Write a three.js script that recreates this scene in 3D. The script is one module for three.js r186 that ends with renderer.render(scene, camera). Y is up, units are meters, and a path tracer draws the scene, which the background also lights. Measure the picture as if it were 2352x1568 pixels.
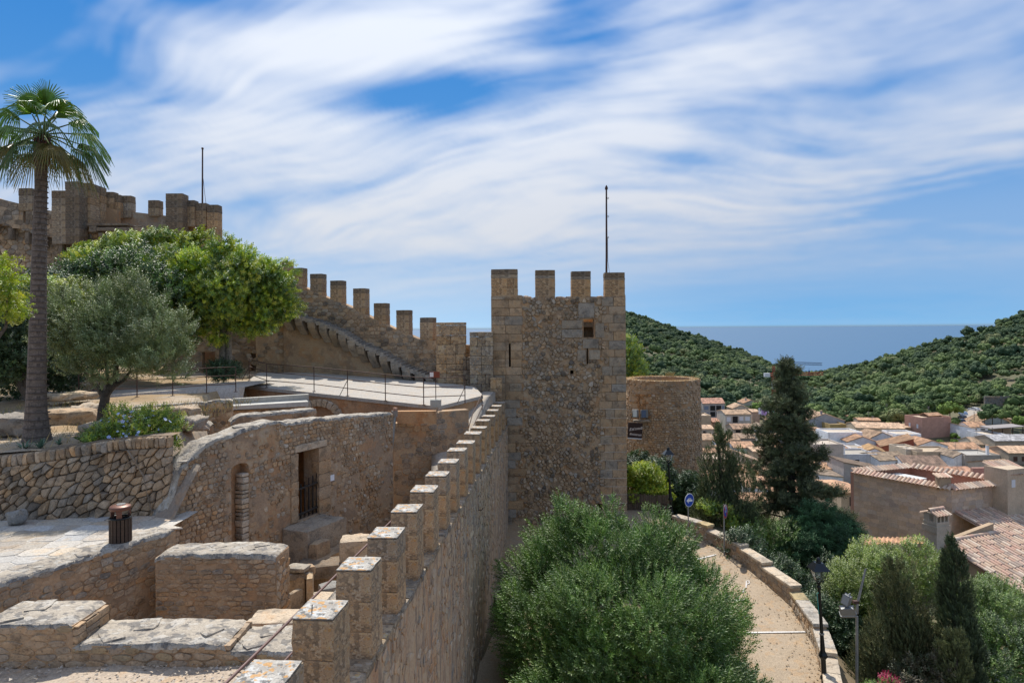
import * as THREE from 'three';
import { mergeGeometries } from 'three/addons/utils/BufferGeometryUtils.js';

// ---------------------------------------------------------------- camera, sky, sun, exposure
const scene = new THREE.Scene();
const W = 2352, H = 1568, F = 1568.8, V0 = 754, ROLL = 0.0077;
const camera = new THREE.PerspectiveCamera(2 * Math.atan(H / 2 / F) * 180 / Math.PI, W / H, 0.3, 220000);
camera.position.set(0, 0, 0);
camera.rotation.z = -ROLL;
camera.setViewOffset(W, H, 0, H / 2 - V0, W, H);
camera.updateProjectionMatrix();
const renderer = new THREE.WebGLRenderer({ antialias: true });
renderer.setSize(1024, 682);
renderer.toneMapping = THREE.LinearToneMapping;
renderer.toneMappingExposure = 1.32;
renderer.shadowMap.enabled = true;
const SUN = new THREE.Vector3(-0.122, 0.809, -0.575).normalize();
const sun = new THREE.DirectionalLight(new THREE.Color(1.0, 0.95, 0.87), 4.1);
sun.position.copy(SUN).multiplyScalar(150).add(new THREE.Vector3(0, 0, -40));
sun.target.position.set(0, -5, -40);
sun.castShadow = true;
sun.shadow.mapSize.set(4096, 4096);
Object.assign(sun.shadow.camera, { left: -70, right: 70, top: 70, bottom: -70, near: 1, far: 400 });
sun.shadow.radius = 1.4;
scene.add(sun, sun.target);

// ---------------------------------------------------------------- random numbers and noise
function RNG(a) { return () => { a |= 0; a = a + 0x6D2B79F5 | 0; let t = Math.imul(a ^ a >>> 15, 1 | a); t = t + Math.imul(t ^ t >>> 7, 61 | t) ^ t; return ((t ^ t >>> 14) >>> 0) / 4294967296; }; }
const HT = new Float32Array(65536); { const r = RNG(77); for (let i = 0; i < 65536; i++) HT[i] = r(); }
const hsh = (x, y, z) => HT[(Math.imul(x, 374761) ^ Math.imul(y, 668265) ^ Math.imul(z, 982451)) & 65535];
const sm = t => t * t * (3 - 2 * t), lerp = (a, b, t) => a + (b - a) * t, clamp = (x, a = 0, b = 1) => x < a ? a : x > b ? b : x;
const sstep = (a, b, x) => sm(clamp((x - a) / (b - a)));
function n3(x, y, z) {
  const i = Math.floor(x), j = Math.floor(y), k = Math.floor(z), u = sm(x - i), v = sm(y - j), w = sm(z - k);
  return lerp(lerp(lerp(hsh(i, j, k), hsh(i + 1, j, k), u), lerp(hsh(i, j + 1, k), hsh(i + 1, j + 1, k), u), v),
    lerp(lerp(hsh(i, j, k + 1), hsh(i + 1, j, k + 1), u), lerp(hsh(i, j + 1, k + 1), hsh(i + 1, j + 1, k + 1), u), v), w);
}
function fbm(x, y, z, o = 4) { let s = 0, a = 0.5, t = 0; for (let i = 0; i < o; i++) { s += a * n3(x, y, z); t += a; x *= 2.03; y *= 2.03; z *= 2.03; a *= 0.5; } return s / t; }
// tiling 2D noise for textures: p cells across the tile
function t2(u, v, p, s) { const x = u * p, y = v * p, i = Math.floor(x), j = Math.floor(y), a = sm(x - i), b = sm(y - j), m = q => ((q % p) + p) % p; return lerp(lerp(hsh(m(i), m(j), s), hsh(m(i + 1), m(j), s), a), lerp(hsh(m(i), m(j + 1), s), hsh(m(i + 1), m(j + 1), s), a), b); }
function tf(u, v, p, o, s) { let r = 0, a = 0.5, t = 0; for (let i = 0; i < o; i++) { r += a * t2(u, v, p, s + i); t += a; p *= 2; a *= 0.55; } return r / t; }

// ---------------------------------------------------------------- the sky: thin cirrus over blue, computed by direction
{
  const w = 2048, h = 1024, data = new Float32Array(w * h * 4);
  const D = Math.PI / 180;
  // az, el, half-widths, tilt, weight: where the veil is thick (+) and where the blue shows (-)
  const spots = [[-8.5, 18.8, 6.5, 1.5, 10, -1.0], [-36, 20, 9, 6, -20, -.85], [-12, 22.2, 11, 2.1, 8, .6], [-20, 14.2, 14, 3.2, -2, .38], [35, 8.6, 9, 3.0, 0, -.62], [6, 15, 13, 3.6, 18, .34],
    [26, 19, 14, 6, 6, -.1], [30, 12.5, 9, 1.6, 4, .22], [14, 6.5, 16, 2.2, 4, .2], [-24, 24.5, 7, 1.2, -6, -.32], [6, 23.5, 4, 3.5, 40, -.4], [22, 3, 22, 2.2, 0, -.35], [-4, 5.6, 13, .8, 3, -.22], [-26, 17.2, 7, .7, -4, -.2], [2, 9.5, 20, 3.4, 0, .16]];
  const shade = (az, el) => {
    const ce = Math.cos(el * D), dx = Math.sin(az * D) * ce, dy = Math.sin(el * D), dz = -Math.cos(az * D) * ce;
    const e = Math.max(el, 0);
    // clear blue
    const t = Math.pow(clamp(e / 32), 0.55);
    let r = lerp(.15, .005, t), g = lerp(.38, .145, t), b = lerp(.64, .48, t);
    // veil
    let c = 0.42 + 0.08 * sstep(0, 12, e);
    for (const [a0, e0, sa, se, tl, am] of spots) { let p = az - a0; if (Math.abs(p) > 60) continue; const q = el - e0, ct = Math.cos(tl * D), st = Math.sin(tl * D); const X = (p * ct + q * st) / sa, Y = (-p * st + q * ct) / se; const k = X * X + Y * Y; if (k < 9) c += am * Math.exp(-k * .75); }
    // streaks: drawn out along a slowly turning direction, on a plane high above
    const k = 1 / (dy + 0.16), px = dx * k, pz = dz * k;
    const wx = fbm(px * .8 + 3, pz * .8, 1, 3) - .5, wz = fbm(px * .8, pz * .8 + 9, 2, 3) - .5;
    const sx = px + wx * .75, sz = pz + wz * .75, ra = .5 * sx + .12 * sz;
    const st1 = fbm(ra * 1.4 + 5, (sz - .45 * sx) * 3.2, 3.3, 5), st2 = fbm(ra * 3.6 + 15, (sz - .45 * sx) * 9.5, 7.7, 4), puff = fbm(px * 5 + wx * 2, pz * 7 + wz * 2, 4.4, 4);
    const amp = sstep(1, 10, e) * .8 + .2;
    c += amp * ((st1 - .5) * 1.0 + (st2 - .5) * .64 + (puff - .5) * .5 + (fbm(ra * 8 + 3, (sz - .45 * sx) * 24, 1.7, 4) - .5) * .42);
    c = clamp(c * .95); c = lerp(c, sm(c), .6);
    const cs = dx * SUN.x + dy * SUN.y + dz * SUN.z, ang = Math.acos(clamp(cs, -1, 1)) / D;
    const glow = Math.exp(-ang * ang / (2 * 17 * 17)) * .55, near = .5 + .5 * cs;
    const cb = lerp(.48, .65, near * sstep(2, 20, e)) + glow * .5;
    const cr = cb * .94, cg = cb * 1.0, cbb = cb * 1.07 + .03;
    const ca = clamp(c * lerp(.62, .97, sstep(0, 13, e)) + .26 * sstep(.5, 4, e) * sstep(14, 7, e));
    r = lerp(r, cr, ca) + glow * .10; g = lerp(g, cg, ca) + glow * .12; b = lerp(b, cbb, ca) + glow * .12;
    // left of the tower the air over the sea is brighter: towards the sun's side
    const hz = Math.exp(-e / 7) * .20 * sstep(25, -10, az) * sstep(-150, -60, az); r += hz * .8; g += hz * .75; b += hz * .55;
    if (el < -.6) { const q = sstep(-.6, -6, el); r = lerp(r, .17, q); g = lerp(g, .20, q); b = lerp(b, .22, q); }
    return [r, g, b];
  };
  // fine where the eye rests, a coarser grid of the same sky elsewhere
  const cw = 360, ch = 100, coarse = []; for (let j = 0; j <= ch; j++) { const row = []; for (let i = 0; i < cw; i++) row.push(shade(i - 180, -8 + j * .98)); coarse.push(row); }
  for (let y = 0; y < h; y++) for (let x = 0; x < w; x++) {
    const el = ((y + 0.5) / h - 0.5) * 180, lon = ((x + 0.5) / w - 0.5) * 360; let az = lon + 90; if (az > 180) az -= 360;
    let r, g, b; if (Math.abs(az) < 50 && el > -8 && el < 42) [r, g, b] = shade(az, el); else { const fj = clamp((el + 8) / .98, 0, ch - .001), fi = (az + 360 + 180) % 360, j = Math.floor(fj), i = Math.floor(fi) % cw, i2 = (i + 1) % cw, tj = fj - j, ti = fi - Math.floor(fi); const A = coarse[j][i], B = coarse[j][i2], C2 = coarse[j + 1][i], D2 = coarse[j + 1][i2]; [r, g, b] = [0, 1, 2].map(k => lerp(lerp(A[k], B[k], ti), lerp(C2[k], D2[k], ti), tj)); }
    const o = (y * w + x) * 4; data[o] = r; data[o + 1] = g; data[o + 2] = b; data[o + 3] = 1;
  }
  const tex = new THREE.DataTexture(data, w, h, THREE.RGBAFormat, THREE.FloatType);
  tex.mapping = THREE.EquirectangularReflectionMapping; tex.magFilter = tex.minFilter = THREE.LinearFilter; tex.needsUpdate = true;
  scene.background = tex; scene.environment = tex;
}

// ---------------------------------------------------------------- places: a sight line of the survey (u right, v down) and a distance d in front of the viewpoint
function P(u, v, d) { const dx = u - W / 2, dy = V0 - v, c = Math.cos(ROLL), s = Math.sin(ROLL); return new THREE.Vector3((dx * c + dy * s) / F * d, (-dx * s + dy * c) / F * d, -d); }
function onY(u, v, y) { const p = P(u, v, 1); return p.multiplyScalar(y / p.y); }            // where that line meets the level y
const X = (u, d) => (u - W / 2) / F * d;
const yAt = (u, v, d) => P(u, v, d).y;

// ---------------------------------------------------------------- geometry helpers
class Geo {                                                       // loose triangles with a colour each
  constructor() { this.p = []; this.c = []; }
  tri(a, b, c, k) { this.p.push(a[0], a[1], a[2], b[0], b[1], b[2], c[0], c[1], c[2]); this.c.push(k[0], k[1], k[2], k[0], k[1], k[2], k[0], k[1], k[2]); }
  quad(a, b, c, d, k) { this.tri(a, b, c, k); this.tri(a, c, d, k); }
  get n() { return this.p.length; }
  build() { const g = new THREE.BufferGeometry(); g.setAttribute('position', new THREE.Float32BufferAttribute(this.p, 3)); g.setAttribute('color', new THREE.Float32BufferAttribute(this.c, 3)); g.computeVertexNormals(); return uvs(g); }
}
function uvs(g) {                                                  // uv in metres, by the side each triangle faces
  const p = g.attributes.position, ix = g.index, n = ix ? ix.count : p.count;
  if (ix) return uvs(g.toNonIndexed());
  const uv = new Float32Array(p.count * 2), a = p.array;
  for (let i = 0; i < n; i += 3) {
    const o = i * 3, ux = a[o + 3] - a[o], uy = a[o + 4] - a[o + 1], uz = a[o + 5] - a[o + 2], vx = a[o + 6] - a[o], vy = a[o + 7] - a[o + 1], vz = a[o + 8] - a[o + 2];
    const nx = Math.abs(uy * vz - uz * vy), ny = Math.abs(uz * vx - ux * vz), nz = Math.abs(ux * vy - uy * vx);
    for (let k = 0; k < 3; k++) { const q = (i + k) * 3, x = a[q], y = a[q + 1], z = a[q + 2], w = (i + k) * 2; if (ny >= nx && ny >= nz) { uv[w] = x; uv[w + 1] = z; } else if (nx >= nz) { uv[w] = z; uv[w + 1] = y; } else { uv[w] = x; uv[w + 1] = y; } }
  }
  g.setAttribute('uv', new THREE.BufferAttribute(uv, 2));
  return g;
}
function tint(g, k) { const n = g.attributes.position.count, c = new Float32Array(n * 3); for (let i = 0; i < n; i++) { c[i * 3] = k[0]; c[i * 3 + 1] = k[1]; c[i * 3 + 2] = k[2]; } g.setAttribute('color', new THREE.BufferAttribute(c, 3)); return g; }
function box(x, y, z, sx, sy, sz, ry = 0) { const g = new THREE.BoxGeometry(sx, sy, sz); if (ry) g.rotateY(ry); g.translate(x, y, z); return g; }
// a block with worn, slightly rounded edges: sx, sy, sz, seed
function worn(sx, sy, sz, seed, r = .02, amp = .012, seg = 5) {
  const f = s => Math.max(2, Math.min(seg, Math.round(s / .13) + 2));
  const g = new THREE.BoxGeometry(sx, sy, sz, f(sx), f(sy), f(sz)), p = g.attributes.position, v = new THREE.Vector3(), q = new THREE.Vector3();
  for (let i = 0; i < p.count; i++) {
    v.fromBufferAttribute(p, i); q.set(clamp(v.x, -sx / 2 + r, sx / 2 - r), clamp(v.y, -sy / 2 + r, sy / 2 - r), clamp(v.z, -sz / 2 + r, sz / 2 - r));
    const d = v.clone().sub(q); if (d.lengthSq() > 0) { d.normalize().multiplyScalar(r); v.copy(q).add(d); }
    const e = n3(v.x * 5 + seed * 7.1, v.y * 5, v.z * 5) - .5, e2 = n3(v.x * 14 + seed * 3.1, v.y * 14 + 5, v.z * 14) - .5;
    const l = v.length() || 1; v.addScaledVector(v.clone().divideScalar(l), e * amp * 2 + e2 * amp);
    p.setXYZ(i, v.x, v.y, v.z);
  }
  g.computeVertexNormals(); return g;
}
function tube(pts, rad, seg = 7, cap = true) {                       // tapered tube along points
  const P3 = pts.map(p => p.isVector3 ? p : new THREE.Vector3(...p)), n = P3.length, pos = [], idx = []; let up = new THREE.Vector3(.31, .2, .93).normalize();
  for (let i = 0; i < n; i++) {
    const t = P3[Math.min(n - 1, i + 1)].clone().sub(P3[Math.max(0, i - 1)]).normalize();
    const a = up.clone().addScaledVector(t, -up.dot(t)); if (a.lengthSq() < 1e-4) a.set(t.y, t.z, t.x).addScaledVector(t, -a.dot(t)); a.normalize(); up = a.clone(); const b = t.clone().cross(a), r = Array.isArray(rad) ? rad[i] : rad;
    for (let k = 0; k < seg; k++) { const q = k / seg * Math.PI * 2; pos.push(P3[i].x + (a.x * Math.cos(q) + b.x * Math.sin(q)) * r, P3[i].y + (a.y * Math.cos(q) + b.y * Math.sin(q)) * r, P3[i].z + (a.z * Math.cos(q) + b.z * Math.sin(q)) * r); }
  }
  for (let i = 0; i < n - 1; i++) for (let k = 0; k < seg; k++) { const a = i * seg + k, b = i * seg + (k + 1) % seg; idx.push(a, b, a + seg, b, b + seg, a + seg); }
  if (cap) for (const [o, f] of [[0, 0], [(n - 1) * seg, 1]]) for (let k = 1; k < seg - 1; k++) f ? idx.push(o, o + k, o + k + 1) : idx.push(o, o + k + 1, o + k);
  const g = new THREE.BufferGeometry(); g.setAttribute('position', new THREE.Float32BufferAttribute(pos, 3)); g.setIndex(idx); g.computeVertexNormals(); return g;
}
function merge(list) { return mergeGeometries(list.map(g => { let q = g.index ? g.toNonIndexed() : g; const r = new THREE.BufferGeometry(); r.setAttribute('position', q.attributes.position); if (!q.attributes.normal) q.computeVertexNormals(); r.setAttribute('normal', q.attributes.normal); if (list.every(l => l.attributes.color)) r.setAttribute('color', q.attributes.color); return r; })); }

// ---------------------------------------------------------------- things and their parts
const taken = new Map();
function numbered(n) { const k = taken.get(n) || 0; taken.set(n, k + 1); return k ? n + '_' + String(k).padStart(3, '0') : n; }
function shadows(m) { m.castShadow = m.receiveShadow = true; return m; }
function thing(name, label, category, base = [0, 0, 0], group) {
  const g = new THREE.Group(); g.name = numbered(name); g.position.set(...(base.isVector3 ? base.toArray() : base));
  g.userData = { label, category }; if (group) g.userData.group = group; scene.add(g); return g;
}
function originOf(o) { const v = new THREE.Vector3(); while (o && o !== scene) { v.add(o.position); o = o.parent; } return v; }
function part(name, geo, mat, parent, kind) {                       // geo in world coordinates, moved under its parent
  let g = geo instanceof Geo ? geo.build() : Array.isArray(geo) ? merge(geo) : geo;
  if (!g.attributes.uv || !(geo instanceof Geo)) g = uvs(g);
  const o = originOf(parent); g.translate(-o.x, -o.y, -o.z);
  const m = shadows(new THREE.Mesh(g, mat)); m.name = name; if (kind) m.userData.kind = kind; parent.add(m); return m;
}
function local(name, geo, mat, parent, kind) { let g = geo instanceof Geo ? geo.build() : Array.isArray(geo) ? merge(geo) : geo; if (!g.attributes.uv) g = uvs(g); const m = shadows(new THREE.Mesh(g, mat)); m.name = name; if (kind) m.userData.kind = kind; parent.add(m); return m; }
function setting(name, geo, mat, label, category) { let g = geo instanceof Geo ? geo.build() : Array.isArray(geo) ? merge(geo) : geo; if (!g.attributes.uv) g = uvs(g); const m = shadows(new THREE.Mesh(g, mat)); m.name = numbered(name); m.userData = { kind: 'structure', label, category }; scene.add(m); return m; }

// ---------------------------------------------------------------- textures and materials
function colTex(n, fn, rep, bump) {                                 // fn(u,v) -> [r,g,b] in linear 0..1
  const d = new Uint8Array(n * n * 4), enc = x => Math.round(255 * (x <= .0031308 ? 12.92 * x : 1.055 * Math.pow(clamp(x), 1 / 2.4) - .055));
  for (let j = 0; j < n; j++) for (let i = 0; i < n; i++) { const c = fn(i / n, j / n), o = (j * n + i) * 4; if (bump) { d[o] = d[o + 1] = d[o + 2] = Math.round(255 * clamp(c)); } else { d[o] = enc(c[0]); d[o + 1] = enc(c[1]); d[o + 2] = enc(c[2]); } d[o + 3] = 255; }
  const t = new THREE.DataTexture(d, n, n, THREE.RGBAFormat); t.wrapS = t.wrapT = THREE.RepeatWrapping; t.magFilter = THREE.LinearFilter; t.minFilter = THREE.LinearMipmapLinearFilter; t.generateMipmaps = true; if (!bump) t.colorSpace = THREE.SRGBColorSpace; t.repeat.set(1 / rep, 1 / rep); t.needsUpdate = true; return t;
}
const mixc = (a, b, t) => [lerp(a[0], b[0], t), lerp(a[1], b[1], t), lerp(a[2], b[2], t)];
const mulc = (a, k) => [a[0] * k, a[1] * k, a[2] * k];
const T = {};
// weathered limestone: pores, grey film in patches, rusty patches, pale lichen specks (multiplies the stone's own tone)
T.stone = colTex(512, (u, v) => {
  const a = tf(u, v, 6, 5, 1), b = tf(u, v, 14, 4, 11), c = tf(u, v, 90, 3, 21), sp = tf(u, v, 40, 2, 31), bed = t2(u, v, 4, 33) * .3 + tf(u, v * 6 % 1, 5, 3, 41);
  let k = mixc([.80, .79, .77], [1.02, .98, .92], sstep(.35, .65, a)); k = mixc(k, [1.04, .82, .60], .5 * sstep(.55, .78, b)); k = mixc(k, [.42, .41, .40], .62 * sstep(.56, .74, tf(u, v, 9, 5, 51)));
  k = mulc(k, .74 + .36 * c + .16 * (bed - .5)); if (sp > .70) k = mixc(k, [1.25, 1.25, 1.2], .5 * sstep(.70, .78, sp)); if (c < .3) k = mulc(k, .7); return mulc(k, .92);
}, 2.6);
T.stoneB = colTex(512, (u, v) => { const c = tf(u, v, 60, 4, 61), b = tf(u, v, 12, 4, 71), p = tf(u, v, 34, 3, 81); return .25 + .4 * b + .45 * (c - .3) - .35 * sstep(.62, .75, p); }, 2.6, true);
const tf2 = (u, v, pu, pv, o, s) => { let r = 0, a = .5, t = 0; for (let k = 0; k < o; k++) { const x = u * pu, y = v * pv, i = Math.floor(x), j = Math.floor(y), fa = sm(x - i), fb = sm(y - j), m = (q, p) => ((q % p) + p) % p; r += a * lerp(lerp(hsh(m(i, pu), m(j, pv), s + k), hsh(m(i + 1, pu), m(j, pv), s + k), fa), lerp(hsh(m(i, pu), m(j + 1, pv), s + k), hsh(m(i + 1, pu), m(j + 1, pv), s + k), fa), fb); t += a; pu *= 2; pv *= 2; a *= .55; } return r / t; };
// exposed blocks: black and grey crusts, pale rosettes, warm stone between, faint bedding
T.crust = colTex(512, (u, v) => { const a = tf(u, v, 5, 5, 601), b = tf(u, v, 13, 5, 611), f = tf(u, v, 100, 3, 621), w = tf(u, v, 20, 3, 631), o = tf(u, v, 17, 3, 641), bed = tf2(u, v, 3, 26, 3, 651); let k = mixc([.80, .72, .62], [1.08, .96, .80], sstep(.35, .65, a)); k = mulc(k, .86 + .3 * bed); k = mixc(k, [.42, .41, .39], .7 * sstep(.50, .62, b)); k = mixc(k, [.22, .21, .2], .45 * sstep(.60, .69, tf(u, v, 30, 3, 661))); k = mixc(k, [1.35, 1.33, 1.24], .7 * sstep(.66, .71, w)); k = mixc(k, [1.3, .82, .36], .6 * sstep(.68, .74, o)); return mulc(k, .72 + .5 * f); }, 1.9);
// tops of walls: crusts of white, grey and orange lichen over pale stone
T.lichen = colTex(512, (u, v) => {
  const a = tf(u, v, 10, 5, 101), b = tf(u, v, 16, 4, 111), c = tf(u, v, 22, 4, 121), f = tf(u, v, 110, 3, 131), o = tf(u, v, 26, 3, 141);
  let k = mixc([.34, .31, .265], [.48, .445, .385], sstep(.35, .62, a)); k = mixc(k, [.56, .56, .53], .75 * sstep(.56, .63, b)); k = mixc(k, [.12, .115, .105], .8 * sstep(.57, .64, c)); k = mixc(k, [.52, .27, .075], .8 * sstep(.56, .63, o)); return mulc(k, .72 + .5 * f);
}, 3.4);
T.coping = colTex(512, (u, v) => { const a = tf(u, v, 7, 5, 151), b = tf(u, v, 14, 4, 161), c = tf(u, v, 18, 4, 171), f = tf(u, v, 110, 3, 181); let k = mixc([.28, .24, .19], [.40, .345, .27], sstep(.35, .62, a)); k = mixc(k, [.47, .44, .385], .6 * sstep(.57, .65, b)); k = mixc(k, [.14, .13, .12], .75 * sstep(.55, .64, c)); return mulc(k, .68 + .55 * f); }, 2.3);
T.plaster = colTex(512, (u, v) => {
  const a = tf(u, v, 4, 6, 201), b = tf(u, v, 9, 5, 211), f = tf(u, v, 100, 3, 221), w = tf(u, v, 7, 4, 231);
  let k = mixc([.78, .72, .66], [1.06, .97, .86], sstep(.35, .65, a)); k = mixc(k, [1.08, .74, .46], .55 * sstep(.54, .7, b)); k = mixc(k, [.5, .48, .47], .55 * sstep(.58, .72, w)); k = mixc(k, [1.35, 1.3, 1.22], .5 * sstep(.66, .74, tf(u, v, 12, 4, 241))); return mulc(k, .72 + .44 * f);
}, 4.3);
// render streaked by rain: grey and rusty runs down the face
T.streak = colTex(512, (u, v) => { const a = tf(u, v, 6, 5, 251), s1 = tf2(u, v, 24, 3, 4, 261), s2 = tf2(u, v, 40, 4, 3, 271), f = tf(u, v, 90, 3, 281), b = tf(u, v, 12, 4, 291); let k = mixc([.86, .80, .74], [1.1, 1.0, .9], sstep(.35, .65, a)); k = mixc(k, [.50, .50, .51], .75 * sstep(.50, .66, s1)); k = mixc(k, [1.15, .82, .60], .6 * sstep(.52, .68, s2)); k = mixc(k, [1.3, 1.26, 1.2], .45 * sstep(.62, .72, b)); return mulc(k, .70 + .5 * f); }, 4.7);
T.gravel = colTex(512, (u, v) => { const a = tf(u, v, 5, 4, 301), f = tf(u, v, 128, 3, 311), g = tf(u, v, 48, 2, 321), h = tf(u, v, 12, 4, 331); let k = mixc([.86, .84, .80], [1.06, 1.03, .98], a); k = mixc(k, [1.08, .86, .62], .5 * sstep(.55, .72, h)); return mulc(k, .55 + .62 * f + .2 * (g - .5)); }, 3.1);
T.gravelB = colTex(512, (u, v) => tf(u, v, 64, 3, 341) * .6 + tf(u, v, 12, 3, 351) * .4, 2.2, true);
T.fine = colTex(512, (u, v) => { const f = tf(u, v, 70, 3, 361), a = tf(u, v, 6, 4, 371), st = tf(u, v * .2, 40, 3, 381); const k = .8 + .28 * (f - .5) + .3 * (a - .5) + .14 * (st - .5); return [k * 1.1, k * 1.09, k * 1.07]; }, 3.3);
T.bark = colTex(512, (u, v) => { const k = .5 + .9 * (tf(u, v, 24, 4, 401) - .35) + .35 * (tf(u * 3 % 1, v, 8, 3, 411) - .5); return [k, k * .97, k * .93]; }, .9);
T.roof = colTex(512, (u, v) => { const a = tf(u, v, 40, 3, 501), b = tf(u, v, 7, 4, 511), f = tf(u, v, 120, 2, 521); let k = mixc([.75, .70, .66], [1.15, .95, .78], a); k = mixc(k, [.45, .42, .38], .7 * sstep(.5, .68, b)); return mulc(k, .7 + .5 * f); }, 8);
const std = (o) => new THREE.MeshStandardMaterial(Object.assign({ roughness: .93 }, o));
const lin = (r, g, b) => new THREE.Color().setRGB(r, g, b);
const M = {
  stone: std({ map: T.stone, bumpMap: T.stoneB, bumpScale: .018, vertexColors: true }),
  lichen: std({ map: T.lichen, bumpMap: T.stoneB, bumpScale: .03 }),
  crust: std({ map: T.crust, bumpMap: T.stoneB, bumpScale: .02, vertexColors: true }),
  coping: std({ map: T.coping, bumpMap: T.stoneB, bumpScale: .04 }),
  plaster: std({ map: T.plaster, bumpMap: T.stoneB, bumpScale: .02, vertexColors: true }),
  streak: std({ map: T.streak, bumpMap: T.stoneB, bumpScale: .03, vertexColors: true }),
  gravel: std({ map: T.gravel, bumpMap: T.gravelB, bumpScale: .02, vertexColors: true }),
  fine: std({ map: T.fine, vertexColors: true, roughness: .9 }),
  rust: std({ color: lin(.085, .045, .032), roughness: .7, metalness: .3, map: T.fine }),
  railPaint: std({ color: lin(.16, .085, .07), roughness: .55, map: T.fine }),
  black: std({ color: lin(.012, .014, .014), roughness: .35, metalness: .4 }),
  galv: std({ color: lin(.30, .31, .31), roughness: .5, metalness: .55, map: T.fine }),
  bark: std({ map: T.bark, vertexColors: true }),
  roof: std({ map: T.roof, vertexColors: true, bumpMap: T.gravelB, bumpScale: .03 }),
  glass: std({ color: lin(.03, .035, .045), roughness: .12 }),
};
// tones of stone (base colours)
const C = { tan: [.45, .33, .215], warm: [.48, .335, .205], grey: [.38, .32, .25], dark: [.24, .19, .14], pale: [.55, .45, .335], mortar: [.44, .325, .215], orange: [.44, .25, .115], conc: [.44, .41, .37] };
const vary = (c, r, k = .3, hue = .06) => { const l = 1 + (r() - .5) * 2 * k, h = (r() - .5) * 2 * hue; return [c[0] * l * (1 + h), c[1] * l, c[2] * l * (1 - h * 1.6)]; };

// ---------------------------------------------------------------- masonry: irregular cells on a face, each raised as a stone
function voronoi(pts, x0, x1, y0, y1, asp = 1) {                     // asp > 1 makes the cells long in x
  const q = pts.map(p => [p[0] / asp, p[1]]), X0 = x0 / asp, X1 = x1 / asp, cell = Math.sqrt((X1 - X0) * (y1 - y0) / Math.max(1, q.length)) * 1.1, gw = Math.ceil((X1 - X0) / cell) + 1, gh = Math.ceil((y1 - y0) / cell) + 1, grid = new Map();
  const key = (i, j) => i + j * 10007; q.forEach((p, n) => { const k = key(Math.floor((p[0] - X0) / cell), Math.floor((p[1] - y0) / cell)); if (!grid.has(k)) grid.set(k, []); grid.get(k).push(n); });
  return q.map((p, n) => {
    let poly = [[X0, y0], [X1, y0], [X1, y1], [X0, y1]]; const ci = Math.floor((p[0] - X0) / cell), cj = Math.floor((p[1] - y0) / cell);
    for (let i = ci - 3; i <= ci + 3; i++) for (let j = cj - 3; j <= cj + 3; j++) for (const m of grid.get(key(i, j)) || []) if (m !== n) { const o = q[m], mx = (p[0] + o[0]) / 2, my = (p[1] + o[1]) / 2, nx = o[0] - p[0], ny = o[1] - p[1]; poly = clipHalf(poly, mx, my, nx, ny); if (poly.length < 3) break; }
    return poly.map(a => [a[0] * asp, a[1]]);
  });
}
function clipHalf(poly, mx, my, nx, ny) { const out = [], n = poly.length; for (let i = 0; i < n; i++) { const a = poly[i], b = poly[(i + 1) % n], da = (a[0] - mx) * nx + (a[1] - my) * ny, db = (b[0] - mx) * nx + (b[1] - my) * ny; if (da <= 0) out.push(a); if ((da < 0 && db > 0) || (da > 0 && db < 0)) { const t = da / (da - db); out.push([a[0] + (b[0] - a[0]) * t, a[1] + (b[1] - a[1]) * t]); } } return out; }
function areaOf(p) { let s = 0; for (let i = 0; i < p.length; i++) { const a = p[i], b = p[(i + 1) % p.length]; s += a[0] * b[1] - b[0] * a[1]; } return Math.abs(s / 2); }
// one stone: cell polygon on the face, map(s,t,h) to the world, how proud, joint, roundness
function stone(poly, map, h, o, r, col) {
  let cx = 0, cy = 0; for (const p of poly) { cx += p[0]; cy += p[1]; } cx /= poly.length; cy /= poly.length;
  let q = poly.map(p => { const l = Math.hypot(p[0] - cx, p[1] - cy) || 1e-6, k = Math.max(.25, 1 - o.gap / l); return [cx + (p[0] - cx) * k, cy + (p[1] - cy) * k]; });
  if (o.round) { const c = []; const f = o.round; for (let i = 0; i < q.length; i++) { const a = q[i], b = q[(i + 1) % q.length]; if (Math.hypot(a[0] - b[0], a[1] - b[1]) < .03) { c.push([(a[0] + b[0]) / 2, (a[1] + b[1]) / 2]); continue; } c.push([lerp(a[0], b[0], f), lerp(a[1], b[1], f)], [lerp(a[0], b[0], 1 - f), lerp(a[1], b[1], 1 - f)]); } q = c; }
  const n = q.length; if (n < 3) return null; const g = new Geo(), k1 = o.shoulder ?? .8, tx = (r() - .5) * (o.tilt ?? .25) * h, ty = (r() - .5) * (o.tilt ?? .25) * h, sz = Math.sqrt(areaOf(poly)) / 2 || .1;
  const ring = (k, hh, j) => q.map(p => { const dx = (p[0] - cx) * k, dy = (p[1] - cy) * k; return map(cx + dx, cy + dy, hh + (tx * dx + ty * dy) / sz * (j ? 1 : 0) + (j ? (r() - .5) * h * .22 : 0)); });
  const A = ring(1, o.base ?? -.04, 0), B = ring(.985, h * .62, 1), Cc = ring(k1, h, 1), m = map(cx, cy, h * (1.02 + r() * .12));
  for (let i = 0; i < n; i++) { const j = (i + 1) % n; g.quad(A[i], A[j], B[j], B[i], col); g.quad(B[i], B[j], Cc[j], Cc[i], col); g.tri(Cc[i], Cc[j], m, col); }
  return g;
}
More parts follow.
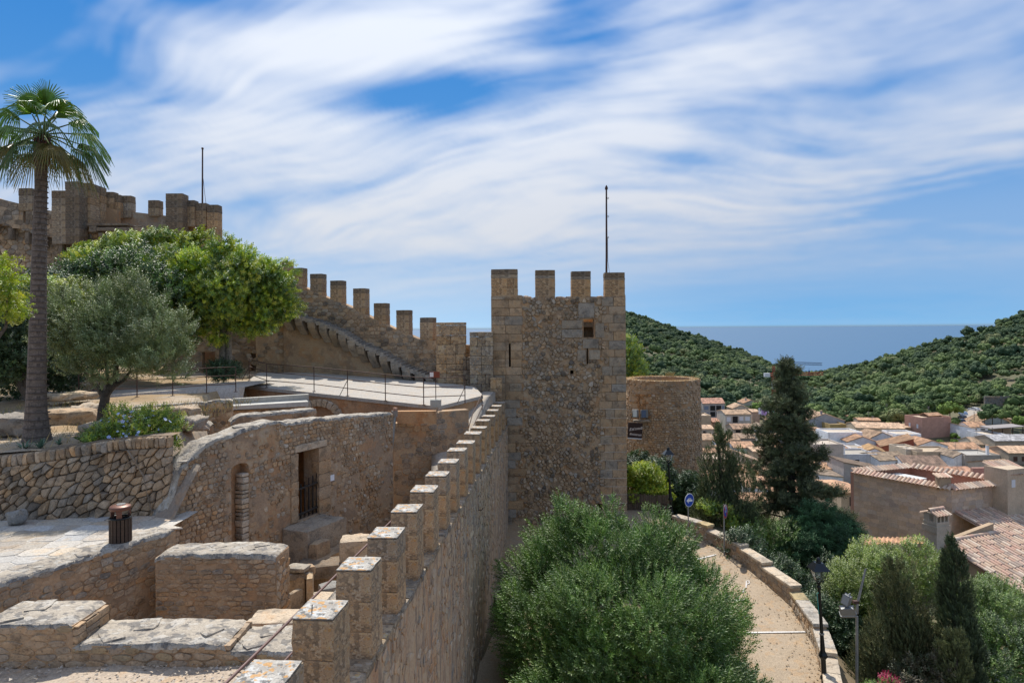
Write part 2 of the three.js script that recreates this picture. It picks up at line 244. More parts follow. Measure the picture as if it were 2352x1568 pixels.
// dress a face: stones as parts (the largest), the rest joined
function masonry(parent, name, pts, x0, x1, y0, y1, map, o) {
  const r = RNG(o.seed || 1), list = [], ct = Math.cos(o.turn || 0), sn = Math.sin(o.turn || 0), rot = (p, s) => [p[0] * ct - p[1] * sn * s, p[0] * sn * s + p[1] * ct], cn = [[x0, y0], [x1, y0], [x1, y1], [x0, y1]].map(p => rot(p, 1));
  const cells = o.turn ? voronoi(pts.map(p => rot(p, 1)), Math.min(...cn.map(p => p[0])), Math.max(...cn.map(p => p[0])), Math.min(...cn.map(p => p[1])), Math.max(...cn.map(p => p[1])), o.asp || 1).map(c => { let q = c.map(p => rot(p, -1)); for (const [mx, my, nx, ny] of [[x0, 0, -1, 0], [x1, 0, 1, 0], [0, y0, 0, -1], [0, y1, 0, 1]]) q = clipHalf(q, mx, my, nx, ny); return q; }) : voronoi(pts, x0, x1, y0, y1, o.asp || 1);
  cells.forEach((poly, n) => {
    if (poly.length < 3) return; const c = pts[n];
    if (o.top) { const y = o.top(c[0]), y2 = o.top(c[0] + .05); if (c[1] > y - .02) return; poly = clipHalf(poly, c[0], y - .01, -(y2 - y) / .05, 1); }
    if (o.cut) poly = clipHalf(poly, c[0], o.cut(c[0]), 0, -1);
    for (const e of o.skip || []) { if (c[0] > e[0] && c[0] < e[1] && c[1] > e[2] && c[1] < e[3]) { poly = []; break; } let xa = 1e9, xb = -1e9, ya = 1e9, yb = -1e9; for (const p of poly) { xa = Math.min(xa, p[0]); xb = Math.max(xb, p[0]); ya = Math.min(ya, p[1]); yb = Math.max(yb, p[1]); } if (xb > e[0] && xa < e[1] && yb > e[2] && ya < e[3]) { const dl = e[0] - c[0], dr = c[0] - e[1], db = e[2] - c[1], dt = c[1] - e[3], m = Math.max(dl, dr, db, dt); if (m === dl) poly = clipHalf(poly, e[0], 0, 1, 0); else if (m === dr) poly = clipHalf(poly, e[1], 0, -1, 0); else if (m === db) poly = clipHalf(poly, 0, e[2], 0, 1); else poly = clipHalf(poly, 0, e[3], 0, -1); } }
    if (poly.length < 3) return; const a = areaOf(poly); if (a < (o.min || .004)) return;
    if (o.keep && r() > o.keep(c[0], c[1])) return;
    let col = o.col(r, c[0], c[1]); const h = o.h * (.45 + r() * 1.1), g = stone(poly, map, h, o, r, col); if (g) list.push([a * (o.pref ? o.pref(c[0], c[1]) : 1), g]);
  });
  list.sort((a, b) => b[0] - a[0]); const most = o.most ?? 300, rest = new Geo();
  list.forEach(([, g], i) => { if (i < most) part(name, g, o.mat || M.stone, parent); else { rest.p.push(...g.p); rest.c.push(...g.c); } });
  if (rest.n) part('small_' + name + 's', rest, o.mat || M.stone, parent, 'stuff');
}
function scatter(x0, x1, y0, y1, w, h, seed, jit = .42, rows = false) { const r = RNG(seed), out = []; let k = 0; for (let y = y0 + h / 2; y < y1 + h * .3; k++) { const hh = h * (rows ? .75 + r() * .5 : 1); for (let x = x0 - w + (k % 2 ? w / 2 : 0) + r() * (rows ? w * .4 : 0); x < x1 + w * .5;) { const ww = w * (rows ? .55 + r() * .9 : 1); const X = x + ww / 2 + (r() - .5) * w * jit * 2 * (rows ? .15 : 1), Y = y + (r() - .5) * h * jit * 2 * (rows ? .28 : 1); if (X > x0 && X < x1 && Y > y0 && Y < y1) out.push([X, Y]); x += ww; } y += hh; } return out; }
// a standing wall between two plan points [x, d]; its dressed face looks at the viewpoint
function frame(a, b, flip) {
  const A = new THREE.Vector3(a[0], 0, -a[1]), dir = new THREE.Vector3(b[0] - a[0], 0, -(b[1] - a[1])), L = dir.length(); dir.normalize(); const n = new THREE.Vector3(-dir.z, 0, dir.x); const mid = A.clone().addScaledVector(dir, L / 2); if ((n.dot(mid) > 0) !== !!flip) n.negate();
  return { A, dir, n, L, map: (s, t, h) => [A.x + dir.x * s + n.x * h, t, A.z + dir.z * s + n.z * h] };
}
function slab(f, prof, bot, th, holes = [], off = 0) {             // solid wall body: profile of the top [[s,y]..], level of the foot, thickness behind the face
  const sh = new THREE.Shape(); sh.moveTo(prof[0][0], Array.isArray(bot) ? bot[0][1] : bot); for (const p of prof) sh.lineTo(p[0], p[1]); if (Array.isArray(bot)) for (let i = bot.length - 1; i >= 0; i--) sh.lineTo(bot[i][0], bot[i][1]); else sh.lineTo(prof[prof.length - 1][0], bot); sh.closePath();
  for (const e of holes) { const h = new THREE.Path(); h.moveTo(e[0], e[2]); h.lineTo(e[1], e[2]); if (e[4]) { const m = (e[0] + e[1]) / 2, R = (e[1] - e[0]) / 2; for (let i = 0; i <= 8; i++) { const q = i / 8 * Math.PI; h.lineTo(m + R * Math.cos(q), e[3] - e[4] + e[4] * Math.sin(q)); } } else { h.lineTo(e[1], e[3]); h.lineTo(e[0], e[3]); } h.closePath(); sh.holes.push(h); }
  const g = new THREE.ExtrudeGeometry(sh, { depth: th, bevelEnabled: false, curveSegments: 6 }), up = new THREE.Vector3(0, 1, 0), w = f.dir.clone().cross(up), s = w.dot(f.n) > 0;
  if (s) g.translate(0, 0, -th); const m = new THREE.Matrix4().makeBasis(f.dir, up, w).setPosition(f.A); g.applyMatrix4(m); if (off) g.translate(f.n.x * off, 0, f.n.z * off); return g.index ? g.toNonIndexed() : g;
}
const profile = prof => s => { if (s <= prof[0][0]) return prof[0][1]; for (let i = 1; i < prof.length; i++) if (s <= prof[i][0]) return lerp(prof[i - 1][1], prof[i][1], (s - prof[i - 1][0]) / (prof[i][0] - prof[i - 1][0] || 1)); return prof[prof.length - 1][1]; };
// a sheet over a grid: fn(i,j) -> [x,y,z], smooth
function sheet(nx, ny, fn, colfn) { const pos = [], col = [], idx = []; for (let j = 0; j <= ny; j++) for (let i = 0; i <= nx; i++) { const p = fn(i / nx, j / ny, i, j); pos.push(...p); if (colfn) col.push(...colfn(p, i / nx, j / ny)); } for (let j = 0; j < ny; j++) for (let i = 0; i < nx; i++) { const a = j * (nx + 1) + i; idx.push(a, a + 1, a + nx + 2, a, a + nx + 2, a + nx + 1); } let g = new THREE.BufferGeometry(); g.setAttribute('position', new THREE.Float32BufferAttribute(pos, 3)); if (colfn) g.setAttribute('color', new THREE.Float32BufferAttribute(col, 3)); g.setIndex(idx); g.computeVertexNormals(); if (g.attributes.normal.getY(0) < 0) { const ii = g.index.array; for (let i = 0; i < ii.length; i += 3) { const t = ii[i]; ii[i] = ii[i + 1]; ii[i + 1] = t; } g.computeVertexNormals(); } const uv = new Float32Array(pos.length / 3 * 2); for (let i = 0; i < uv.length / 2; i++) { uv[2 * i] = pos[3 * i]; uv[2 * i + 1] = pos[3 * i + 2]; } g.setAttribute('uv', new THREE.BufferAttribute(uv, 2)); return g; }

// ================================================================ terrain and sea
const roadY = d => -15.165 + .09 * d;
const BASE = [[-200, -17], [0, -15.1], [24, -13.05], [42, -11.6], [48, -14.5], [62, -19.5], [100, -30], [150, -39], [300, -41], [450, -43], [800, -62], [1400, -105], [2100, -149], [2300, -156], [3000, -175]];
const baseY = profile(BASE);
const crestR = profile([[.40, -.068], [.449, -.0647], [.494, -.0573], [.557, -.0412], [.621, -.0225], [.685, -.0026], [.75, .0193], [1.0, .075], [1.4, .12]]);
const crestL = profile([[-.5, -.07], [-.1, -.06], [-.04, -.012], [0, .02], [.08, .034], [.166, .0249], [.207, .0105], [.27, -.0124], [.334, -.034], [.385, -.0564], [.44, -.0645], [.6, -.066]]);
function groundY(x, d) {
  let y = baseY(d);
  const edge = 11.4 + .3;                                             // beyond the road wall the slope falls away
  if (d < 75) y -= 4.6 * sstep(0, 5, x - edge - .4) * (1 - sstep(45, 75, d));
  const s = x / Math.max(d, 1);
  if (d > 240) {
    const wr = sstep(.36, .46, s), dc = lerp(900, 620, sstep(.42, .66, s)), yc = crestR(s) * dc - 8;
    if (wr > 0) { const t = clamp((d - 240) / (dc - 240)); const up = lerp(-38, yc, Math.pow(sm(t) * .5 + t * .5, .92)); const after = d > dc ? yc - (d - dc) * .2 : up; y = lerp(y, Math.max(after, baseY(d) - 6), wr); }
    const wl = 1 - sstep(.42, .52, s), dl = 1150, yl = crestL(s) * dl - 7;
    if (wl > 0 && d > 340) { const t = clamp((d - 340) / (dl - 340)); const up = lerp(baseY(340), yl, Math.pow(t, 1.15)), after = d > dl ? yl - (d - dl) * .22 : up; y = lerp(y, Math.max(after, baseY(d) - 8), wl * (1 - wr)); }
  }
  return y;
}
{
  const xs = [], ds = []; for (let i = 0; i <= 200; i++) { const q = i / 100 - 1; xs.push(Math.sign(q) * (Math.abs(q) * 60 + Math.pow(Math.abs(q), 4) * 2500)); } for (let i = 0; i <= 190; i++) { const q = i / 190; ds.push(-160 + q * 260 + Math.pow(q, 3.2) * 2300); }
  const g = sheet(200, 190, (a, b, i, j) => { const x = xs[i], d = ds[j]; return [x, groundY(x, d) + (d > 60 ? 0 : (fbm(x * .4, d * .4, 5, 3) - .5) * .3 - .12), -d]; }, p => { const k = fbm(p[0] * .05, p[2] * .05, 8, 4), far = sstep(60, 240, -p[2]); return mulc(mixc([.22, .17, .10], [.09, .10, .045], clamp(sstep(.4, .6, k) * .5 + far * .4)), 1); });
  setting('ground', g, M.gravel, 'dry earthy ground falling from the castle hill to the valley', 'ground');
  const sea = sheet(40, 60, (a, b) => [lerp(-1, 1, a) * (6000 + b * 100000), -150, -(1500 + Math.pow(b, 3) * 150000)]);
  setting('sea', sea, new THREE.MeshPhysicalMaterial({ color: lin(.045, .12, .215), roughness: .5, specularIntensity: .4, bumpMap: T.gravelB, bumpScale: .03 }), 'calm blue sea reaching to the horizon between the wooded hills', 'sea');
}

// ================================================================ castle: the long crenellated wall that runs to the tower
const xOut = d => -3.3 + .075 * d, xIn = d => xOut(d) - .62;
const lineFrame = (fx, d0, d1, flip) => frame([fx(d0), d0], [fx(d1), d1], flip);
const stoneCol = (list, k = .28) => (r, s = 0, y = 0) => { const q = fbm(s * .45 + 31, y * .45 + 17, 2.5, 3); let c = vary(list[Math.floor(r() * list.length)], r, k); c = mixc(c, mulc(C.grey, .9), .6 * sstep(.52, .66, q)); return mixc(c, C.warm, .45 * sstep(.48, .36, q)); };
const YS = -5.66, YT = -4.1;                                           // sill and merlon top
{
  const w = thing('crenellated_wall', 'long crenellated rampart wall with square merlons running away to the tower', 'wall', [xOut(22), -13.4, -22]);
  const f = frame([xOut(3), 3], [xOut(40.1), 40.1]);
  // force the dressed face outwards (to the right)
  if (f.n.x < 0) { f.n.negate(); f.map = (s, t, h) => [f.A.x + f.dir.x * s + f.n.x * h, t, f.A.z + f.dir.z * s + f.n.z * h]; }
  part('core', tint(slab(f, [[0, YS - .05], [37, YS - .05]], -14.2, 1.55), [.48, .36, .25]), M.streak, w);
  // outer face: rubble buried in weathered render
  const pts = scatter(2, 37, -13.4, YS - .02, .30, .2, 41, .48);
  masonry(w, 'rubble_stone', pts, 2, 37, -13.4, YS - .02, f.map, { seed: 42, asp: 1.4, gap: .012, round: .26, h: .022, base: -.03, shoulder: .8, tilt: .9, mat: M.streak, keep: (s, t) => .25 + .6 * sstep(.45, .6, fbm(s * .5, t * .5, 7, 3)), col: stoneCol([[.48, .36, .25], [.46, .34, .235], C.grey, C.pale, [.50, .38, .27]], .13), pref: s => 1 / (s + 2), most: 260 });
  // sills between the merlons: worn flagstones, the outer lip sagging
  const rs = RNG(51);
  for (let d = 4.1; d < 39.6; d += .62) { const L = .6; const g = worn(.80, .16, L, d * 3.3, .05, .03, 6); tint(g, vary(C.grey, rs, .2)); const fr = xOut(d) - .36; g.rotateZ((rs() - .7) * .08); g.rotateY(-.075); g.translate(fr, YS - .03 + (rs() - .5) * .03, -d); part('sill_stone', g, M.crust, w); }
  for (let k = -3; k <= 16; k++) {
    const d = 9.76 + 1.862 * k + .36, x = xIn(d) + .31, r = RNG(900 + k), mer = new THREE.Group(); if (d > 39.7) continue; mer.name = 'merlon'; mer.position.set(x - w.position.x, YS - w.position.y, -d - w.position.z); mer.rotation.set((r() - .5) * .03, -.075 + (r() - .5) * .05, (r() - .5) * .03); mer.scale.set(.96 + r() * .08, .97 + r() * .05, .94 + r() * .12); w.add(mer);
    const h = YT - YS, cuts = [0, .42 + r() * .16, .93 + r() * .2, h - .035, h];
    for (let i = 0; i < 4; i++) { const y0 = cuts[i], y1 = cuts[i + 1], top = i === 3, sx = .62 + (r() - .5) * .012 + (top ? .006 : 0), sz = .72 + (r() - .5) * .02; const g = worn(sx - (top ? .012 : 0), y1 - y0 + (top ? 0 : .006), sz - (top ? .012 : 0), k * 5 + i, top ? .02 : .022, top ? .012 : .017, 8); tint(g, top ? [1, 1, 1] : vary(i === 0 ? C.warm : i === 1 ? C.tan : mixc(C.tan, C.grey, .55), r, .10)); g.translate((r() - .5) * .01, (y0 + y1) / 2, (r() - .5) * .012); local(top ? 'cap_stone' : 'block', g, top ? M.lichen : M.crust, mer); }
  }
  // walkway behind the merlons, climbing to the terrace at the far end
  const wy = d => d < 26 ? -5.73 : lerp(-5.73, -3.62, sstep(26, 36, d));
  part('walkway', sheet(6, 70, (a0, b, i) => { const a = clamp((i - 1) / 4), d = lerp(3, 39.8, b), x0 = xIn(d) - lerp(1.15, 1.9, sstep(25, 31, d)) * (d > 31 ? lerp(1, .42, (d - 31) / 8) : 1); return [lerp(x0, xIn(d) + .02, a), wy(d) + (i === 0 || i === 6 ? -2.6 : (fbm(a * 3 + d * 2, d * 2, 4, 3) - .5) * .05), -d]; }, () => [.46, .41, .35]), M.gravel, w);
}
// ================================================================ castle: the square tower
const TD = 40.2, TX0 = -1.22, TX1 = 6.7, TTOP = 1.80;
{
  const t = thing('square_tower', 'tall square stone tower with four merlons and dressed corner stones', 'tower', [2.7, -13, -TD]);
  const f = frame([TX0, TD], [TX1, TD]), hole = (u0, u1, v0, v1) => [X(u0, TD) - TX0, X(u1, TD) - TX0, yAt(u0, v1, TD), yAt(u0, v0, TD)];
  const win = hole(1340.5, 1365, 733, 775), sl1 = hole(1168.5, 1172.5, 789, 842), sl2 = hole(1347, 1350.5, 782, 836), put = hole(1369, 1380, 1157, 1171), p2 = hole(1309, 1317, 850, 859);
  const holes = [win, sl1, sl2, put, p2];
  const rt = RNG(61), prof = [[0, TTOP + .1]]; for (let s = .7; s < 7.9; s += .22) prof.push([s, TTOP + (s < 1.9 ? .1 : 0) + (fbm(s * 2.2, 3, 1, 3) - .5) * .24]); prof.push([7.92, TTOP + .12]);
  part('front_wall', tint(slab(f, prof, -13.4, .75, holes), C.mortar), M.plaster, t);
  const back = frame([TX0, TD + .75], [TX1, TD + .75]);
  part('chamber_wall', tint(box(X(1352, TD), win[2] + .5, -TD - 1.55, 2.4, 1.8, .3), C.tan), M.plaster, t);
  for (const [x, sx] of [[TX0 + .35, .7], [TX1 - .35, .7]]) part('side_wall', tint(box(x, (TTOP - 13.4) / 2, -TD - .75 - 2.9, sx, TTOP + 13.4, 5.8), C.tan), M.plaster, t);
  part('rear_wall', tint(box(2.74, (TTOP - 1.5 - 13.4) / 2, -TD - 6.3, 7.9, TTOP - 1.5 + 13.4, .5), C.tan), M.plaster, t);  // rear wall added so the inside behind the openings stays dark
  part('roof_slab', tint(box(2.74, TTOP - 1.6, -TD - 3.65, 6.5, .3, 5.8), C.conc), M.plaster, t);
  // corner stones: left column, right column with pale pointing
  const skip = [];
  const quoin = (side) => {
    const r = RNG(side * 17 + 5); let y = -13.2, i = 0;
    while (y < TTOP + .02) {
      const hh = Math.min(.50 + (r() - .5) * .09, TTOP + .06 - y); if (hh < .12) break; const up = y > -4.3;
      const tot = side < 0 ? (up ? 1.82 + (r() - .5) * .1 : 1.5 + (i % 2 ? .32 : 0) + (r() - .5) * .3) : (y > -3 ? 1.0 + (i % 2 ? .42 : 0) : 1.28 + (i % 2 ? .30 : 0) + (r() - .5) * .12);
      const s0 = side < 0 ? 0 : 7.92 - tot, cut = tot * (.42 + r() * .2), parts2 = tot > 1.15 ? [[s0, s0 + cut], [s0 + cut, s0 + tot]] : [[s0, s0 + tot]];
      for (const [a, b] of parts2) {
        if (holes.some(e => b > e[0] && a < e[1] && y + hh > e[2] && y < e[3])) { for (const e of holes) if (b > e[0] && a < e[1] && y + hh > e[2] && y < e[3]) { for (const [q0, q1] of [[a, e[0]], [e[1], b]]) if (q1 - q0 > .12) { const g = worn(q1 - q0 - .012, hh - .012, .34, y * 9 + q0, .02, .012); tint(g, vary(C.tan, r, .16)); g.translate(TX0 + (q0 + q1) / 2, y + hh / 2, -TD - .10); part('corner_stone', g, M.stone, t); } } continue; }
        const g = worn(b - a - .014, hh - .014, .34, y * 9 + a, .022, .012); tint(g, vary(r() < .3 ? C.grey : r() < .5 ? C.warm : C.tan, r, .15)); g.translate(TX0 + (a + b) / 2, y + hh / 2, -TD - .11 + (r() - .5) * .02); part('corner_stone', g, M.stone, t);
      }
      skip.push([s0 - .01, s0 + tot + .01, y, y + hh]);
      if (side > 0 && y < -4.4) { const g = box(TX0 + s0 + tot / 2, y, -TD + .045, tot, .035, .05); part('pointing', tint(g, [.55, .49, .42]), M.plaster, t); }
      y += hh; i++;
    }
  };
  quoin(-1); quoin(1);
  // dressed stones round the window and under the slit
  const rw = RNG(71); for (const [u0, u1, v0, v1] of [[1328, 1366, 695, 731], [1290, 1338, 735, 755], [1290, 1338, 756, 776], [1367, 1388, 742, 776], [1338, 1375, 778, 800], [1352, 1378, 803, 826], [1325, 1346, 803, 830]]) { const a = hole(u0, u1, v0, v1); const g = worn(a[1] - a[0] - .02, a[3] - a[2] - .02, .3, u0, .02, .012); tint(g, vary(C.grey, rw, .15)); g.translate(TX0 + (a[0] + a[1]) / 2, (a[2] + a[3]) / 2, -TD - .08); part('dressed_stone', g, M.stone, t); skip.push([a[0], a[1], a[2], a[3]]); }
  const top = profile(prof), pts = [...scatter(.9, 7.4, -5.2, TTOP + .3, .25, .22, 81, .48), ...scatter(.9, 7.4, -13.2, -5.2, .19, .23, 82, .48)];
  masonry(t, 'rubble_stone', pts, .6, 7.6, -13.2, TTOP + .3, f.map, { seed: 83, gap: .01, round: .25, h: .075, base: -.04, shoulder: .74, tilt: 1.1, top, skip: [...skip, ...holes], keep: (s, y) => .82, col: stoneCol([C.tan, C.warm, C.mortar, C.mortar, C.grey, C.tan, C.pale, C.dark], .2), most: 300 });
  // merlons: courses of large blocks
  for (const [u0, u1, vt, dx] of [[1128, 1190, 618, 0], [1230, 1276, 620, 0], [1313, 1358, 622.5, 0], [1389.5, 1436.5, 625.5, 0]]) {
    const x0 = X(u0, TD) + .02, x1 = X(u1, TD), y1 = yAt((u0 + u1) / 2, vt, TD), r = RNG(u0), m = new THREE.Group(); m.name = 'merlon'; m.position.set((x0 + x1) / 2 - t.position.x, TTOP - t.position.y, 0); t.add(m); const h = y1 - TTOP;
    const cuts = [-.05, h * .28 + r() * .1, h * .62 + r() * .15, h - .32, h]; for (let i = 0; i < 4; i++) { const two = i < 2 && u1 - u0 > 50, sp = two ? [[-.5, .1], [.1, .5]] : [[-.5, .5]]; for (const [p, q] of sp) { const g = worn((x1 - x0) * (q - p) + .006, cuts[i + 1] - cuts[i] + .01, .72, u0 + i, .02, .014, 7); tint(g, vary(i === 3 ? C.dark : i === 2 ? C.grey : C.warm, r, .14)); g.translate((x1 - x0) * (p + q) / 2, (cuts[i] + cuts[i + 1]) / 2, -.36); local('block', g, M.crust, m); } }
  }
  // loose stones along the broken top
  for (let i = 0; i < 26; i++) { const s = 2 + rt() * 5.2; const g = worn(.16 + rt() * .2, .1 + rt() * .1, .2 + rt() * .15, i, .04, .03, 4); g.rotateY(rt()); tint(g, vary(C.pale, rt, .2)); g.translate(TX0 + s, top(s) + .03, -TD - .15 - rt() * .4); part('loose_stone', g, M.stone, t); }
  const fp = thing('flagpole', 'dark bare flagpole with pointed finial rising behind the square tower', 'flagpole', [X(1392, 41.8), TTOP - 1.45, -41.8]);
  const b = P(1391.5, 640, 41.8), e = P(1393, 436, 41.8); b.y = TTOP - 1.45;
  part('pole', tube([b, b.clone().lerp(e, .5).add(new THREE.Vector3(.02, 0, 0)), e], [.075, .065, .05], 8), M.rust, fp);
  const fin = new THREE.LatheGeometry([[0, 0], [.07, .03], [.10, .12], [.06, .24], [.0, .33]].map(a => new THREE.Vector2(a[0], a[1])), 10); fin.translate(e.x, e.y - .02, e.z); part('finial', fin, M.rust, fp);
  for (const v of [455, 497, 545]) { const p = P(1396.5, v, 41.8); const g = new THREE.TorusGeometry(.05, .014, 5, 10); g.translate(p.x, p.y, p.z); part('ring', g, M.rust, fp); }
  part('halyard', tube([P(1396, 545, 41.8), P(1396.4, 600, 41.8), P(1402, 640, 41.8)], .012, 4), M.rust, fp);
}
// ================================================================ castle: the round tower beyond, a mill stump
{
  const D = 56, cx = X(1521, D), cz = -D, R0 = 2.93, yT = yAt(1521, 869, D), yB = -14.6, rad = y => R0 + (yT - y) * .022;
  const t = thing('round_tower', 'round roofless stone tower with dry grass on its rim', 'tower', [cx, yB, cz]);
  const ringPts = []; const N = 72; const g = new Geo();
  const pt = (a, y, dr = 0) => [cx + Math.sin(a) * (rad(y) + dr), y, cz + Math.cos(a) * (rad(y) + dr)];
  for (let i = 0; i < N; i++) { const a = i / N * 6.2832, b = (i + 1) / N * 6.2832; for (let k = 0; k < 8; k++) { const y0 = lerp(yB, yT, k / 8), y1 = lerp(yB, yT, (k + 1) / 8); g.quad(pt(a, y0), pt(b, y0), pt(b, y1), pt(a, y1), C.mortar); } g.quad(pt(a, yT), pt(b, yT), pt(b, yT, -.62), pt(a, yT, -.62), C.pale); g.quad(pt(b, yT - 3, -.62), pt(a, yT - 3, -.62), pt(a, yT, -.62), pt(b, yT, -.62), C.tan); }
  part('drum', g, M.plaster, t);
  part('inner_floor', tint(new THREE.CylinderGeometry(R0 - .6, R0 - .6, .1, 40).translate(cx, yT - 1.7, cz), C.dark), M.plaster, t);
  const map = (s, y, h) => pt(s / R0, y, h), S0 = -4.7, S1 = 4.8;
  // niche with two lamps and the board: kept clear of stones
  const niche = [(() => { const a = Math.asin(clamp((X(1446, 53.5) - cx) / R0, -1, 1)); return a * R0; })(), Math.asin(clamp((X(1499, 53.2) - cx) / R0, -1, 1)) * R0];
  const pts = scatter(S0, S1, yB + .6, yT - .05, .27, .17, 91, .45, true);
  masonry(t, 'rubble_stone', pts, S0, S1, yB + .6, yT - .02, map, { seed: 92, asp: 1.5, gap: .014, round: .24, h: .06, base: -.04, shoulder: .72, tilt: .5, keep: (s, y) => y > yT - 2.1 ? .5 : .93, pref: (s, y) => (y < yT - 1 && y > yT - 7 ? 1.6 : 1), col: (r, s, y) => (s < -1.6 && s > -3 && y > yT - 3 && y < yT - 1) ? vary(C.orange, r, .2) : stoneCol([C.tan, C.warm, C.mortar, C.tan, C.pale], .16)(r), most: 300 });
  part('niche_shelf', tint(worn(1.25, .16, .42, 4, .03, .02).translate(X(1472, 53.3), yAt(1472, 966, 53.3), -53.5 + .16), C.grey), M.stone, t);
  // straw and dry grass on the rim
  const gr = new Geo(), r = RNG(95); for (let i = 0; i < 2600; i++) { const a = r() * 6.2832, k = r(), q = pt(a, yT, -.6 + k * .68), l = .07 + r() * .13, b = r() * 6.28, tall = r() < .03 ? 2.5 : 1; const dx = Math.cos(b) * l * .9, dz = Math.sin(b) * l * .9, w = .012; const c = vary([.52, .37, .17], r, .3); gr.tri([q[0] - dz * .1 - w, q[1] - .02, q[2] + w], [q[0] + w, q[1] - .02, q[2] - w], [q[0] + dx, q[1] + (.04 + r() * .07) * tall, q[2] + dz], c); }
  part('dry_grass', gr, std({ vertexColors: true }), t, 'stuff');
  for (let i = 0; i < 4; i++) { const a = .35 + i * .07; const q = pt(Math.PI - a, yT, -.3); const tf2 = new Geo(); for (let j = 0; j < 90; j++) { const b = r() * 6.28, l = .2 + r() * .28; tf2.tri([q[0] - .01, q[1] - .02, q[2]], [q[0] + .012, q[1] - .02, q[2]], [q[0] + Math.cos(b) * l * .55, q[1] + l, q[2] + Math.sin(b) * l * .55], vary([.36, .30, .13], r, .3)); } part('grass_tuft', tf2, std({ vertexColors: true }), t); }
}

// ================================================================ floors inside the castle
const wob = (x, z, k = .3, a = .05) => (fbm(x * k * 3, z * k * 3, 2.2, 4) - .5) * a * 2;
{
  // rough yard at the viewer's feet, in front of the stepped wall
  setting('yard_ground', sheet(60, 40, (a, b) => { const x = lerp(-16, -3.3, a), d = lerp(4, 11.65, b); return [x, -5.66 + wob(x, d, .5, .06) + .07 * n3(x * 1.4, d * 2, 3), -d]; }, () => [.50, .41, .32]), M.gravel, 'pale dusty yard in front of the stepped low wall', 'ground');
  setting('room_floor', sheet(30, 30, (a, b) => { const x = lerp(-12, -2.9, a), d = lerp(11.3, 16.2, b); return [x, -6.62 + wob(x, d, .5, .05), -d]; }, () => [.44, .35, .26]), M.gravel, 'earth floor of the roofless ruined room', 'floor');
  setting('court_floor', sheet(40, 50, (a, b) => { const d = lerp(15.4, 29.5, b), x = lerp(-12, xIn(d) - .95, a); return [x, lerp(-6.66, -8.05, sstep(15.5, 20, d)) + wob(x, d, .5, .06), -d]; }, () => [.40, .32, .24]), M.gravel, 'sunken earth court between the ruined walls', 'floor');
  // paved terrace
  const g = sheet(60, 40, (a, b) => { const d = lerp(9, 18.2, b), xr = lerp(-11.05, -8.2, clamp((d - 9) / 7)) - (d > 16.2 ? .2 : 0); const x = lerp(-22, xr, a); return [x, -4.80 + wob(x, d, .3, .012), -d]; }, () => [.60, .57, .52]);
  setting('terrace_floor', g, M.gravel, 'bright stone paved terrace beside the waste bin', 'pavement');
}
// flagstones of the terrace nearest the viewer
{
  const t = thing('terrace_paving', 'pale irregular flagstones laid over the bright terrace', 'paving', [-12, -4.8, -15]);
  const pts = scatter(-18, -8.2, 10.4, 17.6, .62, .42, 31, .45, true);
  masonry(t, 'paving_stone', pts, -18, -8, 10.4, 17.7, (s, w, h) => [s, -4.80 + h, -w], { seed: 32, asp: 1.3, gap: .012, h: .012, base: -.02, shoulder: .96, tilt: .2, skip: [], keep: (s, w) => s > lerp(-11.0, -8.35, clamp((w - 9) / 7.2)) - .25 ? 0 : 1, col: stoneCol([[.56, .53, .48], [.60, .56, .50], [.50, .48, .45]], .1), mat: M.gravel, pref: (s) => (s > -13.5 ? 3 : 1), most: 150 });
}
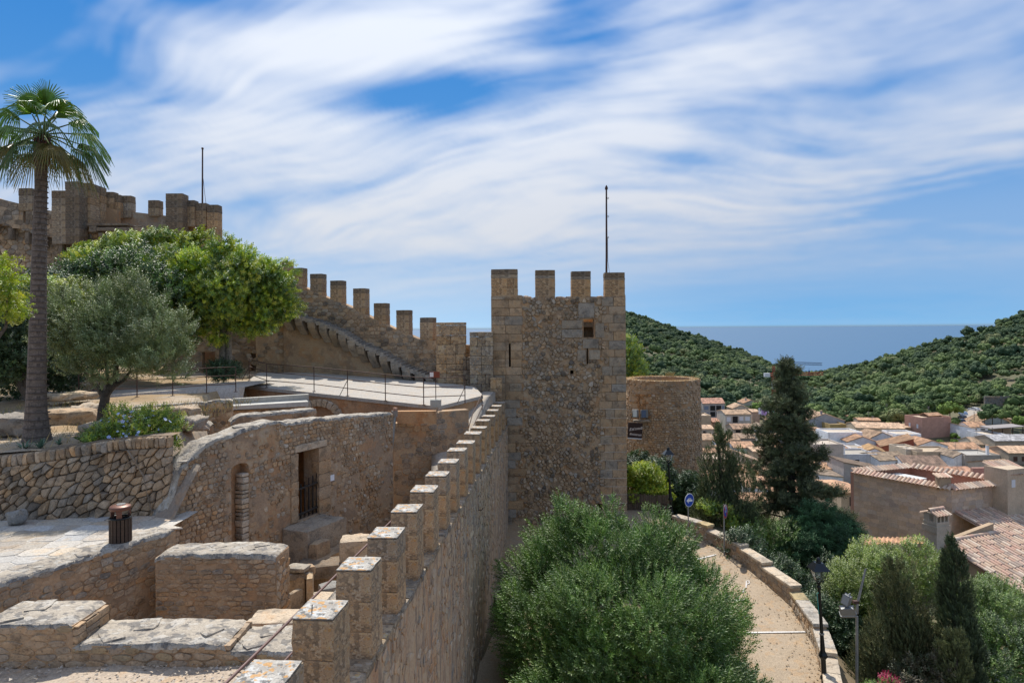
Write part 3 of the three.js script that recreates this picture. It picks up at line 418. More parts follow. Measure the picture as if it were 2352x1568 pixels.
// ================================================================ ruined walls
function ruin(name, label, a, b, o) {
  const f = frame(a, b, o.flip), prof = o.prof.map(([s, y]) => [s * f.L, y]), tp = profile(prof); const mid = f.map(f.L / 2, o.bot, 0);
  const w = thing(name, label, 'wall', mid);
  // uneven line of the top
  const fine = []; for (let i = 0; i <= Math.ceil(f.L / .2); i++) { const s = Math.min(f.L, i * .2); fine.push([s, tp(s) + (fbm(s * 2.3, o.seed, 1, 3) - .5) * (o.rag ?? .08)]); } for (const p of prof) if (o.steps) fine.push(p); if (o.steps) { fine.length = 0; fine.push(...prof); }
  part('core', tint(slab(f, fine, o.bot, o.th, o.holes || []), o.core || C.mortar), M.plaster, w);
  const tp2 = profile(fine), st = o.st || {};
  const pts = scatter(0, f.L, o.bot, Math.max(...fine.map(p => p[1])), st.w || .3, st.rh || .2, o.seed, st.jit ?? .45, st.rows ?? true);
  if (!o.nostones) masonry(w, 'stone', pts, 0, f.L, o.bot, Math.max(...fine.map(p => p[1])) + .05, f.map, Object.assign({ seed: o.seed + 1, asp: 1.3, gap: .014, round: .25, h: .02, base: -.04, shoulder: .84, tilt: 1.0, top: tp2, skip: o.holes || [], col: stoneCol([C.tan, C.warm, C.grey, C.orange, C.pale], .2), most: 260 }, st));
  let capY = null; const spans = o.steps ? prof.reduce((a, p, i) => i % 2 ? [...a, [prof[i - 1][0], p[0], p[1]]] : a, []) : [[0, f.L, null]];
  if (o.cap !== false) for (const [sa, sb, sy] of spans) { capY = sy === null ? null : () => sy;                                              // flat stones and mortar along the top
    const yc = capY || tp2, nx = Math.max(4, Math.ceil((sb - sa) / .09)), nz = 9, g = sheet(nx, nz, (p, q, i, j) => { const e = j === 0 || j === nz, ends = i === 0 || i === nx; const s = lerp(sa, sb, p) + (ends ? 0 : (n3(i * .7, j, o.seed) - .5) * .03), jag = (fbm(s * 4, o.seed, q * 3, 3) - .5) * .09, z = j === 0 || j === 1 ? -.02 + (j ? .012 : 0) + jag : j >= nz - 1 ? o.th + .02 - (j < nz ? .012 : 0) + jag : q * o.th; const y = yc(clamp(s, sa + .01, sb - .01)) + (e ? -.05 : .05 + (fbm(s * 5, z * 5, o.seed, 4) - .5) * .07 + (n3(s * 1.6, z * 2, 3) - .5) * .03 + (o.steps ? 0 : (o.rag ?? .08) * .2)) - (ends ? .05 : 0); const m = f.map(s, y, -z); return m; });
    part('coping', g, M.coping, w);
    const rc = RNG(o.seed + 4); for (let k = 0; k < (sb - sa) * .9; k++) { const s = lerp(sa + .2, sb - .2, rc()), z = rc() * o.th, sz = .14 + rc() * .22, g2 = worn(sz * 1.4, .05, sz, k + o.seed, .022, .03, 6); g2.rotateY(rc() * 3); const q = f.map(s, yc(s) + .045 + rc() * .012, -clamp(z, sz * .6, Math.max(sz * .6, o.th - sz * .6))); g2.translate(...q); part('cap_stone', g2, M.coping, w); }
  }
  return { w, f, tp: tp2 };
}
const FD = 11.5;                                                        // stepped low wall nearest the viewer
{
  const xa = X(-60, FD), x1 = X(160, FD), x2 = X(512, FD), xb = X(700, FD), L = xb - xa, q = x => (x - xa) / L;
  ruin('stepped_low_wall', 'low rubble wall stepping down to the right in the foreground', [xa, FD], [xb, FD], { seed: 101, bot: -6.1, th: .95, steps: true, prof: [[0, yAt(80, 1438, FD)], [q(x1), yAt(80, 1438, FD)], [q(x1) + .001, yAt(330, 1482, FD)], [q(x2), yAt(330, 1484, FD)], [q(x2) + .001, yAt(590, 1500, FD)], [1, yAt(590, 1500, FD)]], st: { w: .34, rh: .12, asp: 2, most: 120, col: stoneCol([C.tan, C.warm, C.mortar, [.36, .27, .16], C.grey], .14) } });
}
{ // broken ends of its steps
  const w = scene.children[scene.children.length - 1], r = RNG(105); for (const [u, va, vb] of [[160, 1438, 1482], [512, 1484, 1500]]) { const x = X(u, FD), y1 = yAt(80, va, FD), y0 = yAt(330, vb, FD) - .1; let z = 0; while (z < .94) { const l = Math.min(.22 + r() * .16, .95 - z); let y = y0; while (y < y1 - .03) { const h = Math.min(.1 + r() * .09, y1 - y - .005); const g = worn(.12, h - .008, l - .01, z * 9 + y, .025, .02); tint(g, vary(C.tan, r, .15)); g.translate(x + .02 + r() * .02, y + h / 2, -FD - z - l / 2); part('end_stone', g, M.stone, w); y += h; } z += l; } }
}
// diagonal retaining wall of the terrace
const Bd0 = [-10.6, 10.1], Bd1 = [-7.98, 16.1];
ruin('terrace_wall', 'ochre rubble retaining wall slanting below the bright terrace', Bd0, Bd1, { seed: 111, bot: -6.9, th: .55, prof: [[0, -4.70], [.7, -4.68], [1, -4.72]], rag: .05, st: { w: .26, rh: .15, asp: 1.6, most: 220, keep: () => .85, col: stoneCol([C.warm, mixc(C.orange, C.warm, .5), C.tan, C.mortar, C.mortar, C.grey], .16) } });
ruin('room_wall', 'straight rubble cross wall with pale flat top in the sunken room', [X(352, 15), 15], [X(630, 15), 15], { seed: 121, bot: -6.9, th: .8, prof: [[0, -4.98], [.5, -4.94], [1, -4.99]], rag: .03, st: { w: .26, rh: .10, asp: 2, most: 220, keep: () => .85, col: stoneCol([C.tan, C.warm, C.mortar, C.mortar, C.grey], .15) } });
// ends of the room wall and the stepped wall, dressed on their right sides
{
  const f = { A: [X(630, 15), 15], B: [X(630, 15) + .02, 15.8] };
  ruin('room_wall_end', 'narrow broken end of the straight cross wall beside the court', f.A, f.B, { seed: 131, bot: -7.2, th: .2, prof: [[0, -5.0], [1, -5.0]], cap: false, st: { w: .28, rh: .14, most: 40 } });
}
// ---------------------------------------------------------------- the tall curving wall with two doorways
const R0 = [-9.0, 17.5], R1 = [-4.75, 27];
{
  const L = Math.hypot(4.25, 9.5), h1 = [.216 * L, .281 * L, -6.3, -3.86, .16], h2 = [.478 * L, .575 * L, -6.16, -3.92, .0];
  const { w, f } = ruin('curved_ruin_wall', 'tall sunlit ruined wall with two doorways, sloping down at its near end', R0, R1, { seed: 141, bot: -8.3, th: .62, holes: [h1, h2], rag: .07, prof: [[0, -4.95], [.03, -4.3], [.063, -3.58], [.131, -3.16], [.266, -2.94], [.40, -2.87], [.43, -2.98], [.7, -3.12], [1, -3.36]], core: [.42, .32, .225],
    st: { w: .19, rh: .13, most: 300, jit: .5, h: .03, keep: (s, y) => { const n = fbm(s * .9, y * .9, 4, 3); return s < .2 * L ? .96 : n > .5 ? .9 : .28; }, col: stoneCol([C.tan, C.warm, C.pale, C.mortar, mixc(C.orange, C.warm, .5)], .16) } });
  // blocked doorway: back wall and the narrow pier of stacked stones on its right
  part('blocking', tint(slab(f, [[h1[0] - .05, h1[3]], [h1[1] + .05, h1[3]]], h1[2], .2, [], -.34), [.44, .29, .18]), M.plaster, w);
  const r = RNG(143); let y = h1[2]; while (y < -4.25) { const hh = .10 + r() * .1, q = f.map(h1[1] - .11 + (r() - .5) * .04, y + hh / 2, -.16); const g = worn(.26 + r() * .06, hh - .015, .3, y * 11, .03, .02); tint(g, vary(C.pale, r, .16)); g.rotateY(Math.atan2(-f.dir.z, f.dir.x)); g.translate(q[0], q[1], q[2]); part('pier_stone', g, M.stone, w); y += hh; }
  // gated doorway: jamb blocks, arch behind, darkness of a passage
  y = h2[2]; let i = 0; while (y < -3.95) { const hh = Math.min(.42 + r() * .06, -3.93 - y); if (hh < .1) break; for (const [s, wd] of [[h2[0] - .16, .34], [h2[1] + .3, .62]]) { const q = f.map(s, y + hh / 2, -.12); const g = worn(wd, hh - .015, .34, y * 7 + s, .02, .012); tint(g, vary(s > h2[0] ? C.warm : C.tan, r, .12)); g.rotateY(Math.atan2(-f.dir.z, f.dir.x)); g.translate(...q); part('jamb_stone', g, M.stone, w); } y += hh; i++; }
  { const q = f.map((h2[0] + h2[1]) / 2 + .1, -3.83, -.1), g = worn(1.55, .22, .38, 3, .02, .012); tint(g, C.pale); g.rotateY(Math.atan2(-f.dir.z, f.dir.x)); g.translate(...q); part('lintel', g, M.stone, w); }
  part('passage_back', tint(slab(f, [[h2[0] - .6, -3.7], [h2[1] + 1.2, -3.7]], -6.6, .2, [], -2.3), [.40, .27, .17]), M.plaster, w);
  part('added_passage_roof', tint(box(f.map((h2[0] + h2[1]) / 2, 0, -1.6)[0], -3.62, f.map((h2[0] + h2[1]) / 2, 0, -1.6)[2], 2.4, .16, 2.0, Math.atan2(-f.dir.z, f.dir.x)), C.tan), M.plaster, w);  // ceiling added to shut daylight out of the passage
  for (const q of [h2[0] - .25, h2[1] + 1.0]) { const p = f.map(q, -5.1, -1.5); part('passage_wall', tint(box(p[0], p[1], p[2], .15, 3.0, 1.7, Math.atan2(-f.dir.z, f.dir.x)), C.tan), M.plaster, w); }
  part('passage_side', tint(slab(frame([f.map(h2[1] + .35, 0, -.6)[0], -f.map(h2[1] + .35, 0, -.6)[2]], [f.map(h2[1] + .35, 0, -1.4)[0], -f.map(h2[1] + .35, 0, -1.4)[2]]), [[0, -3.7], [.8, -3.7]], -6.6, .1), C.orange), M.plaster, w);
  // wooden gate standing in the doorway
  const gt = thing('wooden_gate', 'dark wooden bar gate standing in the second doorway', 'gate', f.map(h2[0] + .4, h2[2], -.12));
  const wood = std({ color: lin(.045, .032, .022), roughness: .9, map: T.bark });
  const n = 6, gw = h2[1] - h2[0] + .06; for (let k = 0; k < n; k++) { const s = h2[0] + .04 + k / (n - 1) * (gw - .1), hgt = [1.16, 1.13, 1.17, 1.26, 1.3, 1.36][k]; part('upright', tube([f.map(s, h2[2] + .02, -.08), f.map(s + .01, h2[2] + hgt, -.08)], [.034, .03], 6), wood, gt); }
  for (const yy of [.16, .98]) part('crossbar', tube([f.map(h2[0] - .03, h2[2] + yy, -.05), f.map(h2[0] + gw * .5, h2[2] + yy + .035, -.02), f.map(h2[0] + gw + .04, h2[2] + yy + .05, -.05)], .042, 6), wood, gt);
  // white notice beside the gate
  const nb = f.map(h2[1] + .66, -5.1, .05), no = thing('wall_notice', 'small white notice fixed beside the wooden gate', 'notice', nb); { const g = box(0, 0, 0, .2, .2, .02, Math.atan2(-f.dir.z, f.dir.x)); g.translate(...nb); part('panel', g, std({ color: lin(.75, .75, .76) }), no); }
  // landing and steps below the gate
  const st = thing('stone_steps', 'grey stone landing and steps leading down from the gated doorway', 'steps', f.map(h2[0] + .3, -8, .7));
  for (const [s0, s1, d0, d1, yt, k] of [[h2[0] - .75, h2[1] + .15, .02, 1.05, -6.2, 1], [h2[0] - .75, h2[0] - .1, 1.05, 1.4, -6.55, 2], [h2[0] - .8, h2[1], 1.05, 1.6, -6.98, 3], [h2[0] - .9, h2[1] - .2, 1.5, 2.1, -7.4, 4]]) { const q = f.map((s0 + s1) / 2, 0, (d0 + d1) / 2), hh = yt + 8.2, g = worn(s1 - s0, hh, d1 - d0, k, .05, .03, 10); tint(g, k === 1 ? C.grey : C.tan); g.rotateY(Math.atan2(-f.dir.z, f.dir.x)); g.translate(q[0], yt - hh / 2, q[2]); part('step', g, M.stone, st); }
  // drainpipe in the corner
  const pp = thing('drainpipe', 'grey metal drainpipe in the corner of the shaded wall', 'pipe', P(890, 1200, 27.3));
  part('pipe', tube([P(907, 944, 27.2), P(903, 985, 27.2), P(882, 1205, 27.0)], .075, 8), M.galv, pp);
  part('collar', new THREE.CylinderGeometry(.13, .12, .24, 10).translate(...P(906, 950, 27.2).toArray()), std({ color: lin(.24, .2, .165) }), pp);
  part('spout', tube([P(907, 946, 27.2), P(907.5, 936, 27.2)], .09, 8), std({ color: lin(.36, .2, .13) }), pp);
}
// near end buttress of the curved wall: smooth grey render sloping to the terrace
{
  const t = thing('rendered_buttress', 'smooth grey rendered buttress at the low end of the curved wall', 'buttress', [-9.1, -6.6, -17.2]);
  const g = new Geo(), q = (a, b) => [lerp(-9.35, -8.75, b) + .4 * a, lerp(-5.1, -3.5, a) - .1 * b, -lerp(17.05, 18.2, a) - .35 * (1 - b)], c = [.34, .29, .24];
  for (let i = 0; i < 10; i++) for (let j = 0; j < 6; j++) { const f = (x, y) => { const p = q(x / 10, y / 6); const e = (fbm(p[0] * 3, p[1] * 3, p[2] * 3, 3) - .5) * .14; return [p[0] + e, p[1] + e, p[2] + e]; }; g.quad(f(i, j), f(i, j + 1), f(i + 1, j + 1), f(i + 1, j), c); }
  part('render', g, M.plaster, t);
  part('mass', tint(slab(frame([-9.3, 17.3], [-8.72, 17.5]), [[0, -5.05], [.62, -4.98]], -8, .9), C.mortar), M.plaster, t);
}
// ---------------------------------------------------------------- dry-stone retaining wall under the palm
{
  const a = [-16.5, 17.45], b = [-9.0, 17.9], f = frame(a, b), bow = s => -.35 * Math.sin(clamp(s / f.L) * Math.PI), yt = s => lerp(-3.2, -2.76, sstep(2.5, 7.3, s));
  const w = thing('dry_stone_wall', 'brown dry-stone retaining wall of tightly packed rough stones below the palm', 'wall', f.map(3.5, -4.8, 0));
  const map = (s, y, h) => f.map(s, y, h + bow(s) * -.4 + (y + 4.8) * -.07);
  const body = new Geo(); for (let i = 0; i < 24; i++) { const s0 = f.L * i / 24, s1 = f.L * (i + 1) / 24; body.quad(map(s0, -4.9, -.05), map(s1, -4.9, -.05), map(s1, yt(s1), -.05), map(s0, yt(s0), -.05), [.20, .155, .11]); body.quad(map(s0, yt(s0), -.05), map(s1, yt(s1), -.05), map(s1, yt(s1), -.6), map(s0, yt(s0), -.6), C.dark); }
  part('core', body, M.plaster, w);
  const r = RNG(151), pts = []; // upright stones along the top, a jumble below
  for (let s = .05; s < f.L;) { const wd = .085 + r() * .1; pts.push([s + wd / 2, yt(s) - .15 + (r() - .5) * .03]); s += wd; }
  const tries = []; for (let i = 0; i < 5000 && pts.length < 620; i++) { const s = r() * f.L, y = lerp(-4.85, yt(s) - .34, r()); const rad = .105 + .09 * n3(s * 1.5, y * 1.5, 5) + (y < -4.5 ? .04 : 0); let ok = true; for (const p of pts) { const dx = p[0] - s, dy = p[1] - y; const an = n3(p[0] * .8, p[1] * .8, 9) * 6.28, e = dx * Math.cos(an) + dy * Math.sin(an), g = -dx * Math.sin(an) + dy * Math.cos(an); if (e * e * .5 + g * g * 1.5 < rad * rad) { ok = false; break; } } if (ok) pts.push([s, y]); }
  const nTop = pts.findIndex(p => p[1] < yt(p[0]) - .3), cols = stoneCol([C.tan, C.warm, C.grey, [.36, .29, .215], C.dark], .2); masonry(w, 'upright_stone', pts.slice(0, nTop), 0, f.L, -3.62, -2.7, (s, y, h) => map(s, y, h), { seed: 152, gap: .006, round: .16, h: .10, base: -.1, shoulder: .78, tilt: .7, top: yt, col: cols, most: 90, keep: () => 1, cut: s => yt(s) - .31 });
  masonry(w, 'stone', pts.slice(nTop), 0, f.L, -4.86, -2.7, map, { seed: 153, gap: .006, round: .15, asp: 1.75, turn: -.75, top: s => yt(s) - .29, h: .10, base: -.1, shoulder: .78, tilt: .7, col: cols, pref: s => (s > 2.6 ? 2 : 1), most: 240 });
  const bl = thing('fallen_boulder', 'grey boulder lying at the foot of the dry-stone wall', 'boulder', P(38, 1196, 17)); { const g = worn(.42, .36, .34, 7, .12, .05, 6); g.rotateZ(.3); g.translate(...P(38, 1186, 17).toArray()); tint(g, [.30, .29, .27]); part('rock', g, M.stone, bl); }
}

// ================================================================ garden slope, path, terrace platform
const gardenY = (x, d) => { let y = lerp(-3.08, -2.85, sstep(18, 30, d)); y += 3.6 * sstep(33, 50, d) * sstep(-20, -30, x) + (d > 34 ? .02 * (d - 34) : 0); return y; };
{
  const g = sheet(90, 90, (a, b) => { const d = lerp(17.7, 54, b), xr = d < 24 ? lerp(-9.2, -10.4, (d - 17.7) / 6.3) : d < 30 ? lerp(-10.4, -13, (d - 24) / 6) : lerp(-13, -13.4, (d - 30) / 24), x = lerp(-46, xr, a); return [x + (a === 1 ? .02 : 0), gardenY(x, d) + wob(x, d, .25, .14) - (d > 33 ? .12 : 0) - (a > .985 ? 2.6 * (a - .985) / .015 : 0), -d]; }, p => { const k = fbm(p[0] * .5, p[2] * .5, 3, 4); return mixc([.34, .24, .13], [.44, .36, .27], sstep(.4, .6, k)); });
  setting('garden_ground', g, M.gravel, 'dry grassy garden soil sloping up under the trees', 'ground');
  setting('gravel_path', sheet(40, 14, (a, b) => { const x = lerp(-22, -12.6, a), dm = lerp(29.6, 33.4, sstep(-22, -12, x)), d = dm + (b - .35) * 4.4; return [x, lerp(-2.86, -2.68, sstep(-20, -13, x)) + .02 + wob(x, d, .4, .03) - (b === 0 ? .7 : 0), -d]; }, () => [.50, .45, .40]), M.gravel, 'pale gravel path with a metal railing below the trees', 'path');
  // dry straw grass on the slope
  const r = RNG(201), gr = new Geo(); for (let i = 0; i < 17000; i++) { const d = 18 + Math.pow(r(), .7) * 24, x = lerp(-32, -10.2, r()); if (d > 27.5 && x > -21) continue; if (n3(x * .6, d * .6, 4) < .42) continue; const l = .10 + r() * .22, b = r() * 6.28, y = gardenY(x, d) + wob(x, d, .25, .14) - .02; gr.tri([x - .012, y, -d], [x + .012, y, -d + .005], [x + Math.cos(b) * l * .6, y + l, -d + Math.sin(b) * l * .6], vary(r() < .75 ? [.46, .33, .14] : [.16, .19, .05], r, .3)); }
  const m = part('dry_grass', gr, std({ vertexColors: true }), scene, 'stuff'); m.userData = { kind: 'stuff', label: 'dry straw coloured grass in the garden slope', category: 'grass' };
}
// ---------------------------------------------------------------- concrete terrace with its front wall
const platY = (x, d) => -3.4 - .0479 * (x + 3.27) + .0185 * (d - 30);
{
  const FR = [-3.27, 30], FL = [-13.86, 35], RC = [-1.50, 34.7];
  const t = thing('terrace_platform', 'white concrete terrace raised on an orange-brown rendered wall', 'terrace', [-6, -8, -32]);
  const out = [FR, RC, [-2.1, 38.6], [-4.6, 41.0], [-12.4, 43.4], [-15.6, 42], FL], sh = new THREE.Shape(); out.forEach((p, i) => i ? sh.lineTo(p[0], p[1]) : sh.moveTo(p[0], p[1]));
  const g = new THREE.ExtrudeGeometry(sh, { depth: .16, bevelEnabled: false }); { const p = g.attributes.position; for (let i = 0; i < p.count; i++) { const x = p.getX(i), d = p.getY(i), z = p.getZ(i); p.setXYZ(i, x, platY(x, d) - .16 + z, -d); } g.computeVertexNormals(); }
  part('deck', tint(g, [.47, .44, .40]), M.gravel, t);
  const edge = (a, b, c, th = .3, bot = -8.3) => { const f = frame(a, b); part('front_wall', tint(slab(f, [[0, platY(...a) - .17], [f.L, platY(...b) - .17]], bot, th, [], -.06), c), M.plaster, t); return f; };
  edge(FL, FR, [.42, .27, .165]);
  const sd = frame(FR, RC); if (sd.n.x < 0) { sd.n.negate(); } part('side_wall', tint(slab(sd, [[0, platY(...FR) - .17], [sd.L, platY(...RC) - .17]], -7, .3, [], -.05), [.44, .29, .17]), M.plaster, t);
  // shaded old wall below the near corner
  const { w } = ruin('shaded_court_wall', 'shaded rubble wall with dark sockets closing the far end of the court', [X(902, 28.2), 28.2], [X(1075, 29.6), 29.6], { seed: 211, bot: -8.3, th: .5, cap: false, rag: .04, prof: [[0, -3.9], [.55, -3.9], [.56, -3.52], [1, -3.5]], st: { w: .34, rh: .22, most: 160, col: stoneCol([C.tan, C.grey, C.mortar, [.30, .24, .18]], .16), keep: s => s > 1.9 ? .5 : .8 } });
  part('ledge', tint(box((X(912, 28.2) + X(1000, 28.2)) / 2, -3.62, -28.2, X(1000, 28.2) - X(912, 28.2), .5, .35), [.46, .28, .15]), M.plaster, w);
  // arch over the passage in the front wall
  const r = RNG(213); for (let i = 0; i <= 12; i++) { const a = Math.PI * i / 12, f = frame(FL, FR), s = 5.1 + Math.cos(a) * 1.25, y = -4.35 + Math.sin(a) * .85, q = f.map(s, y, .02), g2 = worn(.26, .34, .2, i, .02, .012); tint(g2, vary(C.pale, r, .15)); g2.rotateZ(a - Math.PI / 2); g2.rotateY(Math.atan2(-f.dir.z, f.dir.x)); g2.translate(...q); part('arch_stone', g2, M.stone, t); }
}
// railings: rusty posts and two or three rails
function railing(label, pts, hs, o = {}) {
  const t = thing('metal_railing', label, 'railing', pts[0].toArray()); const up = new THREE.Vector3(0, 1, 0), rr = o.r || .02;
  const posts = o.posts || pts; posts.forEach((p, i) => { part('post', tube([p, p.clone().addScaledVector(up, hs[0] + .02)], rr * 1.15, 6), M.rust, t); part('foot', box(p.x, p.y + .01, p.z, .14, .02, .14), M.rust, t); if (o.brace && o.brace.includes(i)) part('brace', tube([p.clone().addScaledVector(up, hs[0] * .62), p.clone().add(o.bdir || new THREE.Vector3(-.35, .02, .12))], rr * .8, 5), M.rust, t); });
  for (const h of hs) part('rail', tube(pts.map(p => p.clone().addScaledVector(up, h)), rr, 6), o.mat || M.rust, t); return t;
}
{
  const pl = (u, v) => { let d = 32; for (let i = 0; i < 12; i++) { const p = P(u, v, d), y = platY(p.x, d); d *= y / p.y; } const p = P(u, v, d); p.y = platY(p.x, d); return p; };
  const q = [[572, 874], [612, 890], [721, 899], [798, 909], [885, 920.5], [973, 930], [1068, 926]].map(a => pl(...a));
  railing('rusty two-bar railing along the front edge of the white terrace', q, [1.2, .78, .36], { brace: [0, 3, 6] });
  const a = [[180, 922], [228, 912], [314, 912], [396, 909], [474, 903], [541, 900]].map(([u, v], i) => P(u, v, lerp(28.7, 30.6, i / 5)));
  railing('thin three-bar railing beside the gravel path', a, [1.12, .74, .36], { r: .02 });
  // handrail behind the merlons
  const hr = []; for (let d = 5; d <= 18; d += 1.3) hr.push(new THREE.Vector3(-4.72 + .112 * d, -4.55, -d));
  const t = thing('walkway_handrail', 'reddish painted handrail following the walkway behind the near merlons', 'railing', [hr[0].x, -5.7, hr[0].z]);
  part('rail', tube(hr, .022, 8), M.railPaint, t); part('lower_rail', tube(hr.map(p => p.clone().add(new THREE.Vector3(.02, -.52, 0))), .019, 8), M.railPaint, t); for (const d of [6.4, 9.6, 12.9, 16.2]) part('post', tube([[-4.72 + .112 * d, -5.85, -d], [-4.72 + .112 * d, -4.55, -d]], .02, 6), M.railPaint, t);
  const h2 = [[1071, 1000, 30.4], [1085, 952, 31.3], [1107, 906, 33.4]].map(([u, v, d]) => P(u, v, d)), t2 = thing('stair_handrail', 'rusty handrail rising beside the terrace side wall', 'railing', h2[0].clone().add(new THREE.Vector3(0, -1, 0)).toArray());
  part('rail', tube(h2, .022, 6), M.rust, t2); part('lower_rail', tube(h2.map(p => p.clone().add(new THREE.Vector3(.05, -.5, 0))), .02, 6), M.rust, t2); for (const p of [h2[0], h2[2]]) part('post', tube([p, p.clone().add(new THREE.Vector3(0, -1.1, 0))], .022, 6), M.rust, t2);
  // small sign on a post in a concrete foot
  const s = pl(1001, 935), sg = thing('post_sign', 'small red and white sign on a thin post with concrete foot', 'sign', s.toArray()); const f = s.clone(); f.x += .02;
  part('foot_block', tint(worn(.46, .34, .3, 3, .03, .012).translate(s.x, s.y + .17, s.z), [.36, .36, .32]), M.fine, sg); part('post', tube([s, s.clone().add(new THREE.Vector3(0, 1.5, 0))], .018, 6), M.rust, sg); part('plate', box(s.x - .04, s.y + 1.42, s.z + .02, .44, .26, .02), std({ color: lin(.22, .06, .03) }), sg); part('label', box(s.x - .17, s.y + 1.42, s.z + .034, .16, .2, .008), std({ color: lin(.75, .72, .68) }), sg);
}
// ---------------------------------------------------------------- old footings between garden and court
ruin('path_retaining_wall', 'low dry-stone wall holding the gravel path above the garden', [X(300, 26), 26], [X(532, 27.2), 27.2], { seed: 221, bot: -5.2, th: .5, rag: .12, prof: [[0, -2.95], [.45, -2.9], [1, -2.82]], st: { w: .26, rh: .15, most: 200, col: stoneCol([C.grey, C.tan, C.dark, C.pale], .25) } });
ruin('stub_wall', 'short thick stub wall with pale top behind the curved wall', [X(527, 25), 25], [X(725, 26.6), 26.6], { seed: 231, bot: -5.6, th: .55, rag: .06, prof: [[0, -3.38], [.1, -3.2], [1, -3.14]], st: { w: .3, rh: .18, most: 120, keep: () => .6, col: stoneCol([C.tan, C.warm, C.pale], .22) } });
ruin('bench_wall', 'reddish rubble wall under the concrete slab bench', [X(533, 28.6), 28.6], [X(700, 29.6), 29.6], { seed: 241, bot: -5.4, th: .8, cap: false, rag: .02, prof: [[0, -3.36], [1, -3.3]], st: { w: .24, rh: .17, most: 120, col: stoneCol([C.warm, C.orange, C.tan, [.30, .19, .12]], .25) } });
{
  const t = thing('slab_bench', 'pale concrete slab bench with a low back below the terrace', 'bench', [X(618, 28.8), -3.4, -29.2]); const f = frame([X(530, 28.4), 28.4], [X(712, 29.6), 29.6]);
  part('seat', tint(slab(f, [[0, -3.14], [f.L - .1, -3.10]], -3.3, .8), [.52, .50, .45]), M.fine, t); part('back', tint(slab(f, [[.05, -2.92], [f.L, -2.86]], -3.3, .35, [], -.8), [.42, .40, .35]), M.fine, t);
  // rough masonry and boulders at the garden edge
  const r = RNG(251), rk = (u, v, d, sx, sy, sz, c, lb) => { const p = P(u, v, d), b = thing('rough_boulder', lb, 'boulder', p.toArray()); const g = worn(sx, sy, sz, u, .16, .13, 8); g.rotateY(r() * 1.5); g.translate(p.x, p.y + sy * .3, p.z); tint(g, vary(c, r, .15)); part('rock', g, M.stone, b); };
  rk(140, 970, 22.4, 2.0, .5, 1.0, C.tan, 'long worn rock ledge right of the palm foot'); rk(200, 950, 24, 1.1, .4, .8, C.pale, 'pale rock hump left of the small olive trunk'); rk(30, 990, 20.5, 1.6, .6, 1.0, C.grey, 'flat grey rock at the left edge behind the palm'); rk(160, 915, 27, 1.8, .3, 1.0, C.pale, 'broad pale rock below the first railing post'); rk(420, 962, 24, 1.0, .5, .7, C.tan, 'brown rock behind the flowering bush'); rk(440, 985, 22.5, .8, .5, .7, C.grey, 'small grey rock right of the flowering bush'); rk(250, 990, 20.4, 1.5, .32, .8, C.pale, 'flat pale slab left of the flowering bush');
  ruin('garden_footing', 'low broken footing of old stones right of the palm', [X(108, 23.2), 23.2], [X(238, 23.8), 23.8], { seed: 265, bot: -4, th: .5, rag: .25, prof: [[0, -3.0], [.3, -2.75], [.6, -2.9], [1, -2.8]], st: { w: .3, rh: .17, most: 60 } });
  ruin('garden_footing', 'broken old footing wall behind the flowering bush', [X(250, 24.6), 24.6], [X(480, 25.2), 25.2], { seed: 261, bot: -4.6, th: .5, rag: .3, prof: [[0, -3.05], [.3, -2.9], [.5, -3.05], [.8, -3.2], [1, -3.6]], st: { w: .32, rh: .2, most: 80 } });
}
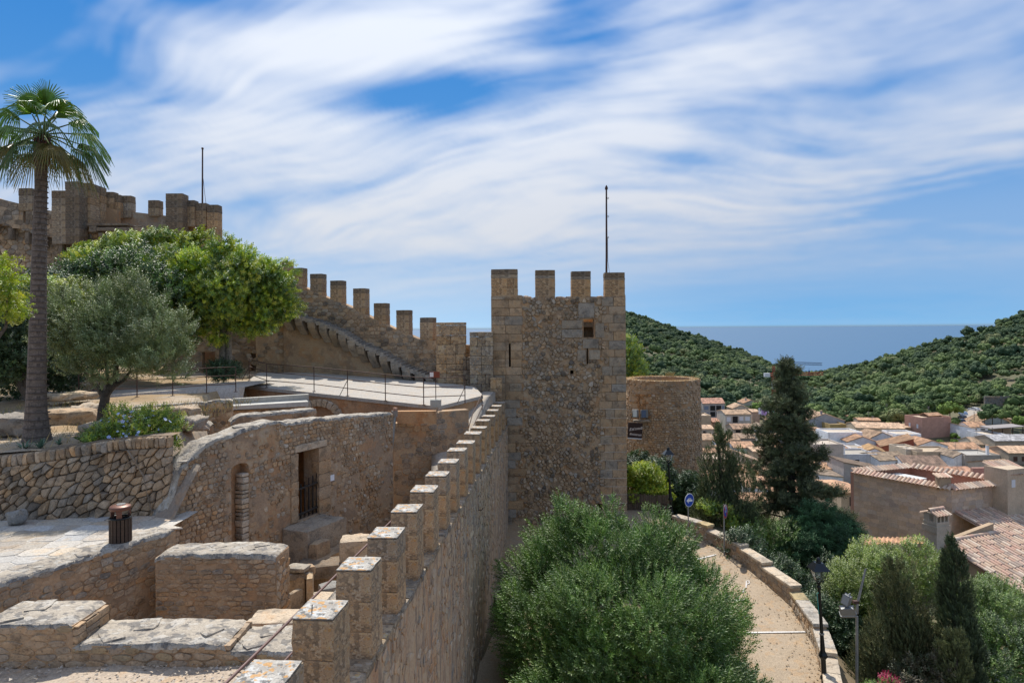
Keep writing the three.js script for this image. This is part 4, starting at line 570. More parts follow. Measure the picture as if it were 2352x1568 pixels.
// ---------------------------------------------------------------- stepped rampart with corbelled stair
{
  const a = [-2.3, 40.9], b = [-16.6, 44.2], f0 = frame(a, b), dirAt = u => { const k = (u - W / 2) / F, dx = b[0] - a[0], dd = b[1] - a[1]; return (a[0] - k * a[1]) / (k * dd - dx); };   // fraction along the line for a sight column
  const t = thing('stair_rampart', 'rising crenellated rampart with a corbelled stair along its inner side', 'wall', [-9, -3.2, -47]);
  const S = u => dirAt(u) * f0.L, Yw = (u, v) => { const q = dirAt(u), d = lerp(a[1], b[1], q); return yAt(u, v, d); };
  const top = [[S(1068), Yw(1068, 792)], [S(1000), Yw(1000, 783)], [S(960), Yw(960, 778)], [S(900), Yw(900, 752)], [S(850), Yw(850, 728)], [S(800), Yw(800, 702)], [S(750), Yw(750, 683)], [S(700), Yw(700, 660)], [S(660), Yw(660, 645)], [S(600), Yw(600, 632)], [f0.L, Yw(600, 632)]].sort((p, q) => p[0] - q[0]);
  const tp = profile(top);
  part('core', tint(slab(f0, [[0, top[0][1]], ...top], -5.5, .7), C.mortar), M.plaster, t);
  const pts = scatter(0, 16, -4, tp(16), .4, .24, 271, .45, true);
  masonry(t, 'stone', pts, 0, 16.5, -4, tp(16.5) + .3, f0.map, { seed: 272, asp: 1.4, gap: .012, round: .24, h: .04, base: -.03, shoulder: .76, tilt: .4, top: tp, keep: (s, y) => y > tp(s) - 2.2 ? .85 : .45, col: stoneCol([C.grey, C.tan, C.mortar, C.dark], .24), most: 240 });
  const mer = (u0, u1, v0, v1, s2 = 0) => { const s0 = S(u1), s1 = S(u0), ym = Yw((u0 + u1) / 2, v0), yb = Yw((u0 + u1) / 2, v1) - .3, r = RNG(u0 | 0), m = new THREE.Group(); m.name = 'merlon'; const w = (s1 - s0) * .82, q = f0.map(s0 + (s1 - s0) * .62 - .12, yb, -.34); m.position.set(q[0] - t.position.x, yb - t.position.y, q[2] - t.position.z); m.rotation.y = Math.atan2(-f0.dir.z, f0.dir.x); t.add(m); const hh = ym - yb, c = [0, .45 + r() * .2, .95 + r() * .2, hh - .3, hh]; for (let i = 0; i < 4; i++) { const g = worn(w, c[i + 1] - c[i] + .01, .66, u0 + i, .02, .014, 6); tint(g, vary(i === 3 ? C.dark : C.tan, r, .18)); g.translate(0, (c[i] + c[i + 1]) / 2, 0); local('block', g, M.crust, m); } };
  for (const q of [[640, 664, 600, 652], [667, 697, 615, 664], [709, 742, 628.5, 680], [755, 788, 644, 692], [807.6, 842, 662, 714], [855, 889, 696, 748], [906.4, 942, 712, 770], [960.7, 997.5, 729, 784]]) mer(...q);
  // the two big blocks beside the tower
  const blk = (u0, u1, v0, v1, d, th, c, nm) => { const x0 = X(u0, d), x1 = X(u1, d), y1 = yAt((u0 + u1) / 2, v0, d), y0 = yAt((u0 + u1) / 2, v1, d), r = RNG(u0); let y = y0; while (y < y1 - .05) { const hh = Math.min(.5 + r() * .1, y1 - y), n = Math.max(1, Math.round((x1 - x0) / .8) + (r() < .5 ? 1 : 0)); for (let i = 0; i < n; i++) { const g = worn((x1 - x0) / n - .01, hh - .01, th, y * 5 + i, .02, .014, 5); tint(g, vary(c, r, .16)); g.translate(lerp(x0, x1, (i + .5) / n), y + hh / 2, -d - th / 2); part(nm, g, M.crust, t); } y += hh; } };
  blk(1001, 1069, 740, 900, 39.9, .9, C.tan, 'block'); blk(1078, 1132, 762, 905, 39.5, .8, C.grey, 'block'); blk(1125, 1152, 868, 935, 39.0, .5, C.tan, 'block'); blk(1062, 1080, 820, 895, 39.8, .6, C.dark, 'block');
  // stair: a sloping shelf carried on corbels in front of the wall
  const proj = 1.25, ef = [[1000, 880], [985, 862], [930, 842], [880, 812], [830, 790], [790, 765], [750, 745], [700, 728], [640, 710], [600, 690]].map(([u, v]) => { const q = dirAt(u), d = lerp(a[1], b[1], q) - proj * .9, p = P(u, v, d); return p; });
  const sg = new Geo(); for (let i = 0; i < ef.length - 1; i++) { const n = 6; for (let k = 0; k < n; k++) { const p = ef[i].clone().lerp(ef[i + 1], k / n), q = ef[i].clone().lerp(ef[i + 1], (k + 1) / n), y = Math.min(p.y, q.y) + .5 * Math.abs(q.y - p.y); const e = (hsh(i, k, 3) - .5) * .07; const bk = v => [v.x - f0.n.x * (proj + .1), y + .04 + e, v.z - f0.n.z * (proj + .1)], fr = (v, dy) => [v.x, y + dy + e, v.z]; const c = mulc([.34, .31, .27], .9 + hsh(i, k, 9) * .25); sg.quad(fr(p, 0), fr(q, 0), bk(q), bk(p), c); sg.quad(fr(p, -.24), fr(q, -.24), fr(q, 0), fr(p, 0), c); sg.quad(fr(q, 0), fr(q, -.24), bk(q), bk(q), c); const bl = v => [v.x - f0.n.x * proj, y - .24, v.z - f0.n.z * proj]; sg.quad(fr(p, -.24), bl(p), bl(q), fr(q, -.24), c); const rr = (v, dy) => [v.x, y + dy, v.z]; sg.quad(fr(p, 0), bk(p), [bk(p)[0], y - .3, bk(p)[2]], fr(p, -.3), c); } }
  part('stair', sg, M.stone, t);
  const r = RNG(281), len = i => { const q = clamp(i, 0, ef.length - 1.001), k = Math.floor(q); return ef[k].clone().lerp(ef[k + 1], q - k); };
  for (let i = 0; i < 15; i++) { const p = len(.9 + i * .53), sh = new THREE.Shape(); sh.moveTo(0, 0); sh.lineTo(0, -.05); sh.bezierCurveTo(.02, -.5, .5, -.62, .7, -.95); sh.lineTo(proj + .1, -1.1); sh.lineTo(proj + .1, 0); sh.closePath(); const g = new THREE.ExtrudeGeometry(sh, { depth: .42, bevelEnabled: true, bevelSize: .04, bevelThickness: .04, bevelSegments: 2, curveSegments: 6 }); g.translate(0, 0, -.21); const m = new THREE.Matrix4().makeBasis(f0.n.clone().negate(), new THREE.Vector3(0, 1, 0), f0.n.clone().negate().cross(new THREE.Vector3(0, 1, 0))); g.applyMatrix4(m); g.translate(p.x, p.y - .22, p.z); g.computeVertexNormals(); part('corbel', tint(g.toNonIndexed(), vary(C.grey, r, .18)), M.stone, t); }
  // lower wall under the stair, set back
  const lf = frame([a[0] - .5, a[1] - .3], [b[0] + 2, b[1] - .6]);
  part('lower_wall', tint(slab(lf, [[0, -3.4], [lf.L * .1, -3.3], [lf.L, 1.2]], -5.5, .5), C.mortar), M.plaster, t);
  // railing bars set in the parapet
  for (const [u0, v0, u1, v1] of [[1036, 849, 1070, 849], [1036, 862, 1070, 862]]) part('iron_bar', tube([P(u0, v0, 39.6), P(u1, v1, 39.6)], .025, 5), M.rust, t);
}
// old wall behind the big tree, with low dark doorways
ruin('rear_wall', 'dark shaded castle wall with two low doorways behind the trees', [X(380, 44.5), 44.5], [X(640, 46), 46], { seed: 291, bot: -3.6, th: .8, cap: false, prof: [[0, 2.0], [1, 2.4]], holes: [[2.2, 3.0, -3.2, -1.4, 0], [5.2, 5.9, -3.2, -1.5, 0]], st: { w: .5, rh: .32, most: 120, col: stoneCol([C.tan, C.grey, C.mortar], .18) } });
{ const w = scene.children[scene.children.length - 1]; part('doorway_backing', tint(box(X(510, 46.6), -1.2, -47, X(660, 46.6) - X(370, 46.6), 5.5, .3), C.mortar), M.plaster, w); }  // added slab behind the doorways, hiding the sky beyond
// ---------------------------------------------------------------- upper castle on the left
{
  const D = 51, t = thing('upper_castle_wall', 'upper castle wall with corbel row and mixed merlons at the top left', 'wall', [X(120, D), 1, -D]);
  const y = (u, v, d = D) => yAt(u, v, d);
  const seg = (u0, u1, d, prof, bot, th, holes, c) => { const f = frame([X(u0, d), d], [X(u1, d), d]); part('wall_section', tint(slab(f, prof.map(([u, v]) => [X(u, d) - X(u0, d), y(u, v, d)]), bot, th, (holes || []).map(([a, b, e, g]) => [X(a, d) - X(u0, d), X(b, d) - X(u0, d), y(a, g, d), y(a, e, d)])), c || C.grey), M.plaster, t); return f; };
  const fA = seg(-90, 182, 50.3, [[-90, 425], [0, 456], [44, 467], [78, 476], [119, 484], [182, 500]], [[-90, 490], [0, 514], [182, 562]].map(([u, v]) => [X(u, 50.3) - X(-90, 50.3), y(u, v, 50.3)]), .7, [[54, 60, 484, 512], [159, 166, 505, 534]], C.grey);
  const fL = seg(-90, 330, 50.9, [[-90, 500], [330, 560]], -4, .6, [], C.mortar);
  const pts = scatter(0, 14, -3, 8, .5, .34, 301, .47); masonry(t, 'stone', pts, 0, 14, -3, y(100, 520), fL.map, { seed: 302, asp: 1.2, gap: .014, round: .24, h: .07, base: -.03, shoulder: .74, col: stoneCol([C.tan, C.grey, C.pale, C.mortar], .25), most: 220 });
  const ps = scatter(0, 9, y(182, 560, 50.3), y(0, 455, 50.3), .6, .35, 303, .3, true); masonry(t, 'dressed_stone', ps, 0, 9, y(182, 560, 50.3), y(-90, 425, 50.3), fA.map, { seed: 304, asp: 1.5, gap: .008, h: .03, base: -.03, shoulder: .95, tilt: .2, cut: s => { const u = s / (X(1, 50.3) - X(0, 50.3)) - 90; return y(u, profile([[-90, 490], [0, 514], [182, 562]])(u), 50.3); }, top: s => { const u = s / (X(1, 50.3) - X(0, 50.3)) - 90; return y(u, profile([[-90, 425], [0, 456], [44, 467], [78, 476], [119, 484], [182, 500]])(u), 50.3); }, skip: [[54, 60, 484, 512], [159, 166, 505, 534]].map(([a, b, e, g]) => [X(a, 50.3) - X(-90, 50.3), X(b, 50.3) - X(-90, 50.3), y(a, g, 50.3), y(a, e, 50.3)]), col: stoneCol([C.grey, C.tan, C.dark], .2), most: 160 });
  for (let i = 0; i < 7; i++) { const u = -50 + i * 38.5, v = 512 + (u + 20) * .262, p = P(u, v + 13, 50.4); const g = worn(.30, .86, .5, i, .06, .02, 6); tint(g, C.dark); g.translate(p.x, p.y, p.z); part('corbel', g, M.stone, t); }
  const mer = (u0, u1, v0, v1, d, c, side, th = .7) => { const r = RNG(u0 * 3 | 0), m = new THREE.Group(); m.name = 'merlon'; const x0 = X(u0, d), x1 = X(u1, d), yt = y(u0, v0, d), yb = y(u0, v1, d); m.position.set((x0 + x1) / 2 - t.position.x, yb - t.position.y, -d - th / 2 - t.position.z); if (side) m.rotation.y = side; t.add(m); const n = Math.max(2, Math.round((yt - yb) / .55)); for (let i = 0; i < n; i++) { const g = worn(x1 - x0, (yt - yb) / n + .01, th, u0 + i, .02, .014, 6); tint(g, vary(i === n - 1 ? C.dark : c, r, .16)); g.translate((r() - .5) * .03, (yt - yb) * (i + .5) / n, 0); local('block', g, M.crust, m); } };
  mer(43.7, 75, 432, 484, 50.2, C.grey); mer(119.5, 152, 437.5, 560, 50, C.grey); mer(151, 183, 416.5, 560, 49.4, C.dark, 0, 1.0); mer(183, 209, 420, 520, 50.4, C.tan, 0, 2.0); mer(208, 234, 431, 520, 51.6, C.tan); mer(236, 262, 440.6, 482, 52.4, C.tan); mer(263, 277, 447, 500, 52.6, C.warm); mer(277, 302, 449, 500, 53, C.grey);  // tan merlon next to the dark projecting block paints its lit right face
  seg(196, 270, 52.2, [[196, 464], [226, 470], [270, 482]], 2, .5, [], C.warm); seg(262, 388, 53.2, [[262, 483], [302, 486], [345, 491], [388, 496]], 1, .6, [], C.grey);
  mer(341, 366, 459.6, 496, 53, C.grey); mer(382, 421, 444, 560, 51.8, C.dark, 0, 1.0); mer(421, 448, 459.6, 520, 52.6, C.tan); mer(450.6, 475, 466, 520, 52.8, C.tan, 0, .7); mer(476.5, 502, 470, 560, 52.6, C.warm, 0, .8); seg(382, 502, 53.2, [[382, 490], [450, 494], [502, 502]], 0, .6, [], C.tan);
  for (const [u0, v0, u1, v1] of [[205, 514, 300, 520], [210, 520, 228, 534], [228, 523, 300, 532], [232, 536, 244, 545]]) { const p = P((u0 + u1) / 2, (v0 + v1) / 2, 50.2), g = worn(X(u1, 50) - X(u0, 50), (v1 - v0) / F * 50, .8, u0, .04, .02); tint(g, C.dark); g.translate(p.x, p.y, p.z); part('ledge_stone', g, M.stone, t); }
  const fp = thing('flagpole', 'thin dark flagpole above the upper castle merlons on the left', 'flagpole', P(464, 500, 54).toArray()); part('pole', tube([P(464, 505, 54), P(464.5, 342, 54)], [.07, .055], 7), M.rust, fp); part('finial', new THREE.SphereGeometry(.1, 8, 6).translate(...P(464.5, 341, 54).toArray()), M.rust, fp); part('halyard', tube([P(466, 410, 54), P(469, 440, 54), P(474, 480, 54)], .015, 4), M.rust, fp);
}

// ================================================================ the lane below the rampart, its wall, lamps and signs
const footUV = [[1546, 1213], [1583, 1223], [1625, 1245], [1668, 1268], [1712, 1300], [1752, 1335], [1817, 1393], [1849, 1438], [1879, 1503], [1892, 1568], [1900, 1660]];
const onRoad = (u, v) => { let d = 30; for (let i = 0; i < 20; i++) { const p = P(u, v, d); d *= lerp(1, roadY(d) / p.y, .7); } const p = P(u, v, d); p.y = roadY(d); return p; };
const foot = footUV.map(a => onRoad(...a));
{
  const wall = foot, left = p => new THREE.Vector3(Math.max(-.5, p.x - 9.5), p.y, p.z);
  // carriageway
  const far = [new THREE.Vector3(8.2, roadY(42), -42.6), new THREE.Vector3(7.6, roadY(43) - .1, -47)];
  const line = [...far.reverse(), ...wall, new THREE.Vector3(10.6, roadY(14), -14), new THREE.Vector3(9, roadY(4), -4)];
  const lineAt = k => { const q = k * (line.length - 1), i = Math.min(line.length - 2, Math.floor(q)); return line[i].clone().lerp(line[i + 1], q - i); };
  setting('lane', sheet(24, 90, (a, b) => { const p = lineAt(b), x = lerp(p.x - 13, p.x + .1, a); return [x, roadY(-p.z) + .02 + wob(x, p.z, .3, .015), p.z]; }, (p) => { const k = fbm(p[0] * .8, p[2] * .8, 6, 3), q = fbm(p[0] * .25, p[2] * .25, 2, 3); return mixc([.40, .31, .215], mixc([.46, .37, .27], [.46, .30, .14], sstep(.55, .7, q) * .8), k); }), M.gravel, 'sandy paved lane curving below the rampart wall', 'road');
  // pale joints across the lane
  for (const [u0, v0, u1, v1, lb] of [[1690, 1455, 1857, 1452.5, 'nearest'], [1560, 1384, 1718, 1379, 'middle'], [1530, 1303, 1645, 1275, 'far'], [1480, 1240, 1590, 1226, 'farthest']]) { const a = onRoad(u0, v0), b = onRoad(u1, v1); const dir = b.clone().sub(a).normalize(), n = new THREE.Vector3(-dir.z, 0, dir.x).multiplyScalar(.06); const g = new Geo(); const N = 14; for (let i = 0; i < N; i++) { const p = a.clone().lerp(b, i / N), q = a.clone().lerp(b, (i + 1) / N); p.y = roadY(-p.z) + .045; q.y = roadY(-q.z) + .045; g.quad([p.x + n.x, p.y, p.z + n.z], [q.x + n.x, q.y, q.z + n.z], [q.x - n.x, q.y, q.z - n.z], [p.x - n.x, p.y, p.z - n.z], [.66, .63, .6]); } setting('lane_joint', g, M.fine, lb + ' pale stone joint crossing the sandy lane', 'joint'); }
  { const g = new Geo(), pl = (pts) => { for (let i = 0; i + 1 < pts.length; i++) { const a = onRoad(...pts[i]), b = onRoad(...pts[i + 1]); const d = b.clone().sub(a).normalize(), n = new THREE.Vector3(-d.z, 0, d.x).multiplyScalar(.03); a.y += .05; b.y += .05; g.quad([a.x + n.x, a.y, a.z + n.z], [b.x + n.x, b.y, b.z + n.z], [b.x - n.x, b.y, b.z - n.z], [a.x - n.x, a.y, a.z - n.z], [.66, .62, .58]); } }; pl([[1714, 1352], [1715, 1336], [1720, 1335], [1722, 1341], [1715, 1344]]); pl([[1711, 1352], [1706, 1363]]); setting('chalk_mark', g, M.fine, 'small white chalk mark drawn on the lane', 'marking'); }
  // wall along the outer edge, stepping with the slope
  const t = thing('lane_wall', 'stepped stone parapet wall along the outer edge of the lane', 'wall', foot[4].toArray());
  const r = RNG(401); const seg = []; const full = []; for (let i = 0; i < wall.length - 1; i++) { const n = Math.max(1, Math.round(wall[i].distanceTo(wall[i + 1]) / .5)); for (let k = 0; k < n; k++) full.push(wall[i].clone().lerp(wall[i + 1], k / n)); } full.push(wall[wall.length - 1]);
  let i = 0; while (i < full.length - 1) {
    const n = Math.min(full.length - 1 - i, 4 + Math.floor(r() * 3)), A = full[i], B = full[i + n], top = (A.y + B.y) / 2 + .80 + (r() - .5) * .08; const f = frame([A.x, -A.z], [B.x, -B.z]); if (f.n.x > 0) { f.n.negate(); } const mp = (s, y, h) => [f.A.x + f.dir.x * s + f.n.x * h, y, f.A.z + f.dir.z * s + f.n.z * h];
    const yb = Math.min(A.y, B.y) - .6, fs = { ...f, map: mp }; part('core', tint(slab(fs, [[-.03, top - .13], [f.L + .03, top - .13]], yb - 2, .46), C.mortar), M.plaster, t);
    masonry(t, 'stone', scatter(0, f.L, yb, top - .13, .34, .19, 410 + i, .4, true), 0, f.L, yb, top - .12, mp, { seed: 420 + i, asp: 1.4, gap: .01, round: .22, h: .025, base: -.03, shoulder: .85, tilt: .6, col: stoneCol([C.tan, C.warm, C.pale, C.grey], .2), most: 36 });
    let s = -.05; while (s < f.L + .02) { const w = Math.min(.75 + r() * .6, f.L + .06 - s); if (w < .1) break; const g = worn(w - .012, .15, .60, i + s * 3, .03, .018, 8); tint(g, vary(r() < .22 ? [.50, .40, .22] : [.52, .46, .38], r, .12)); g.rotateY(Math.atan2(-f.dir.z, f.dir.x)); const q = mp(s + w / 2, top - .06, -.24); g.translate(...q); part('coping_stone', g, M.stone, t); s += w; }
    i += n;
  }
}
function lampPost(label, base, top, tilt) {
  const h = top.y - base.y, t = thing('street_lamp', label, 'lamp', base.toArray(), 'old-style lamps along the lane'); const at = y => new THREE.Vector3(tilt * (y / h), y, 0);
  const post = new THREE.LatheGeometry([[.17, 0], [.17, .12], [.12, .2], [.105, .55], [.14, .62], [.14, .68], [.09, .74], [.085, 1.3], [.125, 1.36], [.16, 1.42], [.13, 1.5], [.085, 1.6], [.062, 2.2], [.05, h - 1.0], [.075, h - .98], [.075, h - .93], [.045, h - .9], [.06, h - .82]].map(a => new THREE.Vector2(...a)), 12); const sh = new THREE.Matrix4().set(1, tilt / h, 0, 0, 0, 1, 0, 0, 0, 0, 1, 0, 0, 0, 0, 1); post.applyMatrix4(sh); local('post', post, M.black, t);
  const L = new THREE.Group(); L.name = 'lantern'; L.position.copy(at(h - .82)); t.add(L); const q = (w, y) => [[-w, y, -w], [w, y, -w], [w, y, w], [-w, y, w]];
  const lo = q(.13, .1), hi = q(.23, .5), bars = []; for (let i = 0; i < 4; i++) { bars.push(tube([lo[i], hi[i]], .012, 5), tube([lo[i], lo[(i + 1) % 4]], .014, 5), tube([hi[i], hi[(i + 1) % 4]], .016, 5), tube([[0, 0, 0], lo[i]], .012, 5)); } local('frame', bars, M.black, L);
  const gl = std({ color: lin(.5, .52, .5), roughness: .1 }); const gm = new THREE.MeshPhysicalMaterial({ color: lin(.8, .85, .85), roughness: .08, transmission: 1, thickness: 0 });
  for (let i = 0; i < 4; i++) { const g = new Geo(), j = (i + 1) % 4; g.quad(lo[i], lo[j], hi[j], hi[i], [1, 1, 1]); local('pane', g, gm, L); }
  const roof = new Geo(), e = q(.30, .49), u = q(.13, .72), c = [1, 1, 1]; for (let i = 0; i < 4; i++) { const j = (i + 1) % 4; roof.quad(e[i], e[j], u[j], u[i], c); } roof.quad(u[0], u[1], u[2], u[3], c); local('lamp_roof', roof, std({ color: lin(.03, .035, .04), roughness: .28, metalness: .7 }), L);
  local('finial', new THREE.LatheGeometry([[.09, .70], [.09, .76], [.06, .8], [.085, .84], [.03, .9], [0, .92]].map(a => new THREE.Vector2(...a)), 10), M.black, L); local('bulb', new THREE.SphereGeometry(.05, 8, 6).translate(0, .3, 0), std({ color: lin(.7, .7, .65), roughness: .3 }), L);
  const tape = tube([[-.06, h - 1.15, .06], [-.085, h - 1.18, 0], [-.08, h - 1.5, .02], [-.075, h - 1.9, .03]].map(a => [a[0] + at(a[1]).x, a[1], a[2]]), .014, 5); if (/near/.test(label)) { local('tie', tape, std({ color: lin(.05, .32, .27) }), t); const bd = new THREE.CylinderGeometry(.085, .085, .05, 12); bd.translate(at(h - 2.6).x, h - 2.6, 0); local('clamp', bd, M.galv, t); } return t;
}
{
  const b = new THREE.Vector3(X(1890, 24), roadY(24), -24), tp = P(1878, 1285, 24); lampPost('tall black lantern street lamp standing near at the lane edge', b, tp, tp.x - b.x);
  const b2 = new THREE.Vector3(X(1541, 40.2), roadY(40.2), -40.2), t2p = P(1533.5, 1030, 40.2); lampPost('black lantern street lamp farther off in front of the round tower', b2, t2p, t2p.x - b2.x);
  const disc = (r, n = 32) => new THREE.CylinderGeometry(r, r, .012, n).rotateX(Math.PI / 2);
  const sign = (label, b, h, turn, R) => { const t = thing('road_sign', label, 'sign', b.toArray()); t.rotation.y = turn; local('post', tube([[0, -.1, 0], [0, h, 0]], .038, 8), M.galv, t); local('bracket', box(0, h - R, .045, .2, .06, .06), M.galv, t); const pl = new THREE.Group(); pl.name = 'plate'; pl.position.set(0, h - R, .085); t.add(pl); return [t, pl]; };
  const blue = std({ color: lin(.006, .055, .36), roughness: .4 }), white = std({ color: lin(.78, .79, .8), roughness: .5, map: T.fine }), red = std({ color: lin(.42, .012, .02), roughness: .4 });
  { const b = onRoad(1581.5, 1228), top = P(1580, 1133, -b.z), h = top.y - b.y, [t, p] = sign('round blue sign with a white arrow at the start of the lane wall', b, h, .6, .36); local('rim', new THREE.TorusGeometry(.36, .016, 6, 36), white, p); local('face', disc(.36), blue, p); const s = new THREE.Shape(); s.moveTo(-.25, 0); s.lineTo(-.05, .15); s.lineTo(-.08, .055); s.lineTo(.25, .05); s.lineTo(.25, -.06); s.lineTo(-.08, -.055); s.lineTo(-.02, -.17); s.closePath(); local('arrow', new THREE.ExtrudeGeometry(s, { depth: .006, bevelEnabled: false }).rotateZ(-.1).translate(0, -.02, .008), white, p); const st = new THREE.Shape(); st.moveTo(-.1, .05); st.lineTo(.03, .13); st.lineTo(.13, .1); st.lineTo(.16, .02); st.lineTo(.02, .05); local('sticker', new THREE.ExtrudeGeometry(st, { depth: .006, bevelEnabled: false }).translate(0, 0, .008), std({ color: lin(.5, .47, .5) }), p); }
  { const b = onRoad(1664, 1276), top = P(1666.5, 1158, -b.z), h = top.y - b.y, [t, p] = sign('round red and blue no-parking sign beside the lane wall', b, h, .98, .36); local('ring', disc(.36), red, p); local('face', disc(.26).translate(0, 0, .006), blue, p); local('bar', box(0, 0, .014, .52, .07, .006).rotateZ(-.785), red, p); local('sticker', box(.02, .22, .016, .11, .2, .006), white, p); local('sticker', box(-.02, .02, .018, .2, .14, .004), std({ color: lin(.28, .33, .42) }), p); local('rim', new THREE.TorusGeometry(.36, .012, 6, 36), M.galv, p); }
  // floodlights on a galvanised pole
  const D = 25, fl = thing('floodlight_pole', 'galvanised pole with two floodlights among the trees beside the near lamp', 'floodlight', P(1969, 1560, D).toArray()); const p0 = P(1969, 1700, D), p1 = P(1969, 1415, D), p2 = P(1969.5, 1390, D), p3 = P(1989, 1306, D);
  part('pole', tube([p0, P(1969, 1480, D), p1], [.055, .052, .05], 9), M.galv, fl); part('slanted_tip', tube([p2.clone().add(new THREE.Vector3(0, -.3, 0)), p2, p3], [.05, .05, .035], 7), M.galv, fl); part('cap', box(...P(1966, 1382, D).toArray(), .2, .1, .14), M.rust, fl);
  const flood = (u, v, rz, ry, rx, s, front) => { const c = P(u, v, D - .1), G = new THREE.Group(); G.name = 'floodlight'; G.position.copy(c.clone().sub(originOf(fl))); G.rotation.set(rx, ry, rz); fl.add(G); const sh = new THREE.Shape(); sh.moveTo(-.32 * s, -.24 * s); sh.lineTo(.32 * s, -.24 * s); sh.lineTo(.32 * s, .24 * s); sh.lineTo(-.32 * s, .24 * s); const g = new THREE.ExtrudeGeometry(sh, { depth: .12 * s, bevelEnabled: true, bevelThickness: .07 * s, bevelSize: -.06 * s, bevelOffset: 0, bevelSegments: 2 }); g.translate(0, 0, -.06 * s); local('housing', g, M.galv, G); local('glass', box(0, 0, .14 * s, .54 * s, .38 * s, .01), std({ color: lin(.35, .37, .38), roughness: .2 }), G); local('yoke', [tube([[-.34 * s, 0, 0], [-.34 * s, 0, -.3 * s], [.34 * s, 0, -.3 * s], [.34 * s, 0, 0]], .018, 5)], M.galv, G); };
  flood(1945, 1377, 1.35, -.9, .1, .62); flood(1947, 1404, -.22, 2.9, .35, .8);
}
// lamps and board on the round tower
{
  const D = 53.2, white = std({ color: lin(.62, .66, .62), roughness: .25 });
  const fl = (u, v, c, lb, w, h) => { const p = P(u, v, D), t = thing('tower_floodlight', lb, 'floodlight', [p.x, p.y - h / 2, p.z]); const g = new THREE.CylinderGeometry(w * .5, w * .36, h, 4, 1).rotateY(.785); g.translate(0, h / 2, 0); local('housing', worn(w, h, .3, u, .03, .004).translate(0, h / 2, 0), std({ color: lin(.18, .18, .17), roughness: .5 }), t); local('lens', box(-w * .12, h / 2, .16, w * .62, h * .86, .02), c, t); local('bracket', tube([[-w * .5, h / 2, 0], [-w * .55, -.04, -.05], [w * .55, -.04, -.05], [w * .5, h / 2, 0]], .02, 5), M.black, t); };
  fl(1459.5, 949, white, 'pale square floodlight in the left of the round tower niche', .46, .6); fl(1480, 950, std({ color: lin(.10, .14, .22), roughness: .15 }), 'dark blue glass floodlight in the right of the round tower niche', .56, .62);
  const c = document.createElement('canvas'); c.width = 480; c.height = 512; const x = c.getContext('2d'); x.fillStyle = '#2c1812'; x.fillRect(0, 0, 480, 512); x.fillStyle = '#d9d2cb'; x.save(); x.translate(34, 268); x.rotate(-.16); x.transform(1, 0, -.34, 1, 0, 0); x.font = 'bold 132px serif'; x.fillText('Es', 6, 18); x.font = 'bold 118px serif'; x.fillText('Castell', 140, 6, 310); x.restore(); x.save(); x.translate(34, 420); x.rotate(.05); x.transform(1, 0, -.34, 1, 0, 0); x.font = 'bold 104px serif'; x.fillText('Restaurant', 14, 0, 410); x.restore();
  const tx = new THREE.CanvasTexture(c); tx.colorSpace = THREE.SRGBColorSpace; const p = P(1459, 988, 53.0), t = thing('restaurant_board', 'dark brown restaurant board with white script lettering on the round tower', 'sign', p.toArray());
  t.rotation.set(0, -.1, -.06); const pg = new THREE.PlaneGeometry(1.08, 1.14); const m = new THREE.Mesh(pg, std({ map: tx, roughness: .6 })); m.position.z = .035; m.name = 'lettering'; t.add(shadows(m)); local('board', box(0, 0, 0, 1.12, 1.18, .06), std({ color: lin(.028, .012, .009), roughness: .6 }), t); local('strip_light', box(0, -.63, .06, 1.08, .07, .1), std({ color: lin(.6, .62, .62), roughness: .4 }), t); local('bracket', [box(-.4, .1, -.15, .05, .05, .3), box(.4, .1, -.15, .05, .05, .3)], M.black, t);
  // reed fence before the bushes at the lane's far end
  const rf = thing('reed_fence', 'brown reed screen fence at the far end of the lane', 'fence', [X(1485, 42.4), -12.4, -42.4]); const r = RNG(431); const x0 = X(1420, 42.4), x1 = X(1536, 42.0); for (let i = 0; i < 90; i++) { const xx = lerp(x0, x1, i / 89), zz = -lerp(42.5, 42.1, i / 89) + (r() - .5) * .03; part('reed', tube([[xx, -12.6, zz], [xx + (r() - .5) * .03, yAt(1485, 1134, 42.4) + (r() - .5) * .12, zz]], .022, 4), std({ color: lin(...vary([.14, .10, .065], r, .3)) }), rf); if (i % 89 === 0) part('post', tube([[xx, -12.6, zz - .06], [xx, -10, zz - .06]], .05, 6), M.rust, rf); } for (const y of [-11.9, -10.9]) part('wire', tube([[x0, y, -42.46], [x1, y, -42.06]], .012, 4), M.rust, rf);
}

// ================================================================ the town in the valley
const WC = { white: [.90, .91, .93], cream: [.62, .55, .44], beige: [.54, .46, .37], stone: [.40, .33, .25], grey: [.40, .40, .40], ochre: [.48, .34, .14], pink: [.46, .25, .18], tan: [.50, .39, .27], red: [.32, .10, .06] };
const RC = { tile: [.50, .335, .225], brown: [.42, .32, .23], pale: [.57, .44, .325], grey: [.33, .28, .225], rose: [.50, .31, .24], dark: [.20, .155, .12] };
const wallM = std({ map: T.fine, vertexColors: true, bumpMap: T.stoneB, bumpScale: .02 });
const winM = { glass: M.glass, green: std({ color: lin(.025, .09, .06) }), brown: std({ color: lin(.10, .05, .03) }), white: std({ color: lin(.62, .64, .66) }), dark: std({ color: lin(.02, .018, .016) }), blue: std({ color: lin(.16, .2, .28), roughness: .3 }) };  // dark panels also paint the shade in porch and balcony openings
